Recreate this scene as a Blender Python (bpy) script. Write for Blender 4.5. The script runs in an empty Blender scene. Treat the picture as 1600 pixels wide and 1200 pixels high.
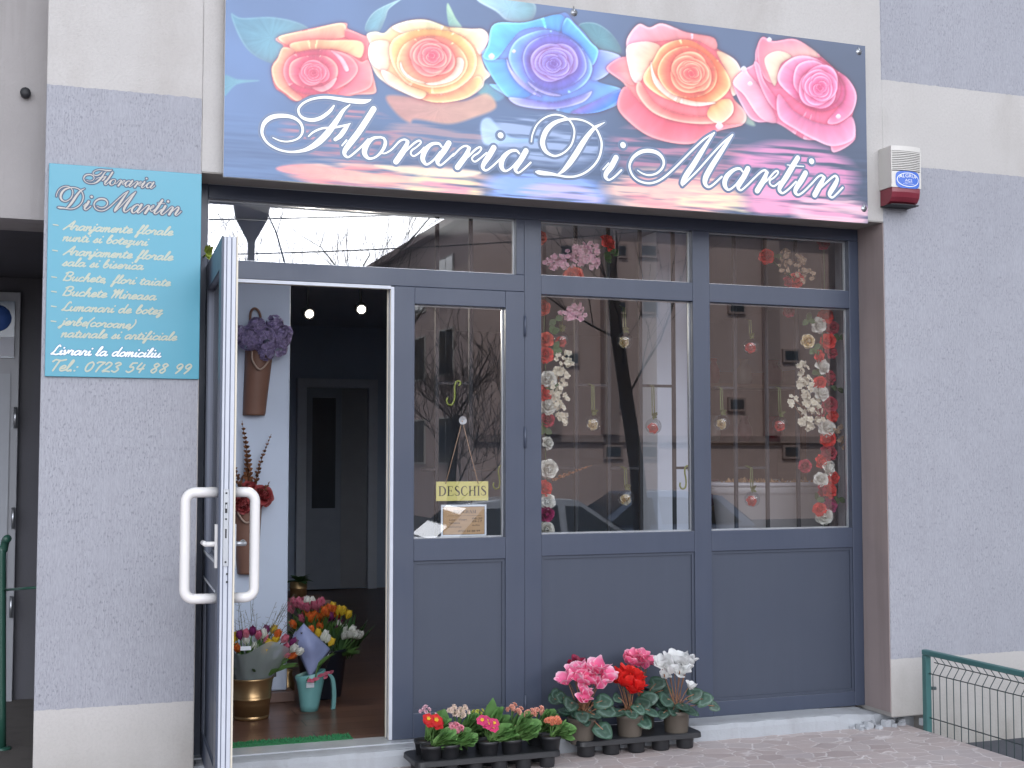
import bpy, bmesh, math, random
import numpy as np
from mathutils import Vector, Matrix
random.seed(7)
R = math.radians
scene = bpy.context.scene
COL = scene.collection

# ------------------------------------------------------------------ camera
YAW, PIT, CAM = R(19.82), R(3.23), Vector((0.0, -5.58, 1.46))
cam_d = bpy.data.cameras.new('camera')
cam_d.sensor_width = 36.0
cam_d.lens = 45.0
cam_d.clip_start = 0.05
cam_d.clip_end = 1500
cam = bpy.data.objects.new('camera', cam_d)
COL.objects.link(cam)
cam.location = CAM
cam.rotation_euler = (R(90) + PIT, 0, -YAW)
scene.camera = cam

# ------------------------------------------------------------------ sky, sun, exposure
SUN_EL, SUN_AZ = R(52), R(-20)          # the sun stands behind the shop's own block: the front is in open shade
world = bpy.data.worlds.new('World')
scene.world = world
world.use_nodes = True
wn, wl = world.node_tree.nodes, world.node_tree.links
wn.clear()
w_out = wn.new('ShaderNodeOutputWorld')
w_bg = wn.new('ShaderNodeBackground')
w_sky = wn.new('ShaderNodeTexSky')
w_sky.sky_type = 'NISHITA'
w_sky.sun_disc = False
w_sky.sun_elevation = SUN_EL
w_sky.sun_rotation = SUN_AZ
w_sky.dust_density = 2.0
w_tc = wn.new('ShaderNodeTexCoord')
w_no = wn.new('ShaderNodeTexNoise')
w_no.inputs['Scale'].default_value = 2.6
w_no.inputs['Detail'].default_value = 7
w_no.inputs['Roughness'].default_value = 0.55
w_map = wn.new('ShaderNodeMapping')
w_map.inputs['Scale'].default_value = (1, 1, 2.6)
w_rp = wn.new('ShaderNodeValToRGB')
w_rp.color_ramp.elements[0].position = 0.36
w_rp.color_ramp.elements[1].position = 0.58
w_mix = wn.new('ShaderNodeMixRGB')
w_sep = wn.new('ShaderNodeSeparateXYZ')           # cloud lit by the sun behind the block is brightest across the street
wl.new(w_tc.outputs['Generated'], w_sep.inputs[0])
w_mr = wn.new('ShaderNodeMapRange')
w_mr.inputs['From Min'].default_value = 0.0
w_mr.inputs['From Max'].default_value = 0.9
w_mr.inputs['To Min'].default_value = 19
w_mr.inputs['To Max'].default_value = 170
w_neg = wn.new('ShaderNodeMath')
w_neg.operation = 'MULTIPLY'
w_neg.use_clamp = True
w_neg.inputs[1].default_value = -1.0
w_pow = wn.new('ShaderNodeMath')
w_pow.operation = 'POWER'
w_pow.inputs[1].default_value = 3.5
wl.new(w_sep.outputs['Y'], w_neg.inputs[0])
wl.new(w_neg.outputs[0], w_pow.inputs[0])
wl.new(w_pow.outputs[0], w_mr.inputs['Value'])
w_cl = wn.new('ShaderNodeMixRGB')
w_cl.blend_type = 'MULTIPLY'
w_cl.inputs['Fac'].default_value = 1
w_cl.inputs['Color1'].default_value = (0.96, 0.985, 1.05, 1)
wl.new(w_mr.outputs[0], w_cl.inputs['Color2'])
wl.new(w_cl.outputs[0], w_mix.inputs['Color2'])
wl.new(w_tc.outputs['Generated'], w_map.inputs['Vector'])
wl.new(w_map.outputs['Vector'], w_no.inputs['Vector'])
wl.new(w_no.outputs['Fac'], w_rp.inputs['Fac'])
wl.new(w_rp.outputs['Color'], w_mix.inputs['Fac'])
wl.new(w_sky.outputs['Color'], w_mix.inputs['Color1'])
wl.new(w_mix.outputs['Color'], w_bg.inputs['Color'])
w_bg.inputs['Strength'].default_value = 0.10
wl.new(w_bg.outputs['Background'], w_out.inputs['Surface'])

sun_d = bpy.data.lights.new('sun', 'SUN')
sun_d.energy = 4.2
sun_d.angle = R(0.6)
sun_d.color = (1.0, 0.94, 0.86)
sun = bpy.data.objects.new('sun', sun_d)
COL.objects.link(sun)
to_sun = Vector((math.sin(SUN_AZ) * math.cos(SUN_EL), math.cos(SUN_AZ) * math.cos(SUN_EL), math.sin(SUN_EL)))
sun.rotation_euler = to_sun.to_track_quat('Z', 'Y').to_euler()
sun.location = (0, 30, 30)

scene.view_settings.view_transform = 'Standard'
scene.view_settings.look = 'None'
scene.view_settings.exposure = -0.78
scene.view_settings.gamma = 1.0
scene.cycles.max_bounces = 10
scene.cycles.transparent_max_bounces = 16
scene.cycles.use_denoising = True
scene.cycles.caustics_reflective = False
scene.cycles.caustics_refractive = False

# ------------------------------------------------------------------ geometry of the view (used to read sizes off the facade planes)
_F = Vector((math.sin(YAW) * math.cos(PIT), math.cos(YAW) * math.cos(PIT), math.sin(PIT)))
_Rt = Vector((math.cos(YAW), -math.sin(YAW), 0))
_U = Vector((-math.sin(YAW) * math.sin(PIT), -math.cos(YAW) * math.sin(PIT), math.cos(PIT)))


def _ray(px, py):
    return _F + _Rt * ((px - 800) / 2000) + _U * ((600 - py) / 2000)


def P(px, py, y):
    d = _ray(px, py)
    return CAM + d * ((y - CAM.y) / d.y)


def G(px, py, z):
    d = _ray(px, py)
    return CAM + d * ((z - CAM.z) / d.z)


def RP(px, py, L):
    """a point standing L metres out in the street, seen mirrored in the shop glass"""
    q = P(px, py, 0.5 + L)
    return Vector((q.x, -L, q.z))


def projn(x, y, z):
    vx, vy, vz = x - CAM.x, y - CAM.y, z - CAM.z
    w = vx * _F.x + vy * _F.y + vz * _F.z
    a = vx * _Rt.x + vy * _Rt.y
    b = vx * _U.x + vy * _U.y + vz * _U.z
    return 800 + 2000 * a / w, 600 - 2000 * b / w


# ------------------------------------------------------------------ materials
MATS = {}


def srgb(r, g, b, k=1.0):
    f = lambda c: ((c / 255) / 12.92 if c / 255 <= 0.04045 else ((c / 255 + 0.055) / 1.055) ** 2.4) * k
    return (f(r), f(g), f(b), 1.0)


class NT:
    """a few shorthands over a material's node tree"""
    def __init__(s, name):
        s.m = bpy.data.materials.new(name)
        s.m.use_nodes = True
        s.n, s.l = s.m.node_tree.nodes, s.m.node_tree.links
        s.p = s.n['Principled BSDF']
        s.o = s.n['Material Output']
        MATS[name] = s.m

    def new(s, t, **kw):
        n = s.n.new('ShaderNode' + t)
        for k, v in kw.items():
            setattr(n, k, v)
        return n

    def val(s, sock, v):
        if hasattr(v, 'is_output') or isinstance(v, bpy.types.NodeSocket):
            s.l.new(v, sock)
        else:
            sock.default_value = v

    def math(s, op, a, b=0.0, clamp=False):
        n = s.new('Math', operation=op, use_clamp=clamp)
        s.val(n.inputs[0], a)
        s.val(n.inputs[1], b)
        return n.outputs[0]

    def mix(s, f, a, b, blend='MIX'):
        n = s.new('MixRGB', blend_type=blend)
        s.val(n.inputs[0], f)
        s.val(n.inputs[1], a)
        s.val(n.inputs[2], b)
        return n.outputs[0]

    def coord(s, which='Object', scale=(1, 1, 1), rot=(0, 0, 0)):
        t = s.new('TexCoord')
        m = s.new('Mapping')
        m.inputs['Scale'].default_value = scale
        m.inputs['Rotation'].default_value = rot
        s.l.new(t.outputs[which], m.inputs['Vector'])
        return m.outputs[0]

    def noise(s, scale, detail=4, rough=0.55, vec=None, dist=0.0):
        n = s.new('TexNoise')
        n.inputs['Scale'].default_value = scale
        n.inputs['Detail'].default_value = detail
        n.inputs['Roughness'].default_value = rough
        n.inputs['Distortion'].default_value = dist
        s.l.new(vec if vec is not None else s.coord(), n.inputs['Vector'])
        return n.outputs['Fac']

    def ramp(s, f, *stops):
        n = s.new('ValToRGB')
        e = n.color_ramp.elements
        e[0].position, e[0].color = stops[0]
        e[1].position, e[1].color = stops[-1]
        for p, c in stops[1:-1]:
            k = e.new(p)
            k.color = c
        s.val(n.inputs[0], f)
        return n.outputs[0]

    def bump(s, h, strength=0.3, dist=0.01):
        n = s.new('Bump')
        n.inputs['Strength'].default_value = strength
        n.inputs['Distance'].default_value = dist
        s.val(n.inputs['Height'], h)
        s.l.new(n.outputs[0], s.p.inputs['Normal'])

    def attr(s, name='pc'):
        n = s.new('Attribute', attribute_name=name)
        x = s.new('SeparateColor')
        s.l.new(n.outputs['Color'], x.inputs[0])
        return x.outputs

    def base(s, c, rough=0.5, metal=0.0, spec=0.5):
        s.val(s.p.inputs['Base Color'], c)
        s.val(s.p.inputs['Roughness'], rough)
        s.p.inputs['Metallic'].default_value = metal
        s.p.inputs['Specular IOR Level'].default_value = spec
        return s


def mat(name, c, rough=0.5, metal=0.0, var=0.12, scale=9.0, bump=0.0, bscale=60.0, spec=0.5):
    """plain material with a little mottling and optional fine grain"""
    if name in MATS:
        return MATS[name]
    t = NT(name)
    n = t.noise(scale, 5)
    dark = tuple(x * (1 - var) for x in c[:3]) + (1,)
    lite = tuple(min(1, x * (1 + var)) for x in c[:3]) + (1,)
    t.base(t.mix(n, dark, lite), rough, metal, spec)
    t.l.new(t.math('MULTIPLY_ADD', n, 0.18), t.p.inputs['Roughness'])
    t.p.inputs['Roughness'].links[0].from_node.inputs[2].default_value = rough - 0.09
    if bump:
        t.bump(t.noise(bscale, 3), bump, 0.004)
    return t.m


def emis(name, c, s):
    t = NT(name)
    t.base((0, 0, 0, 1))
    t.p.inputs['Emission Color'].default_value = c
    t.p.inputs['Emission Strength'].default_value = s
    return t.m


def glass_mat(name, r0=0.12, tint=(1, 1, 1, 1), rough=0.0, grazing=0.85):
    """thin sheet: lets light through, mirrors part of it, more at a grazing angle"""
    t = NT(name)
    t.n.remove(t.p)
    g = t.new('BsdfGlossy')
    g.inputs['Roughness'].default_value = rough
    tr = t.new('BsdfTransparent')
    tr.inputs['Color'].default_value = tint
    lw = t.new('LayerWeight')
    lw.inputs['Blend'].default_value = 0.5
    f5 = t.math('POWER', lw.outputs['Facing'], 5.0)
    fac = t.math('MULTIPLY_ADD', f5, grazing)
    fac.node.inputs[2].default_value = r0
    mx = t.new('MixShader')
    t.l.new(fac, mx.inputs[0])
    t.l.new(tr.outputs[0], mx.inputs[1])
    t.l.new(g.outputs[0], mx.inputs[2])
    t.l.new(mx.outputs[0], t.o.inputs['Surface'])
    return t.m


def petal_mat(name, cb, ct, rim=None, trans=0.22, rough=0.55, var=0.25, rimw=0.75):
    """petals and leaves: attribute pc = (along, across, random)"""
    if name in MATS:
        return MATS[name]
    t = NT(name)
    a = t.attr()
    c = t.mix(a[0], cb, ct)
    if rim:
        f = t.math('SUBTRACT', t.math('MAXIMUM', a[1], a[0]), rimw)
        c = t.mix(t.math('MULTIPLY', f, 1.0 / (1 - rimw), True), c, rim)
    hs = t.new('HueSaturation')
    t.l.new(c, hs.inputs['Color'])
    v = t.math('MULTIPLY_ADD', a[2], 2 * var)
    v.node.inputs[2].default_value = 1 - var
    t.l.new(v, hs.inputs['Value'])
    c = hs.outputs[0]
    t.base(c, rough, 0, 0.35)
    tl = t.new('BsdfTranslucent')
    t.l.new(c, tl.inputs['Color'])
    mx = t.new('MixShader')
    mx.inputs[0].default_value = trans
    t.l.new(t.p.outputs[0], mx.inputs[1])
    t.l.new(tl.outputs[0], mx.inputs[2])
    t.l.new(mx.outputs[0], t.o.inputs['Surface'])
    return t.m


# ------------------------------------------------------------------ mesh building
OFF = {}


class MB:
    def __init__(s):
        s.v, s.f, s.mi, s.c, s.sm = [], [], [], [], []

    def add(s, vs, fs, mi=0, cs=None, smooth=False):
        o = len(s.v)
        s.v += [tuple(v) for v in vs]
        if cs is None:
            r = random.random()
            cs = [(0.5, 0.0, r)] * len(vs)
        s.c += cs
        for f in fs:
            s.f.append(tuple(i + o for i in f))
            s.mi.append(mi)
            s.sm.append(smooth)
        return s

    def box(s, x0, x1, y0, y1, z0, z1, mi=0):
        vs = [(x, y, z) for x in (x0, x1) for y in (y0, y1) for z in (z0, z1)]
        return s.add(vs, [(0, 1, 3, 2), (4, 6, 7, 5), (0, 4, 5, 1), (2, 3, 7, 6), (0, 2, 6, 4), (1, 5, 7, 3)], mi)

    def tube(s, pts, r, seg=8, mi=0, cap=True, closed=False):
        pts = [Vector(p) for p in pts]
        n = len(pts)
        rs = r if isinstance(r, (list, tuple)) else [r] * n
        vs, cs = [], []
        rr = random.random()
        prev = None
        for i, p in enumerate(pts):
            a = pts[i - 1] if (i or closed) else p
            b = pts[(i + 1) % n] if (i < n - 1 or closed) else p
            d = (b - a).normalized() if (b - a).length > 1e-9 else Vector((0, 0, 1))
            if prev is None:
                u = d.cross(Vector((0, 0, 1)))
                if u.length < 0.05:
                    u = d.cross(Vector((1, 0, 0)))
                u.normalize()
            else:
                u = (prev - d * prev.dot(d))
                u = u.normalized() if u.length > 1e-6 else d.orthogonal().normalized()
            prev = u
            w = d.cross(u)
            for k in range(seg):
                t = 2 * math.pi * k / seg
                vs.append(p + (u * math.cos(t) + w * math.sin(t)) * rs[i])
                cs.append((i / max(1, n - 1), 0, rr))
        fs = []
        m = n if closed else n - 1
        for i in range(m):
            for k in range(seg):
                j = (i + 1) % n
                fs.append((i * seg + k, i * seg + (k + 1) % seg, j * seg + (k + 1) % seg, j * seg + k))
        if cap and not closed:
            fs.append(tuple(range(seg))[::-1])
            fs.append(tuple((n - 1) * seg + k for k in range(seg)))
        return s.add(vs, fs, mi, cs, True)

    def lathe(s, prof, c=(0, 0, 0), seg=28, mi=0, sx=1.0, sy=1.0, cap=False):
        vs, fs = [], []
        n = len(prof)
        for r, z in prof:
            for k in range(seg):
                t = 2 * math.pi * k / seg
                vs.append((c[0] + r * sx * math.cos(t), c[1] + r * sy * math.sin(t), c[2] + z))
        for i in range(n - 1):
            for k in range(seg):
                fs.append((i * seg + k, i * seg + (k + 1) % seg, (i + 1) * seg + (k + 1) % seg, (i + 1) * seg + k))
        if cap:
            fs.append(tuple(range(seg))[::-1])
            fs.append(tuple((n - 1) * seg + k for k in range(seg)))
        return s.add(vs, fs, mi, None, True)

    def petal(s, b, d, nrm, L, W, curl=0.0, cup=0.0, shape='petal', ns=6, nt=4, mi=0, wav=0.0, twist=0.0):
        b, d = Vector(b), Vector(d).normalized()
        nrm = Vector(nrm)
        nrm = (nrm - d * nrm.dot(d)).normalized()
        side = d.cross(nrm)
        rr = random.random()
        ph = random.random() * 6
        vs, cs = [], []
        p = b.copy()
        for i in range(ns + 1):
            q = i / ns
            th = curl * q
            dd = d * math.cos(th) + nrm * math.sin(th)
            nn = nrm * math.cos(th) - d * math.sin(th)
            if i:
                p = p + dd * (L / ns)
            if shape == 'petal':
                w = W * (math.sin(math.pi * min(0.985, q ** 0.85 * 0.86 + 0.1))) ** 0.8
            elif shape == 'heart':
                w = W * (math.sin(math.pi * min(0.99, q ** 0.55 * 0.97 + 0.02))) ** 0.62
            elif shape == 'leaf':
                w = W * (math.sin(math.pi * min(0.985, q * 0.95 + 0.04))) ** 0.8
            elif shape == 'spoon':
                w = W * (0.22 + 0.78 * math.sin(math.pi * min(0.94, max(0.0, (q - 0.15)) ** 1.0 * 1.05 + 0.08)) ** 0.8) * (1 if q < 0.97 else 0.55)
            else:
                w = W * (1 - 0.9 * q)
            tw = twist * q
            sd = side * math.cos(tw) + nn * math.sin(tw)
            n2 = nn * math.cos(tw) - side * math.sin(tw)
            for k in range(nt + 1):
                t = 2 * k / nt - 1
                back = 0.0
                if shape == 'heart':
                    back = -0.22 * L * abs(t) * (1 - q) ** 2
                vs.append(p + sd * (t * w) + n2 * (cup * t * t * w + wav * W * math.sin(ph + 7 * q + 4 * t) * abs(t)) + d * back)
                cs.append((q, abs(t), rr))
        fs = [(i * (nt + 1) + k, i * (nt + 1) + k + 1, (i + 1) * (nt + 1) + k + 1, (i + 1) * (nt + 1) + k)
              for i in range(ns) for k in range(nt)]
        return s.add(vs, fs, mi, cs, True)

    def merge(s, o, M=None, mi=None):
        """append another MB, transformed"""
        vs = [M @ Vector(v) for v in o.v] if M is not None else o.v
        k = len(s.v)
        s.v += [tuple(v) for v in vs]
        s.c += o.c
        s.f += [tuple(i + k for i in f) for f in o.f]
        s.mi += o.mi if mi is None else [mi] * len(o.f)
        s.sm += o.sm
        return s

    def mesh(s, name, mats, off=(0, 0, 0)):
        me = bpy.data.meshes.new(name)
        ox, oy, oz = off
        me.from_pydata([(a - ox, b - oy, c - oz) for a, b, c in s.v], [], s.f)
        for m in (mats if isinstance(mats, (list, tuple)) else [mats]):
            me.materials.append(m)
        me.polygons.foreach_set('material_index', s.mi)
        me.polygons.foreach_set('use_smooth', s.sm)
        at = me.color_attributes.new('pc', 'FLOAT_COLOR', 'POINT')
        at.data.foreach_set('color', np.array([(a, b, c, 1.0) for a, b, c in s.c], dtype=np.float32).ravel())
        me.update()
        return me

    def build(s, name, mats, parent=None, bevel=0.0, loc=None, local=False):
        """link as ONE object. Vertices are world coordinates; parent/loc is subtracted."""
        off = OFF[parent.name] if parent is not None else (Vector(loc) if loc is not None else Vector((0, 0, 0)))
        o = bpy.data.objects.new(name, s.mesh(name, mats, (0, 0, 0) if local else off))
        COL.objects.link(o)
        if parent is not None:
            o.parent = parent
        else:
            o.location = off
        OFF[o.name] = off
        if bevel:
            b = o.modifiers.new('bevel', 'BEVEL')
            b.width = bevel
            b.segments = 2
            b.limit_method = 'ANGLE'
        return o


def tag(o, label=None, cat=None, group=None, kind=None):
    if label:
        o['label'] = label
    if cat:
        o['category'] = cat
    if group:
        o['group'] = group
    if kind:
        o['kind'] = kind
    return o


def thing(name, label, cat, loc=(0, 0, 0), group=None):
    o = bpy.data.objects.new(name, None)
    o.empty_display_size = 0.05
    COL.objects.link(o)
    o.location = loc
    OFF[o.name] = Vector(loc)
    return tag(o, label, cat, group)


def copy_tree(o, parent=None):
    c = o.copy()
    COL.objects.link(c)
    OFF[c.name] = OFF.get(o.name, Vector((0, 0, 0)))
    if parent is not None:
        c.parent = parent
    for ch in list(o.children):
        copy_tree(ch, c)
    return c


def inst(name, mesh, parent, M, kind=None):
    """a part that shares mesh data, placed by a matrix local to its parent"""
    o = bpy.data.objects.new(name, mesh)
    COL.objects.link(o)
    if parent is not None:
        o.parent = parent
    o.matrix_local = M
    return o


def catmull(pts, n=8, closed=False):
    """smooth a polyline of tuples (any dimension)"""
    pts = [np.array(p, float) for p in pts]
    if len(pts) < 3:
        return pts
    out = []
    N = len(pts)
    rng = range(N) if closed else range(N - 1)
    for i in rng:
        if closed:
            p0, p1, p2, p3 = (pts[(i + k) % N] for k in (-1, 0, 1, 2))
        else:
            p1, p2 = pts[i], pts[i + 1]
            p0 = pts[i - 1] if i else 2 * p1 - p2
            p3 = pts[i + 2] if i + 2 < N else 2 * p2 - p1
        for k in range(n):
            t = k / n
            out.append(0.5 * (2 * p1 + (p2 - p0) * t + (2 * p0 - 5 * p1 + 4 * p2 - p3) * t * t + (3 * p1 - p0 - 3 * p2 + p3) * t ** 3))
    if not closed:
        out.append(pts[-1])
    return out

# ================================================================== MATERIALS OF THE SETTING
def plaster_zones():
    """rendered wall with painted fields: grey fields with dragged texture, cream fields in rougher cast"""
    t = NT('zoned_plaster')
    tc = t.new('TexCoord')
    xyz = t.new('SeparateXYZ')
    t.l.new(tc.outputs['Object'], xyz.inputs[0])
    wob = t.noise(30, 3)
    z = t.math('ADD', xyz.outputs['Z'], t.math('MULTIPLY', t.math('SUBTRACT', wob, 0.5), 0.014))
    x = t.math('ADD', xyz.outputs['X'], t.math('MULTIPLY', t.math('SUBTRACT', wob, 0.5), 0.010))
    gt = lambda a, b: t.math('GREATER_THAN', a, b)
    lt = lambda a, b: t.math('LESS_THAN', a, b)
    mul = lambda a, b: t.math('MULTIPLY', a, b)
    pil = mul(lt(x, 0.588), mul(gt(z, 0.433), lt(z, 3.003)))
    rgt = mul(gt(x, 4.073), t.math('ADD', mul(gt(z, 0.42), lt(z, 2.99)), gt(z, 3.438)))
    grey = t.math('ADD', pil, rgt, True)
    big = t.noise(1.6, 5)
    drag = t.noise(1.0, 5, 0.6, t.coord('Object', (210, 210, 60)))
    cast = t.noise(85, 5, 0.65)
    fine = t.noise(260, 3)
    pit = t.ramp(drag, (0.36, (0, 0, 0, 1)), (0.44, (1, 1, 1, 1)))
    pit = t.math('MAXIMUM', pit, t.ramp(t.noise(7, 4), (0.36, (1, 1, 1, 1)), (0.56, (0, 0, 0, 1))))
    run = t.noise(1.0, 4, 0.6, t.coord('Object', (34, 34, 1.3)))
    c_g = t.mix(big, (0.345, 0.355, 0.405, 1), (0.42, 0.43, 0.48, 1))
    grain = t.noise(1.0, 6, 0.7, t.coord('Object', (140, 140, 24)))
    c_g = t.mix(t.ramp(grain, (0.30, (1, 1, 1, 1)), (0.58, (0, 0, 0, 1))), c_g, (0.31, 0.318, 0.358, 1))
    c_g = t.mix(t.math('SUBTRACT', 1.0, pit), c_g, (0.255, 0.26, 0.30, 1))
    c_g = t.mix(t.ramp(run, (0.5, (0, 0, 0, 1)), (0.8, (0.3, 0.3, 0.3, 1))), c_g, (0.29, 0.29, 0.33, 1))
    c_c = t.mix(big, (0.44, 0.425, 0.415, 1), (0.59, 0.575, 0.565, 1))
    c_c = t.mix(t.ramp(cast, (0.30, (1, 1, 1, 1)), (0.56, (0, 0, 0, 1))), c_c, (0.475, 0.46, 0.455, 1))  # relief shade of the roughcast put into the colour, following the bump noise
    stain = t.ramp(t.noise(0.9, 6, 0.65, t.coord('Object', (1.6, 1.6, .8))), (0.50, (0, 0, 0, 1)), (0.72, (0.55, 0.55, 0.55, 1)))
    c_c = t.mix(stain, c_c, (0.36, 0.33, 0.31, 1))
    low = t.math('MULTIPLY', t.math('SUBTRACT', 0.42, z), 1.9, True)
    c_c = t.mix(t.math('MULTIPLY', low, t.noise(6, 5)), c_c, (0.17, 0.16, 0.12, 1))
    c = t.mix(grey, c_c, c_g)
    c = t.mix(t.math('MULTIPLY', fine, 0.16), c, (0.2, 0.2, 0.2, 1))
    t.base(c, 0.92, 0, 0.2)
    h = t.mix(grey, t.math('MULTIPLY_ADD', cast, 0.75), t.math('ADD', t.math('MULTIPLY', pit, 0.5), grain))
    h = t.math('ADD', h, t.math('MULTIPLY', fine, 0.25))
    t.bump(h, 0.6, 0.005)
    return t.m


def rough_plaster(name, c, dirt, bump=0.5):
    t = NT(name)
    big = t.noise(2.2, 6, 0.6)
    run = t.noise(1.0, 4, 0.6, t.coord('Object', (9, 9, 0.6)))
    cast = t.noise(90, 5, 0.6)
    col = t.mix(big, tuple(v * 0.85 for v in c[:3]) + (1,), tuple(min(1, v * 1.12) for v in c[:3]) + (1,))
    col = t.mix(t.ramp(run, (0.5, (0, 0, 0, 1)), (0.8, (0.6, 0.6, 0.6, 1))), col, dirt)
    t.base(col, 0.9, 0, 0.2)
    t.bump(cast, bump, 0.005)
    return t.m


def paving_mat():
    t = NT('stone_tiles')
    v = t.coord('Object', (8.8, 11.5, 1), (0, 0, R(9)))
    wob = t.new('TexNoise')
    wob.inputs['Scale'].default_value = 1.4
    t.l.new(v, wob.inputs['Vector'])
    add = t.new('MixRGB', blend_type='LINEAR_LIGHT')
    add.inputs[0].default_value = 0.22
    t.l.new(v, add.inputs[1])
    t.l.new(wob.outputs['Color'], add.inputs[2])
    vo = t.new('TexVoronoi', feature='DISTANCE_TO_EDGE')
    vo.inputs['Randomness'].default_value = 0.62
    vo.inputs['Scale'].default_value = 1.0
    t.l.new(add.outputs[0], vo.inputs['Vector'])
    vc = t.new('TexVoronoi')
    vc.inputs['Randomness'].default_value = 0.62
    vc.inputs['Scale'].default_value = 1.0
    t.l.new(add.outputs[0], vc.inputs['Vector'])
    sep = t.new('SeparateColor')
    t.l.new(vc.outputs['Color'], sep.inputs[0])
    tile = t.ramp(sep.outputs[0], (0.0, (0.43, 0.365, 0.36, 1)), (0.35, (0.54, 0.46, 0.445, 1)), (0.7, (0.48, 0.43, 0.435, 1)), (1.0, (0.58, 0.505, 0.485, 1)))
    n = t.noise(22, 6, 0.65)
    tile = t.mix(t.math('MULTIPLY', n, 0.35), tile, (0.24, 0.20, 0.20, 1))
    tile = t.mix(t.ramp(t.noise(3, 5), (0.5, (0, 0, 0, 1)), (0.75, (0.5, 0.5, 0.5, 1))), tile, (0.52, 0.48, 0.48, 1))
    g = t.ramp(vo.outputs['Distance'], (0.012, (1, 1, 1, 1)), (0.05, (0, 0, 0, 1)))
    c = t.mix(t.math('MULTIPLY', g, t.ramp(t.noise(9, 3), (0.3, (0.15, 0.15, 0.15, 1)), (0.6, (.9, .9, .9, 1)))), tile, (0.72, 0.68, 0.68, 1))
    t.base(c, 0.55, 0, 0.4)
    t.bump(t.math('ADD', t.math('MULTIPLY', g, -0.7), t.math('MULTIPLY', n, 0.5)), 0.5, 0.006)
    return t.m


def alu_mat(name, c, rough=0.42):
    """powder-coated profile: fine orange-peel, faint rain marks and dust"""
    t = NT(name)
    run = t.noise(1.0, 4, 0.6, t.coord('Object', (22, 22, 1.1)))
    dust = t.noise(4, 5)
    col = t.mix(t.ramp(run, (0.45, (0, 0, 0, 1)), (0.8, (0.25, 0.25, 0.25, 1))), c, tuple(v * 1.3 for v in c[:3]) + (1,))
    col = t.mix(t.math('MULTIPLY', dust, 0.22), col, tuple(v * 0.62 for v in c[:3]) + (1,))
    t.base(col, t.ramp(dust, (0.3, (rough - .07,) * 3 + (1,)), (0.7, (rough + .1,) * 3 + (1,))), 0, 0.5)
    t.bump(t.noise(420, 2), 0.08, 0.001)
    return t.m


def wood_floor():
    t = NT('laminate_floor')
    br = t.new('TexBrick')
    br.offset = 0.37
    br.inputs['Scale'].default_value = 1.0
    br.inputs['Mortar Size'].default_value = 0.004
    br.inputs['Brick Width'].default_value = 1.2
    br.inputs['Row Height'].default_value = 0.14
    br.inputs['Color1'].default_value = (0.13, 0.065, 0.045, 1)
    br.inputs['Color2'].default_value = (0.19, 0.10, 0.07, 1)
    br.inputs['Mortar'].default_value = (0.03, 0.015, 0.01, 1)
    t.l.new(t.coord(), br.inputs['Vector'])
    gr = t.noise(1.0, 6, 0.6, t.coord('Object', (4, 60, 4)))
    t.base(t.mix(t.math('MULTIPLY', gr, 0.5), br.outputs['Color'], (0.05, 0.025, 0.018, 1)), 0.32, 0, 0.5)
    return t.m


M_ZONE = plaster_zones()
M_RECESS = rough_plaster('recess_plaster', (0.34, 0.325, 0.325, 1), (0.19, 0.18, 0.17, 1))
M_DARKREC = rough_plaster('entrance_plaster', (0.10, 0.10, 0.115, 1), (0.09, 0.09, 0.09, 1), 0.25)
M_REVEAL = rough_plaster('reveal_plaster', (0.33, 0.275, 0.27, 1), (0.21, 0.175, 0.17, 1), 0.2)
M_SOFFIT = rough_plaster('soffit_plaster', (0.30, 0.285, 0.27, 1), (0.2, 0.19, 0.18, 1), 0.2)
M_STEP = rough_plaster('whitewashed_concrete', (0.38, 0.40, 0.43, 1), (0.27, 0.27, 0.28, 1), 0.6)
M_CONC = rough_plaster('grey_concrete', (0.20, 0.19, 0.185, 1), (0.12, 0.11, 0.10, 1), 0.5)
M_RAMP = rough_plaster('ramp_asphalt', (0.085, 0.09, 0.105, 1), (0.06, 0.06, 0.07, 1), 0.5)
M_ROAD = rough_plaster('road_asphalt', (0.06, 0.06, 0.062, 1), (0.045, 0.045, 0.045, 1), 0.5)
M_PAVE = paving_mat()
M_ALU = alu_mat('slate_profile', (0.053, 0.066, 0.102, 1), 0.38)
M_PANEL = alu_mat('slate_panel', (0.047, 0.058, 0.087, 1), 0.5)
M_EDGE = mat('pale_profile_edge', (0.50, 0.53, 0.60, 1), 0.35, 0.0, 0.10, 14)
M_CREAM = mat('cream_gasket', (0.62, 0.58, 0.49, 1), 0.5)
M_SEAL = mat('black_seal', (0.015, 0.016, 0.02, 1), 0.6)
M_SPACER = mat('spacer_strip', (0.55, 0.58, 0.62, 1), 0.35, 0.5)
M_STEEL = mat('lock_steel', (0.42, 0.44, 0.47, 1), 0.32, 0.9)
M_WHITEPL = mat('white_plastic', (0.70, 0.69, 0.69, 1), 0.3, 0.0, 0.04)
M_GLASS = glass_mat('window_glass', 0.215)
M_INWALL = mat('interior_paint', (0.38, 0.45, 0.57, 1), 0.85, 0, 0.08, 2)
M_INCEIL = mat('interior_ceiling', (0.50, 0.56, 0.66, 1), 0.85, 0, 0.05, 2)
M_WHITEWALL = mat('white_partition', (0.55, 0.63, 0.77, 1), 0.6, 0, 0.04, 2)
M_PLINTH = mat('brown_plinth', (0.17, 0.10, 0.08, 1), 0.45)
M_FLOOR = wood_floor()
M_DOORW = mat('grey_white_door', (0.29, 0.30, 0.33, 1), 0.45, 0, 0.12, 5)

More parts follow.
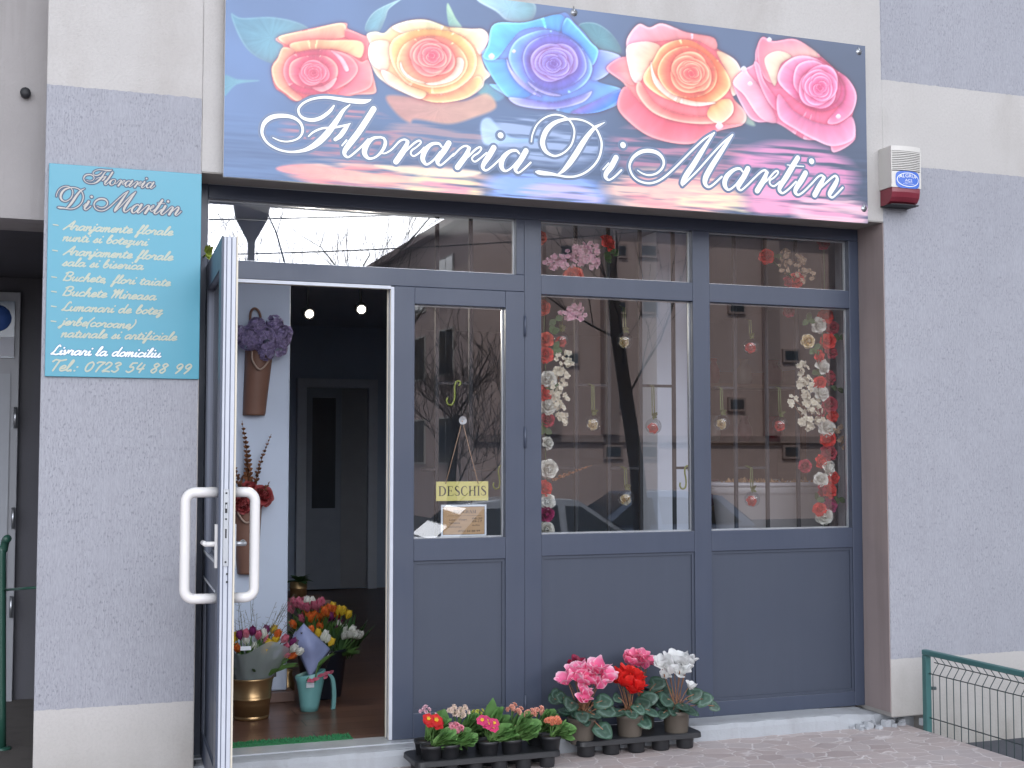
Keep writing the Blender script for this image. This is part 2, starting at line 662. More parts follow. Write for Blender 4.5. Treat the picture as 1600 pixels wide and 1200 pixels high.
# ================================================================== GROUND
g = MB()
g.box(-9, 4.19, -6.9, 3.4, -0.5, 0.075)
tag(g.build('pavement', M_PAVE), kind='structure')
g = MB()
g.box(-8, -0.05, 0.3, 2.3, 0.02, 0.079)
tag(g.build('entrance_floor', rough_plaster('dark_concrete', (0.115, 0.105, 0.10, 1), (0.07, 0.065, 0.06, 1), 0.4)), kind='structure')
g = MB()
vs = [(4.19, .1, -.03), (14, .1, -.03), (14, -6.9, -.5), (4.19, -6.9, -.5), (4.19, .1, -.6), (14, .1, -.6), (14, -6.9, -.6), (4.19, -6.9, -.6)]
g.add(vs, [(0, 3, 2, 1), (4, 5, 6, 7), (0, 1, 5, 4), (3, 7, 6, 2), (0, 4, 7, 3), (1, 2, 6, 5)])
tag(g.build('ramp', M_RAMP), kind='structure')
g = MB()
g.add([(-400, -400, -.56), (400, -400, -.56), (400, 400, -.56), (-400, 400, -.56)], [(0, 1, 2, 3)])
tag(g.build('ground', M_ROAD), kind='structure')
g = MB()
g.box(-60, 60, -7.06, -6.9, -.56, -.44)
tag(g.build('kerb', M_CONC), kind='structure')

# ================================================================== THE BLOCK OF FLATS WITH THE SHOP
blk = thing('apartment_block', 'rendered block front in grey and cream fields with a dark framed shop at street level', 'building', (0, 0, 0))
b = MB()
b.box(-.042, .592, 0, .45, 0, 7.6)
b.build('pillar', M_ZONE, blk, 0.006)
b = MB()
b.box(.592, 4.076, 0, .22, 2.685, 7.6)
b.build('lintel', M_ZONE, blk)
b = MB()
prof = [(4.076, .125), (4.285, .125), (4.285, -.045), (14, -.045), (14, 7.6), (4.076, 7.6)]
b.add([(x, y, z) for y in (0, .45) for x, z in prof], [(0, 1, 2, 3, 4, 5), (11, 10, 9, 8, 7, 6)] + [(i, 6 + i, 6 + (i + 1) % 6, (i + 1) % 6) for i in range(6)])
b.build('side_wall', M_ZONE, blk, 0.006)
b = MB()
b.box(4.29, 14, .012, .45, -.6, -.0455)
b.build('wall_base', M_CONC, blk)
b = MB()
b.box(4.0712, 4.0758, .003, .222, .15, 2.6785)
b.build('reveal', M_REVEAL, blk)
b = MB()
b.box(.593, 4.0705, .0025, .222, 2.679, 2.6848)
b.build('soffit', M_SOFFIT, blk)
# broken footing under the right-hand corner
b = MB()
for k in range(34):
    x = 3.86 + random.random() * 0.52
    y = .0 + random.random() * .10
    s = .007 + random.random() ** 2 * .026
    vs = [(x + s * math.cos(a) * (0.7 + .5 * random.random()), y + s * math.sin(a) * (.7 + .5 * random.random()), .07 + hh * s * (0.8 + .6 * random.random()))
          for hh in (0, 1) for a in (0, 1.1, 2.1, 3.2, 4.2, 5.3)]
    b.add(vs, [(0, 5, 4, 3, 2, 1), (6, 7, 8, 9, 10, 11)] + [(i, (i + 1) % 6, 6 + (i + 1) % 6, 6 + i) for i in range(6)])
b.box(4.03, 4.31, .10, .40, .0, .125)
b.build('broken_footing', M_STEP, blk)
# step
b = MB()
N = 60
vs, fs = [], []
for i in range(N + 1):
    x = .594 + (4.03 - .594) * i / N
    w = .006 * math.sin(i * 1.7) + .004 * math.sin(i * 4.1 + 1)
    e = max(0, i - N + 5) * .012
    prof = [(.045 + w, .05), (.050 + w * .6, .125 - e), (.064 + w, .146 - e), (.09, .1505 - e * .4), (.34, .1505), (.34, .02)]
    vs += [(x, y, z) for y, z in prof]
for i in range(N):
    for k in range(5):
        a = i * 6 + k
        fs.append((a, a + 6, a + 7, a + 1))
fs.append((0, 1, 2, 3, 4, 5))
fs.append(tuple(N * 6 + k for k in range(6))[::-1])
b.add(vs, fs)
b.build('threshold_step', M_STEP, blk)
# entrance niche on the left
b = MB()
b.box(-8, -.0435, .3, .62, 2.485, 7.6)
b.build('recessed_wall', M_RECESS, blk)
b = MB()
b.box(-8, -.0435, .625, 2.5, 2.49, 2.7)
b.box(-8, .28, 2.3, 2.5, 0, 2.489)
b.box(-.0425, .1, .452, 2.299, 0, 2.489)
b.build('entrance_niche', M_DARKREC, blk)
b = MB()
q = P(40, 147, .3)
b.lathe([(.016, 0), (.022, 0), (.022, -.03), (.0, -.028)], (0, 0, 0), 12)
b.v = [(q.x + x, .298 + z, q.z + y) for x, y, z in b.v]
b.build('pipe_stub', M_SEAL, blk)
# old white door in the niche, only its right edge in view
ed = MB()
ed.box(-1.15, -.175, 2.26, 2.298, .07, 2.40)
edo = ed.build('entrance_door', M_DOORW, blk, 0.004)
d = MB()
d.box(-1.08, -.205, 2.245, 2.262, 2.02, 2.345)
d.build('pane', mat('door_transom_glass', (0.10, 0.14, 0.20, 1), 0.15), edo)
d = MB()
c0 = P(2, 497, 2.24)
d.lathe([(.0, 0), (.075, 0), (.075, .004), (0, .004)], (0, 0, 0), 24)
d.v = [(c0.x - .02 + x, 2.243 - z, c0.z + y) for x, y, z in d.v]
d.build('sticker', mat('blue_sticker', (0.05, 0.12, 0.38, 1), 0.4), edo)
d = MB()
d.box(-1.08, -.205, 2.24, 2.2445, 2.03, 2.14)
d.build('sill_paper', mat('pale_paper', (0.5, 0.52, 0.58, 1), 0.7), edo)
d = MB()
d.box(-1.06, -.22, 2.25, 2.262, .12, 1.93)
d.build('panel', mat('door_panel_paint', (0.33, 0.35, 0.39, 1), 0.5, 0, 0.1, 4), edo)
for z in (.55, 1.05, 1.62):
    d = MB()
    d.tube([(-.19, 2.24, z), (-.19, 2.24, z + .12)], .010, 8)
    d.build('hinge', M_STEEL, edo)
# the rest of the block
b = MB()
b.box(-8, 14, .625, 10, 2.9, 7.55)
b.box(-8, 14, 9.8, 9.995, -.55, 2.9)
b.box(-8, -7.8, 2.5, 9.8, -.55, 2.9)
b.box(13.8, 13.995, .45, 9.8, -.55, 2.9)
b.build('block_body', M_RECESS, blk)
# upper storey windows, above the picture
for x in (-3.5, 1.0, 3.6, 7.5):
    for z in (4.6,):
        w = MB()
        w.box(x, x + 1.3, -.02 if x > 0 else .28, .03 if x > 0 else .33, z, z + 1.4)
        wo = w.build('window', M_WHITEPL, blk)
        w = MB()
        y0 = -.024 if x > 0 else .276
        w.box(x + .07, x + .62, y0, y0 + .01, z + .07, z + 1.33)
        w.box(x + .68, x + 1.23, y0, y0 + .01, z + .07, z + 1.33)
        w.build('pane', mat('dark_window_pane', (0.03, 0.035, 0.045, 1), 0.05), wo)

# ------------------------------------------------------------------ shop room
b = MB()
b.box(.3, 6.2, .30, 7.2, -.1, .15)
b.build('shop_floor', M_FLOOR, blk)
b = MB()
b.box(.3, .4, .452, 7.2, .15, 2.75)
b.box(6.0, 6.2, .452, 7.2, .15, 2.75)
b.box(.4, 6.0, 7.0, 7.2, .15, 2.75)
b.build('shop_wall', M_INWALL, blk)
b = MB()
b.box(.3, 6.2, .452, 7.2, 2.75, 2.895)
b.box(.3, 6.2, .295, .45, 2.70, 2.895)
b.build('shop_ceiling', M_INCEIL, blk)
b = MB()
b.box(.45, 1.222, 1.38, 1.43, .205, 2.74)
b.build('partition', M_WHITEWALL, blk, 0.008)
b = MB()
b.box(.45, 1.255, 1.33, 1.46, .151, .204)
b.build('plinth', M_PLINTH, blk, 0.004)
b = MB()
x0, x1 = P(1027, 650, .95).x, P(1096, 650, .95).x
b.box(x0, x1, .95, 1.16, .151, 2.74)
b.build('column', mat('column_paint', (0.58, 0.64, 0.76, 1), 0.6, 0, 0.05, 2), blk, 0.006)
# inner door and doorway at the back of the shop
b = MB()
xa, xb = P(463, 700, 6.95).x, P(588, 700, 6.95).x
za = P(500, 606, 6.95).z
b.box(xa, xa + .09, 6.9, 6.995, .151, za)
b.box(xb - .09, xb, 6.9, 6.995, .151, za)
b.box(xa, xb, 6.895, 6.994, za, za + .09)
idr = b.build('inner_door', mat('inner_frame_paint', (0.50, 0.54, 0.62, 1), 0.5), blk)
b = MB()
b.box(xa + .09, (xa + xb) / 2 + .04, 6.92, 6.96, .16, za)
b.build('door_panel', mat('inner_door_paint', (0.22, 0.25, 0.31, 1), 0.5), idr, 0.004)
b = MB()
b.box(xa + .15, (xa + xb) / 2 - .02, 6.912, 6.9195, .95, za - .10)
b.build('dark_glass', mat('dim_glass', (0.035, 0.045, 0.06, 1), 0.2), idr)
b = MB()
b.box((xa + xb) / 2 + .045, xb - .09, 6.97, 6.99, .16, za)
b.build('corridor', mat('corridor_paint', (0.27, 0.28, 0.31, 1), 0.8), idr)

# ------------------------------------------------------------------ shopfront frame
fr = MB()
Y0, Y1 = .22, .29
fr.box(.592, .646, Y0, Y1, .15, 2.679)                 # left jamb
fr.box(2.155, 2.243, Y0, Y1, .15, 2.615)               # post
fr.box(3.072, 3.169, Y0, Y1, .15, 2.615)               # mullion
fr.box(4.010, 4.0705, Y0, Y1, .15, 2.615)              # right jamb
fr.box(.646, 4.0705, Y0 + .0015, Y1, 2.615, 2.678)     # head
fr.box(.646, 2.155, Y0 + .001, Y1, 2.258, 2.341)       # rail over the doors
fr.box(2.114, 2.155, Y0 + .002, Y1, 2.341, 2.615)
for a, c in ((2.243, 3.072), (3.169, 4.010)):
    fr.box(a, c, Y0 + .001, Y1, 2.250, 2.345)
    fr.box(a, c, Y0 + .001, Y1, .978, 1.082)
    fr.box(a, c, Y0 + .001, Y1, .15, .225)
sf = fr.build('shopfront_frame', M_ALU, blk, 0.003)


def pane(x0, x1, z0, z1, parent, y=.252):
    p = MB()
    p.add([(x0, y, z0), (x1, y, z0), (x1, y, z1), (x0, y, z1)], [(0, 1, 2, 3)])
    p.build('pane', M_GLASS, parent)
    s = MB()
    w = .007
    s.box(x0, x1, y + .004, y + .018, z0, z0 + w)
    s.box(x0, x1, y + .004, y + .018, z1 - w, z1)
    s.box(x0, x0 + w, y + .004, y + .018, z0 + w, z1 - w)
    s.box(x1 - w, x1, y + .004, y + .018, z0 + w, z1 - w)
    s.build('glazing_strip', M_SPACER, parent)


def panel(x0, x1, z0, z1, parent, y=.236):
    p = MB()
    p.box(x0, x1, y, y + .03, z0, z1)
    bd = .014
    p.box(x0, x0 + bd, y - .007, y + .001, z0, z1)
    p.box(x1 - bd, x1, y - .007, y + .001, z0, z1)
    p.box(x0 + bd, x1 - bd, y - .0065, y + .001, z0, z0 + bd)
    p.box(x0 + bd, x1 - bd, y - .0065, y + .001, z1 - bd, z1)
    p.build('lower_panel', M_PANEL, parent)


pane(.646, 2.114, 2.341, 2.615, sf)
for a, c in ((2.243, 3.072), (3.169, 4.010)):
    pane(a, c, 2.345, 2.615, sf)
    pane(a, c, 1.082, 2.250, sf)
    panel(a, c, .225, .978, sf)

# fixed door leaf, right of the opening
fl = MB()
Y2, Y3 = .211, .278
fl.box(1.503, 1.602, Y2, Y3, .158, 2.256)
fl.box(2.055, 2.152, Y2, Y3, .158, 2.256)
fl.box(1.602, 2.055, Y2 + .001, Y3, 2.176, 2.256)
fl.box(1.602, 2.055, Y2 + .001, Y3, .972, 1.075)
fl.box(1.602, 2.055, Y2 + .001, Y3, .158, .272)
fd = fl.build('shop_door', M_ALU, blk, 0.003)
fd['label'] = 'closed narrow leaf with open sign behind its glass'
pane(1.602, 2.055, 1.075, 2.176, fd, .245)
panel(1.602, 2.055, .272, .972, fd, .228)
e = MB()
e.box(1.487, 1.5025, .213, .2185, .16, 2.252)
e.box(1.490, 1.5025, .227, .272, .16, 2.252)
e.build('edge_profile', M_EDGE, fd)
e = MB()
e.box(1.485, 1.5025, .219, .2265, .16, 2.252)
e.box(1.484, 1.5022, .2725, .2785, .16, 2.252)
e.build('gasket', M_CREAM, fd)
for z in (.30, 1.30, 1.43, 2.05, 2.12):
    pass
for z in (.22, 1.50, 2.04):
    e = MB()
    e.tube([(2.1535, .208, z), (2.1535, .208, z + .10)], .0065, 8)
    e.build('hinge', M_ALU, fd)
# pale rebate above the open doorway
e = MB()
e.box(.646, 1.487, .213, .2195, 2.2415, 2.256)
e.build('rebate_strip', M_EDGE, sf)
e = MB()
e.box(.646, 1.487, .2215, .288, 2.246, 2.2575)
e.build('gasket', M_CREAM, sf)
e = MB()
e.box(.592, 2.155, .16, .30, .1508, .1575)
e.build('sill_strip', M_SPACER, sf)

# open door leaf, swung out to the street on its left-hand hinges
ux, uy = -.0416, -.99913
vx, vy = .99913, -.0416
HX, HY = .640, .222


def L2W(u, v, z):
    return (HX + ux * u + vx * v, HY + uy * u + vy * v, z)


def uvbox(m, u0, u1, v0, v1, z0, z1, mi=0):
    vs = [L2W(u, v, z) for u in (u0, u1) for v in (v0, v1) for z in (z0, z1)]
    return m.add(vs, [(0, 2, 3, 1), (4, 5, 7, 6), (0, 1, 5, 4), (2, 6, 7, 3), (0, 4, 6, 2), (1, 3, 7, 5)], mi)


ZB, ZT, W = .168, 2.305, .842
dl = MB()
for (v0, v1) in ((0, .006), (.055, .061)):
    uvbox(dl, 0, .10, v0, v1, ZB, ZT)
    uvbox(dl, W - .105, W, v0, v1, ZB, ZT)
    uvbox(dl, .10, W - .105, v0 + .0006, v1 - .0006, ZT - .115, ZT)
    uvbox(dl, .10, W - .105, v0 + .0006, v1 - .0006, .945, 1.045)
    uvbox(dl, .10, W - .105, v0 + .0006, v1 - .0006, ZB, .27)
dd = dl.build('shop_door', M_ALU, blk)
dd['label'] = 'open leaf swung out with white pull handles'
c = MB()
uvbox(c, .004, .094, .0064, .0546, ZB + .002, ZT - .002)
uvbox(c, W - .099, W - .002, .0064, .0546, ZB + .002, ZT - .002)
uvbox(c, .094, W - .099, .0064, .0546, ZT - .110, ZT - .002)
uvbox(c, .094, W - .099, .0064, .0546, .950, 1.040)
uvbox(c, .094, W - .099, .0064, .0546, ZB + .002, .265)
c.build('edge_core', mat('shaded_profile', (0.17, 0.19, 0.25, 1), .45), dd)
c = MB()
uvbox(c, W - .0018, W + .004, .009, .0165, ZB + .002, ZT - .002)
uvbox(c, W - .0018, W + .004, .0395, .0535, ZB + .002, ZT - .002)
uvbox(c, W - .0018, W + .0015, .021, .035, ZB + .002, ZT - .002)
c.build('edge_profile', M_EDGE, dd)
c = MB()
uvbox(c, W - .001, W + .002, .0555, .0625, ZB, ZT + .002)
c.build('gasket', M_CREAM, dd)
c = MB()
p0 = [L2W(.10, .018, .0), L2W(W - .105, .018, .0)]
c.add([(p0[0][0], p0[0][1], 1.045), (p0[1][0], p0[1][1], 1.045), (p0[1][0], p0[1][1], ZT - .115), (p0[0][0], p0[0][1], ZT - .115)], [(0, 1, 2, 3)])
c.build('pane', M_GLASS, dd)
c = MB()
uvbox(c, .10, W - .105, .012, .045, .27, .945)
c.build('lower_panel', M_PANEL, dd)
c = MB()
uvbox(c, .10, W - .105, -.003, .0, 1.0452, 1.055)
uvbox(c, .10, W - .105, -.003, .0, .935, .9448)
c.build('glazing_strip', M_SPACER, dd)
c = MB()
uvbox(c, W + .0041, W + .0075, .0185, .0375, 1.045, 1.335)
lp = c.build('lock_plate', M_STEEL, dd)
c = MB()
uvbox(c, W + .0076, W + .0085, .0235, .0325, 1.245, 1.285)
c.build('latch_slot', M_SEAL, dd)
c = MB()
uvbox(c, W + .0076, W + .0081, .025, .031, 1.15, 1.185)
c.build('keyhole', M_SEAL, dd)
for z, vv in ((1.32, .028), (1.222, .028), (1.06, .028), (1.015, .034), (.985, .034)):
    c = MB()
    uvbox(c, W + .0076, W + .0081, vv - .0035, vv + .0035, z - .0035, z + .0035)
    c.build('screw', M_SEAL, dd)
c = MB()
uvbox(c, W + .0085, W + .012, .025, .031, 1.262, 1.277)
c.build('latch', M_STEEL, dd)
for vf, sgn, out in ((0, -1, .118), (.061, 1, .082)):
    h = MB()
    u0 = W - .06
    zt, zb = 1.322, .918
    r_ = .0195
    ctr = [(vf, zt), (vf + sgn * (out - .035), zt), (vf + sgn * (out - .008), zt - .008), (vf + sgn * out, zt - .038), (vf + sgn * out, (zt + zb) / 2),
           (vf + sgn * out, zb + .038), (vf + sgn * (out - .008), zb + .008), (vf + sgn * (out - .035), zb), (vf, zb)]
    ra, vo = .036, vf + sgn * out
    arc = lambda zc, s_: [(vo - sgn * ra * (1 - math.sin(a)), zc - s_ * ra * (1 - math.cos(a))) for a in [R(15 * k) for k in range(7)]]
    ctr = [(vf, zt)] + arc(zt, 1) + [(vo, (zt + zb) / 2)] + arc(zb, -1)[::-1] + [(vf, zb)]
    pts = [L2W(u0, q[0], q[1]) for q in ctr]
    h.tube(pts, r_, 16)
    h.build('pull_handle', M_WHITEPL, dd)
    h = MB()
    uvbox(h, W - .065, W - .030, vf + sgn * .0 if sgn > 0 else vf - .009, vf + .009 if sgn > 0 else vf, 1.035, 1.20)
    h.tube([L2W(W - .048, vf, 1.125), L2W(W - .048, vf + sgn * .042, 1.125)], .010, 10)
    h.tube([L2W(W - .048, vf + sgn * .042, 1.125), L2W(W - .15, vf + sgn * .046, 1.125)], .010, 10)
    h.build('lever_handle', M_STEEL if sgn > 0 else M_WHITEPL, dd)
for z in (.35, 1.2, 2.05):
    h = MB()
    h.tube([L2W(-.004, .004, z), L2W(-.004, .004, z + .11)], .009, 10)
    h.build('hinge', M_ALU, dd)

# ================================================================== LETTERING
def ribbon(mb, strokes, yb, mi=0, extra=0.0, step=6e-5, caps=True, n=7):
    """flat pen strokes on a wall plane y = yb: points are (x, z, width) in metres"""
    for si, st in enumerate(strokes):
        pts = catmull(st, n) if len(st) > 2 else [np.array(p, float) for p in st]
        # round ends
        if caps:
            def cap(a, b):
                d = a[:2] - b[:2]
                L = np.linalg.norm(d) + 1e-9
                d = d / L
                w = (a[2] + extra) / 2
                return [np.array([*(a[:2] + d * w * math.sin(t)), (a[2] + extra) * math.cos(t) - extra]) for t in (0.45, 0.85, 1.2, 1.5)]
            pts = cap(pts[0], pts[1])[::-1] + list(pts) + cap(pts[-1], pts[-2])
        m = len(pts)
        vs = []
        for i, p in enumerate(pts):
            a, b = pts[max(0, i - 1)], pts[min(m - 1, i + 1)]
            d = b[:2] - a[:2]
            L = np.linalg.norm(d)
            d = d / L if L > 1e-9 else np.array([1.0, 0])
            nx, nz = -d[1], d[0]
            w = max(0.0002, p[2] + extra) / 2
            y = yb - step * si - step * 0.8 * i / m
            vs += [(p[0] + nx * w, y, p[1] + nz * w), (p[0] - nx * w, y, p[1] - nz * w)]
        mb.add(vs, [(2 * i, 2 * i + 1, 2 * i + 3, 2 * i + 2) for i in range(m - 1)], mi)


def disc(mb, x, z, r, yb, mi=0, seg=20):
    vs = [(x + r * math.cos(2 * math.pi * k / seg), yb, z + r * math.sin(2 * math.pi * k / seg)) for k in range(seg)]
    mb.add(vs, [tuple(range(seg))], mi)


def C(ox, oy, s, *pts):
    """trace in an enlarged crop -> picture pixels with width"""
    return [(ox + x / s, oy + y / s, w / s) for x, y, w in pts]


A8 = lambda *p: C(400, 140, 8, *p)
B8 = lambda *p: C(520, 160, 8, *p)
C8 = lambda *p: C(660, 170, 8, *p)
D8 = lambda *p: C(820, 170, 8, *p)
E8 = lambda *p: C(960, 190, 8, *p)
F8 = lambda *p: C(1120, 200, 7.619, *p)
W_FLOR = [
    A8((1435, 125, 14), (1400, 140, 40), (1320, 150, 64), (1150, 137, 58), (1000, 112, 42), (850, 97, 34), (700, 120, 30), (590, 172, 30), (532, 240, 30), (542, 310, 32), (600, 362, 40), (700, 382, 48), (800, 358, 48), (890, 300, 44), (940, 250, 38), (972, 203, 24)),
    A8((1172, 190, 16), (1090, 262, 42), (1020, 370, 62), (950, 470, 74), (880, 560, 80), (790, 650, 78), (690, 720, 62), (580, 764, 42), (430, 780, 28), (280, 750, 28), (150, 675, 30), (85, 580, 35), (75, 500, 40), (110, 410, 52), (200, 345, 58), (330, 328, 52), (450, 345, 45), (540, 400, 38), (580, 480, 34), (570, 560, 28), (510, 620, 24), (400, 650, 22), (300, 640, 20), (210, 602, 14)),
    A8((655, 585, 18), (720, 530, 26), (830, 485, 28), (960, 477, 28), (1080, 455, 28), (1180, 425, 12)),
    A8((1165, 430, 22), (1110, 500, 56), (1050, 580, 58), (990, 625, 46)),
    A8((1470, 242, 72), (1380, 385, 74), (1280, 535, 76), (1180, 665, 74), (1112, 760, 60), (1108, 815, 44), (1150, 845, 28), (1220, 800, 28), (1330, 700, 26), (1400, 620, 22)),
    A8((1075, 700, 22), (1130, 635, 26)),
    B8((600, 435, 28), (510, 447, 40), (440, 505, 60), (398, 590, 68), (402, 655, 60), (455, 703, 34), (540, 680, 28), (620, 600, 40), (655, 515, 44), (640, 455, 34), (590, 435, 26)),
    B8((600, 637, 18), (660, 635, 22), (740, 585, 24), (830, 490, 26), (895, 465, 28), (935, 490, 42)),
    B8((935, 500, 46), (892, 590, 70), (840, 670, 74), (788, 742, 72)),
    B8((830, 690, 18), (930, 590, 26), (1020, 508, 28), (1080, 478, 26), (1098, 508, 24), (1045, 560, 22), (990, 598, 26), (973, 640, 24), (1010, 672, 24), (1080, 630, 24), (1140, 565, 24)),
    B8((1360, 555, 26), (1320, 515, 34), (1230, 525, 45), (1155, 600, 65), (1122, 690, 65), (1140, 750, 50), (1180, 775, 30), (1260, 720, 26), (1340, 620, 26)),
    B8((1447, 512, 74), (1390, 605, 74), (1322, 700, 66), (1308, 755, 50), (1345, 786, 28), (1420, 730, 26), (1510, 645, 26)),
    C8((380, 590, 24), (480, 490, 26), (545, 465, 28), (585, 492, 44)),
    C8((580, 502, 48), (540, 590, 68), (490, 660, 72), (437, 732, 72)),
    C8((480, 680, 18), (580, 590, 26), (660, 510, 28), (715, 480, 26), (735, 502, 24), (700, 550, 24), (640, 590, 26), (618, 630, 24), (655, 662, 24), (720, 620, 24), (800, 550, 22)),
    C8((890, 488, 72), (830, 590, 72), (770, 680, 62), (753, 735, 48), (790, 772, 28), (860, 730, 26), (970, 630, 26)),
    C8((1210, 560, 26), (1170, 523, 34), (1090, 535, 45), (1010, 610, 65), (983, 700, 65), (1005, 760, 48), (1050, 776, 28), (1120, 730, 26), (1200, 640, 26)),
    C8((1292, 528, 72), (1240, 620, 72), (1175, 720, 64), (1163, 770, 46), (1200, 800, 26), (1270, 750, 26), (1352, 673, 26)),
]
W_FLOR_DOT = [(660 + 975 / 8, 170 + 333 / 8, 39 / 8)]
W_DI = [
    D8((80, 412, 20), (95, 320, 22), (150, 200, 22), (250, 112, 22), (370, 75, 24), (480, 95, 24), (560, 150, 24), (610, 240, 26), (615, 330, 26), (580, 450, 26), (500, 540, 26), (400, 588, 28), (330, 580, 34), (258, 530, 52), (222, 450, 66), (227, 370, 68), (270, 270, 66), (350, 190, 56), (450, 145, 44), (580, 128, 30), (700, 140, 26), (800, 180, 26), (890, 255, 28), (945, 370, 30), (958, 470, 30), (930, 600, 30), (860, 710, 28), (750, 800, 28), (630, 845, 28), (520, 850, 28), (430, 835, 30), (330, 815, 42), (230, 805, 56), (170, 795, 54), (142, 790, 30)),
    D8((995, 172, 12), (930, 205, 30), (870, 240, 44), (790, 330, 58), (720, 430, 70), (640, 560, 74), (550, 690, 68), (470, 780, 42), (415, 815, 18)),
    D8((1138, 612, 72), (1080, 720, 72), (1020, 800, 66), (1008, 855, 50), (1050, 890, 28), (1120, 850, 26), (1205, 768, 26)),
    D8((975, 760, 20), (1045, 682, 24)),
    E8((285, 608, 14), (350, 650, 22), (430, 670, 26), (520, 650, 28), (590, 590, 30), (615, 520, 34), (595, 450, 40), (530, 390, 48), (430, 365, 50), (330, 380, 48), (240, 440, 42), (193, 520, 34), (190, 590, 30), (230, 680, 28), (310, 745, 28), (430, 772, 28), (540, 745, 28), (640, 680, 28), (740, 590, 28), (860, 470, 26), (980, 350, 26), (1120, 220, 26), (1248, 138, 20)),
    E8((1245, 143, 22), (1170, 250, 42), (1080, 390, 62), (980, 550, 72), (892, 680, 74), (848, 765, 56), (848, 797, 28)),
    E8((868, 785, 18), (930, 720, 24), (1050, 600, 26), (1200, 430, 26), (1350, 270, 26), (1472, 163, 18)),
    E8((1477, 163, 22), (1400, 275, 46), (1300, 425, 64), (1210, 565, 72), (1142, 690, 74), (1130, 770, 60), (1170, 817, 34), (1230, 790, 28), (1340, 690, 26)),
    F8((305, 520, 24), (270, 485, 32), (200, 500, 42), (120, 572, 60), (90, 650, 62), (105, 710, 48), (145, 735, 28), (220, 680, 26), (290, 590, 26)),
    F8((367, 487, 68), (320, 580, 68), (265, 672, 60), (253, 715, 45), (285, 741, 26), (350, 690, 25), (440, 600, 25)),
    F8((430, 610, 22), (520, 525, 26), (570, 505, 28), (597, 532, 42)),
    F8((590, 540, 48), (550, 630, 66), (478, 747, 68)),
    F8((520, 690, 18), (610, 610, 25), (680, 530, 26), (718, 513, 25), (725, 540, 22), (680, 590, 22), (630, 625, 24), (633, 670, 24), (680, 692, 24), (750, 640, 24)),
    F8((960, 357, 62), (900, 455, 68), (830, 573, 70), (760, 682, 62), (743, 740, 48), (780, 776, 28), (850, 730, 26), (940, 640, 25)),
    F8((835, 440, 14), (930, 452, 16), (1030, 458, 14)),
    F8((1052, 538, 66), (1000, 630, 68), (940, 722, 60), (933, 770, 45), (970, 796, 27), (1040, 750, 25), (1140, 650, 25)),
    F8((1130, 660, 22), (1200, 585, 25), (1245, 565, 27), (1275, 592, 42)),
    F8((1270, 597, 46), (1220, 692, 66), (1163, 797, 68)),
    F8((1190, 760, 16), (1290, 660, 24), (1370, 590, 26), (1410, 572, 30), (1430, 612, 46), (1400, 682, 62), (1345, 772, 60), (1343, 810, 40), (1375, 827, 26), (1430, 780, 25), (1495, 710, 25)),
]
W_DI_DOT = [(820 + 1225 / 8, 170 + 455 / 8, 39 / 8), (1120 + 1125 / 7.619, 200 + 397 / 7.619, 36 / 7.619)]


def to_plane(strokes, y):
    out = []
    for st in strokes:
        q = []
        for x, yy, w in st:
            a = P(x, yy, y)
            k = (P(x, yy - 4, y).z - a.z) / 4
            q.append((a.x, a.z, w * k))
        out.append(q)
    return out


SY = -.0605
FLOR, DIM = to_plane(W_FLOR, SY), to_plane(W_DI, SY)
FDOT = to_plane([W_FLOR_DOT], SY)[0]
DDOT = to_plane([W_DI_DOT], SY)[0]

# ------------------------------------------------------------------ the long sign with its printed roses
X0, X1, Z0, Z1 = .676, 3.936, 2.656, 3.584
NX, NZ = 900, 262
gx, gz = np.meshgrid(np.linspace(X0, X1, NX), np.linspace(Z0, Z1, NZ), indexing='ij')
PX, PY = projn(gx.ravel(), -.06, gz.ravel())        # the print is laid out in the picture's own units, then fixed to the board
IMG = np.zeros((len(PX), 3))


def rgb(*c):
    return np.array(c, float) / 255


def vnoise(x, y, seed=0):
    xi, yi = np.floor(x).astype(int), np.floor(y).astype(int)
    xf, yf = x - xi, y - yi
    u, v = xf * xf * (3 - 2 * xf), yf * yf * (3 - 2 * yf)

    def h(a, b):
        n = (a * 374761393 + b * 668265263 + seed * 974711) & 0x7fffffff
        n = ((n ^ (n >> 13)) * 1274126177) & 0x7fffffff
        return ((n ^ (n >> 16)) & 0xffff) / 65535.0
    return (h(xi, yi) * (1 - u) + h(xi + 1, yi) * u) * (1 - v) + (h(xi, yi + 1) * (1 - u) + h(xi + 1, yi + 1) * u) * v


def fbm(x, y, seed=0, o=3):
    s, a, t = 0, 1, 0
    for k in range(o):
        s = s + a * vnoise(x * 2 ** k, y * 2 ** k, seed + k * 17)
        t += a
        a *= .5
    return s / t


def put(idx, col, a):
    a = a[:, None] if np.ndim(a) else a
    IMG[idx] = IMG[idx] * (1 - a) + col * a


def sdist(pts, x, y):
    """signed distance to a closed polygon, inside positive"""
    pts = np.array(pts)
    a, b = pts, np.roll(pts, -1, 0)
    dmin = np.full(len(x), 1e9)
    ins = np.zeros(len(x), bool)
    for (ax, ay), (bx, by) in zip(a, b):
        ex, ey = bx - ax, by - ay
        t = np.clip(((x - ax) * ex + (y - ay) * ey) / (ex * ex + ey * ey + 1e-9), 0, 1)
        dmin = np.minimum(dmin, (x - ax - t * ex) ** 2 + (y - ay - t * ey) ** 2)
        c = ((ay > y) != (by > y)) & (x < (bx - ax) * (y - ay) / (by - ay + 1e-12) + ax)
        ins ^= c
    return np.where(ins, 1, -1) * np.sqrt(dmin)


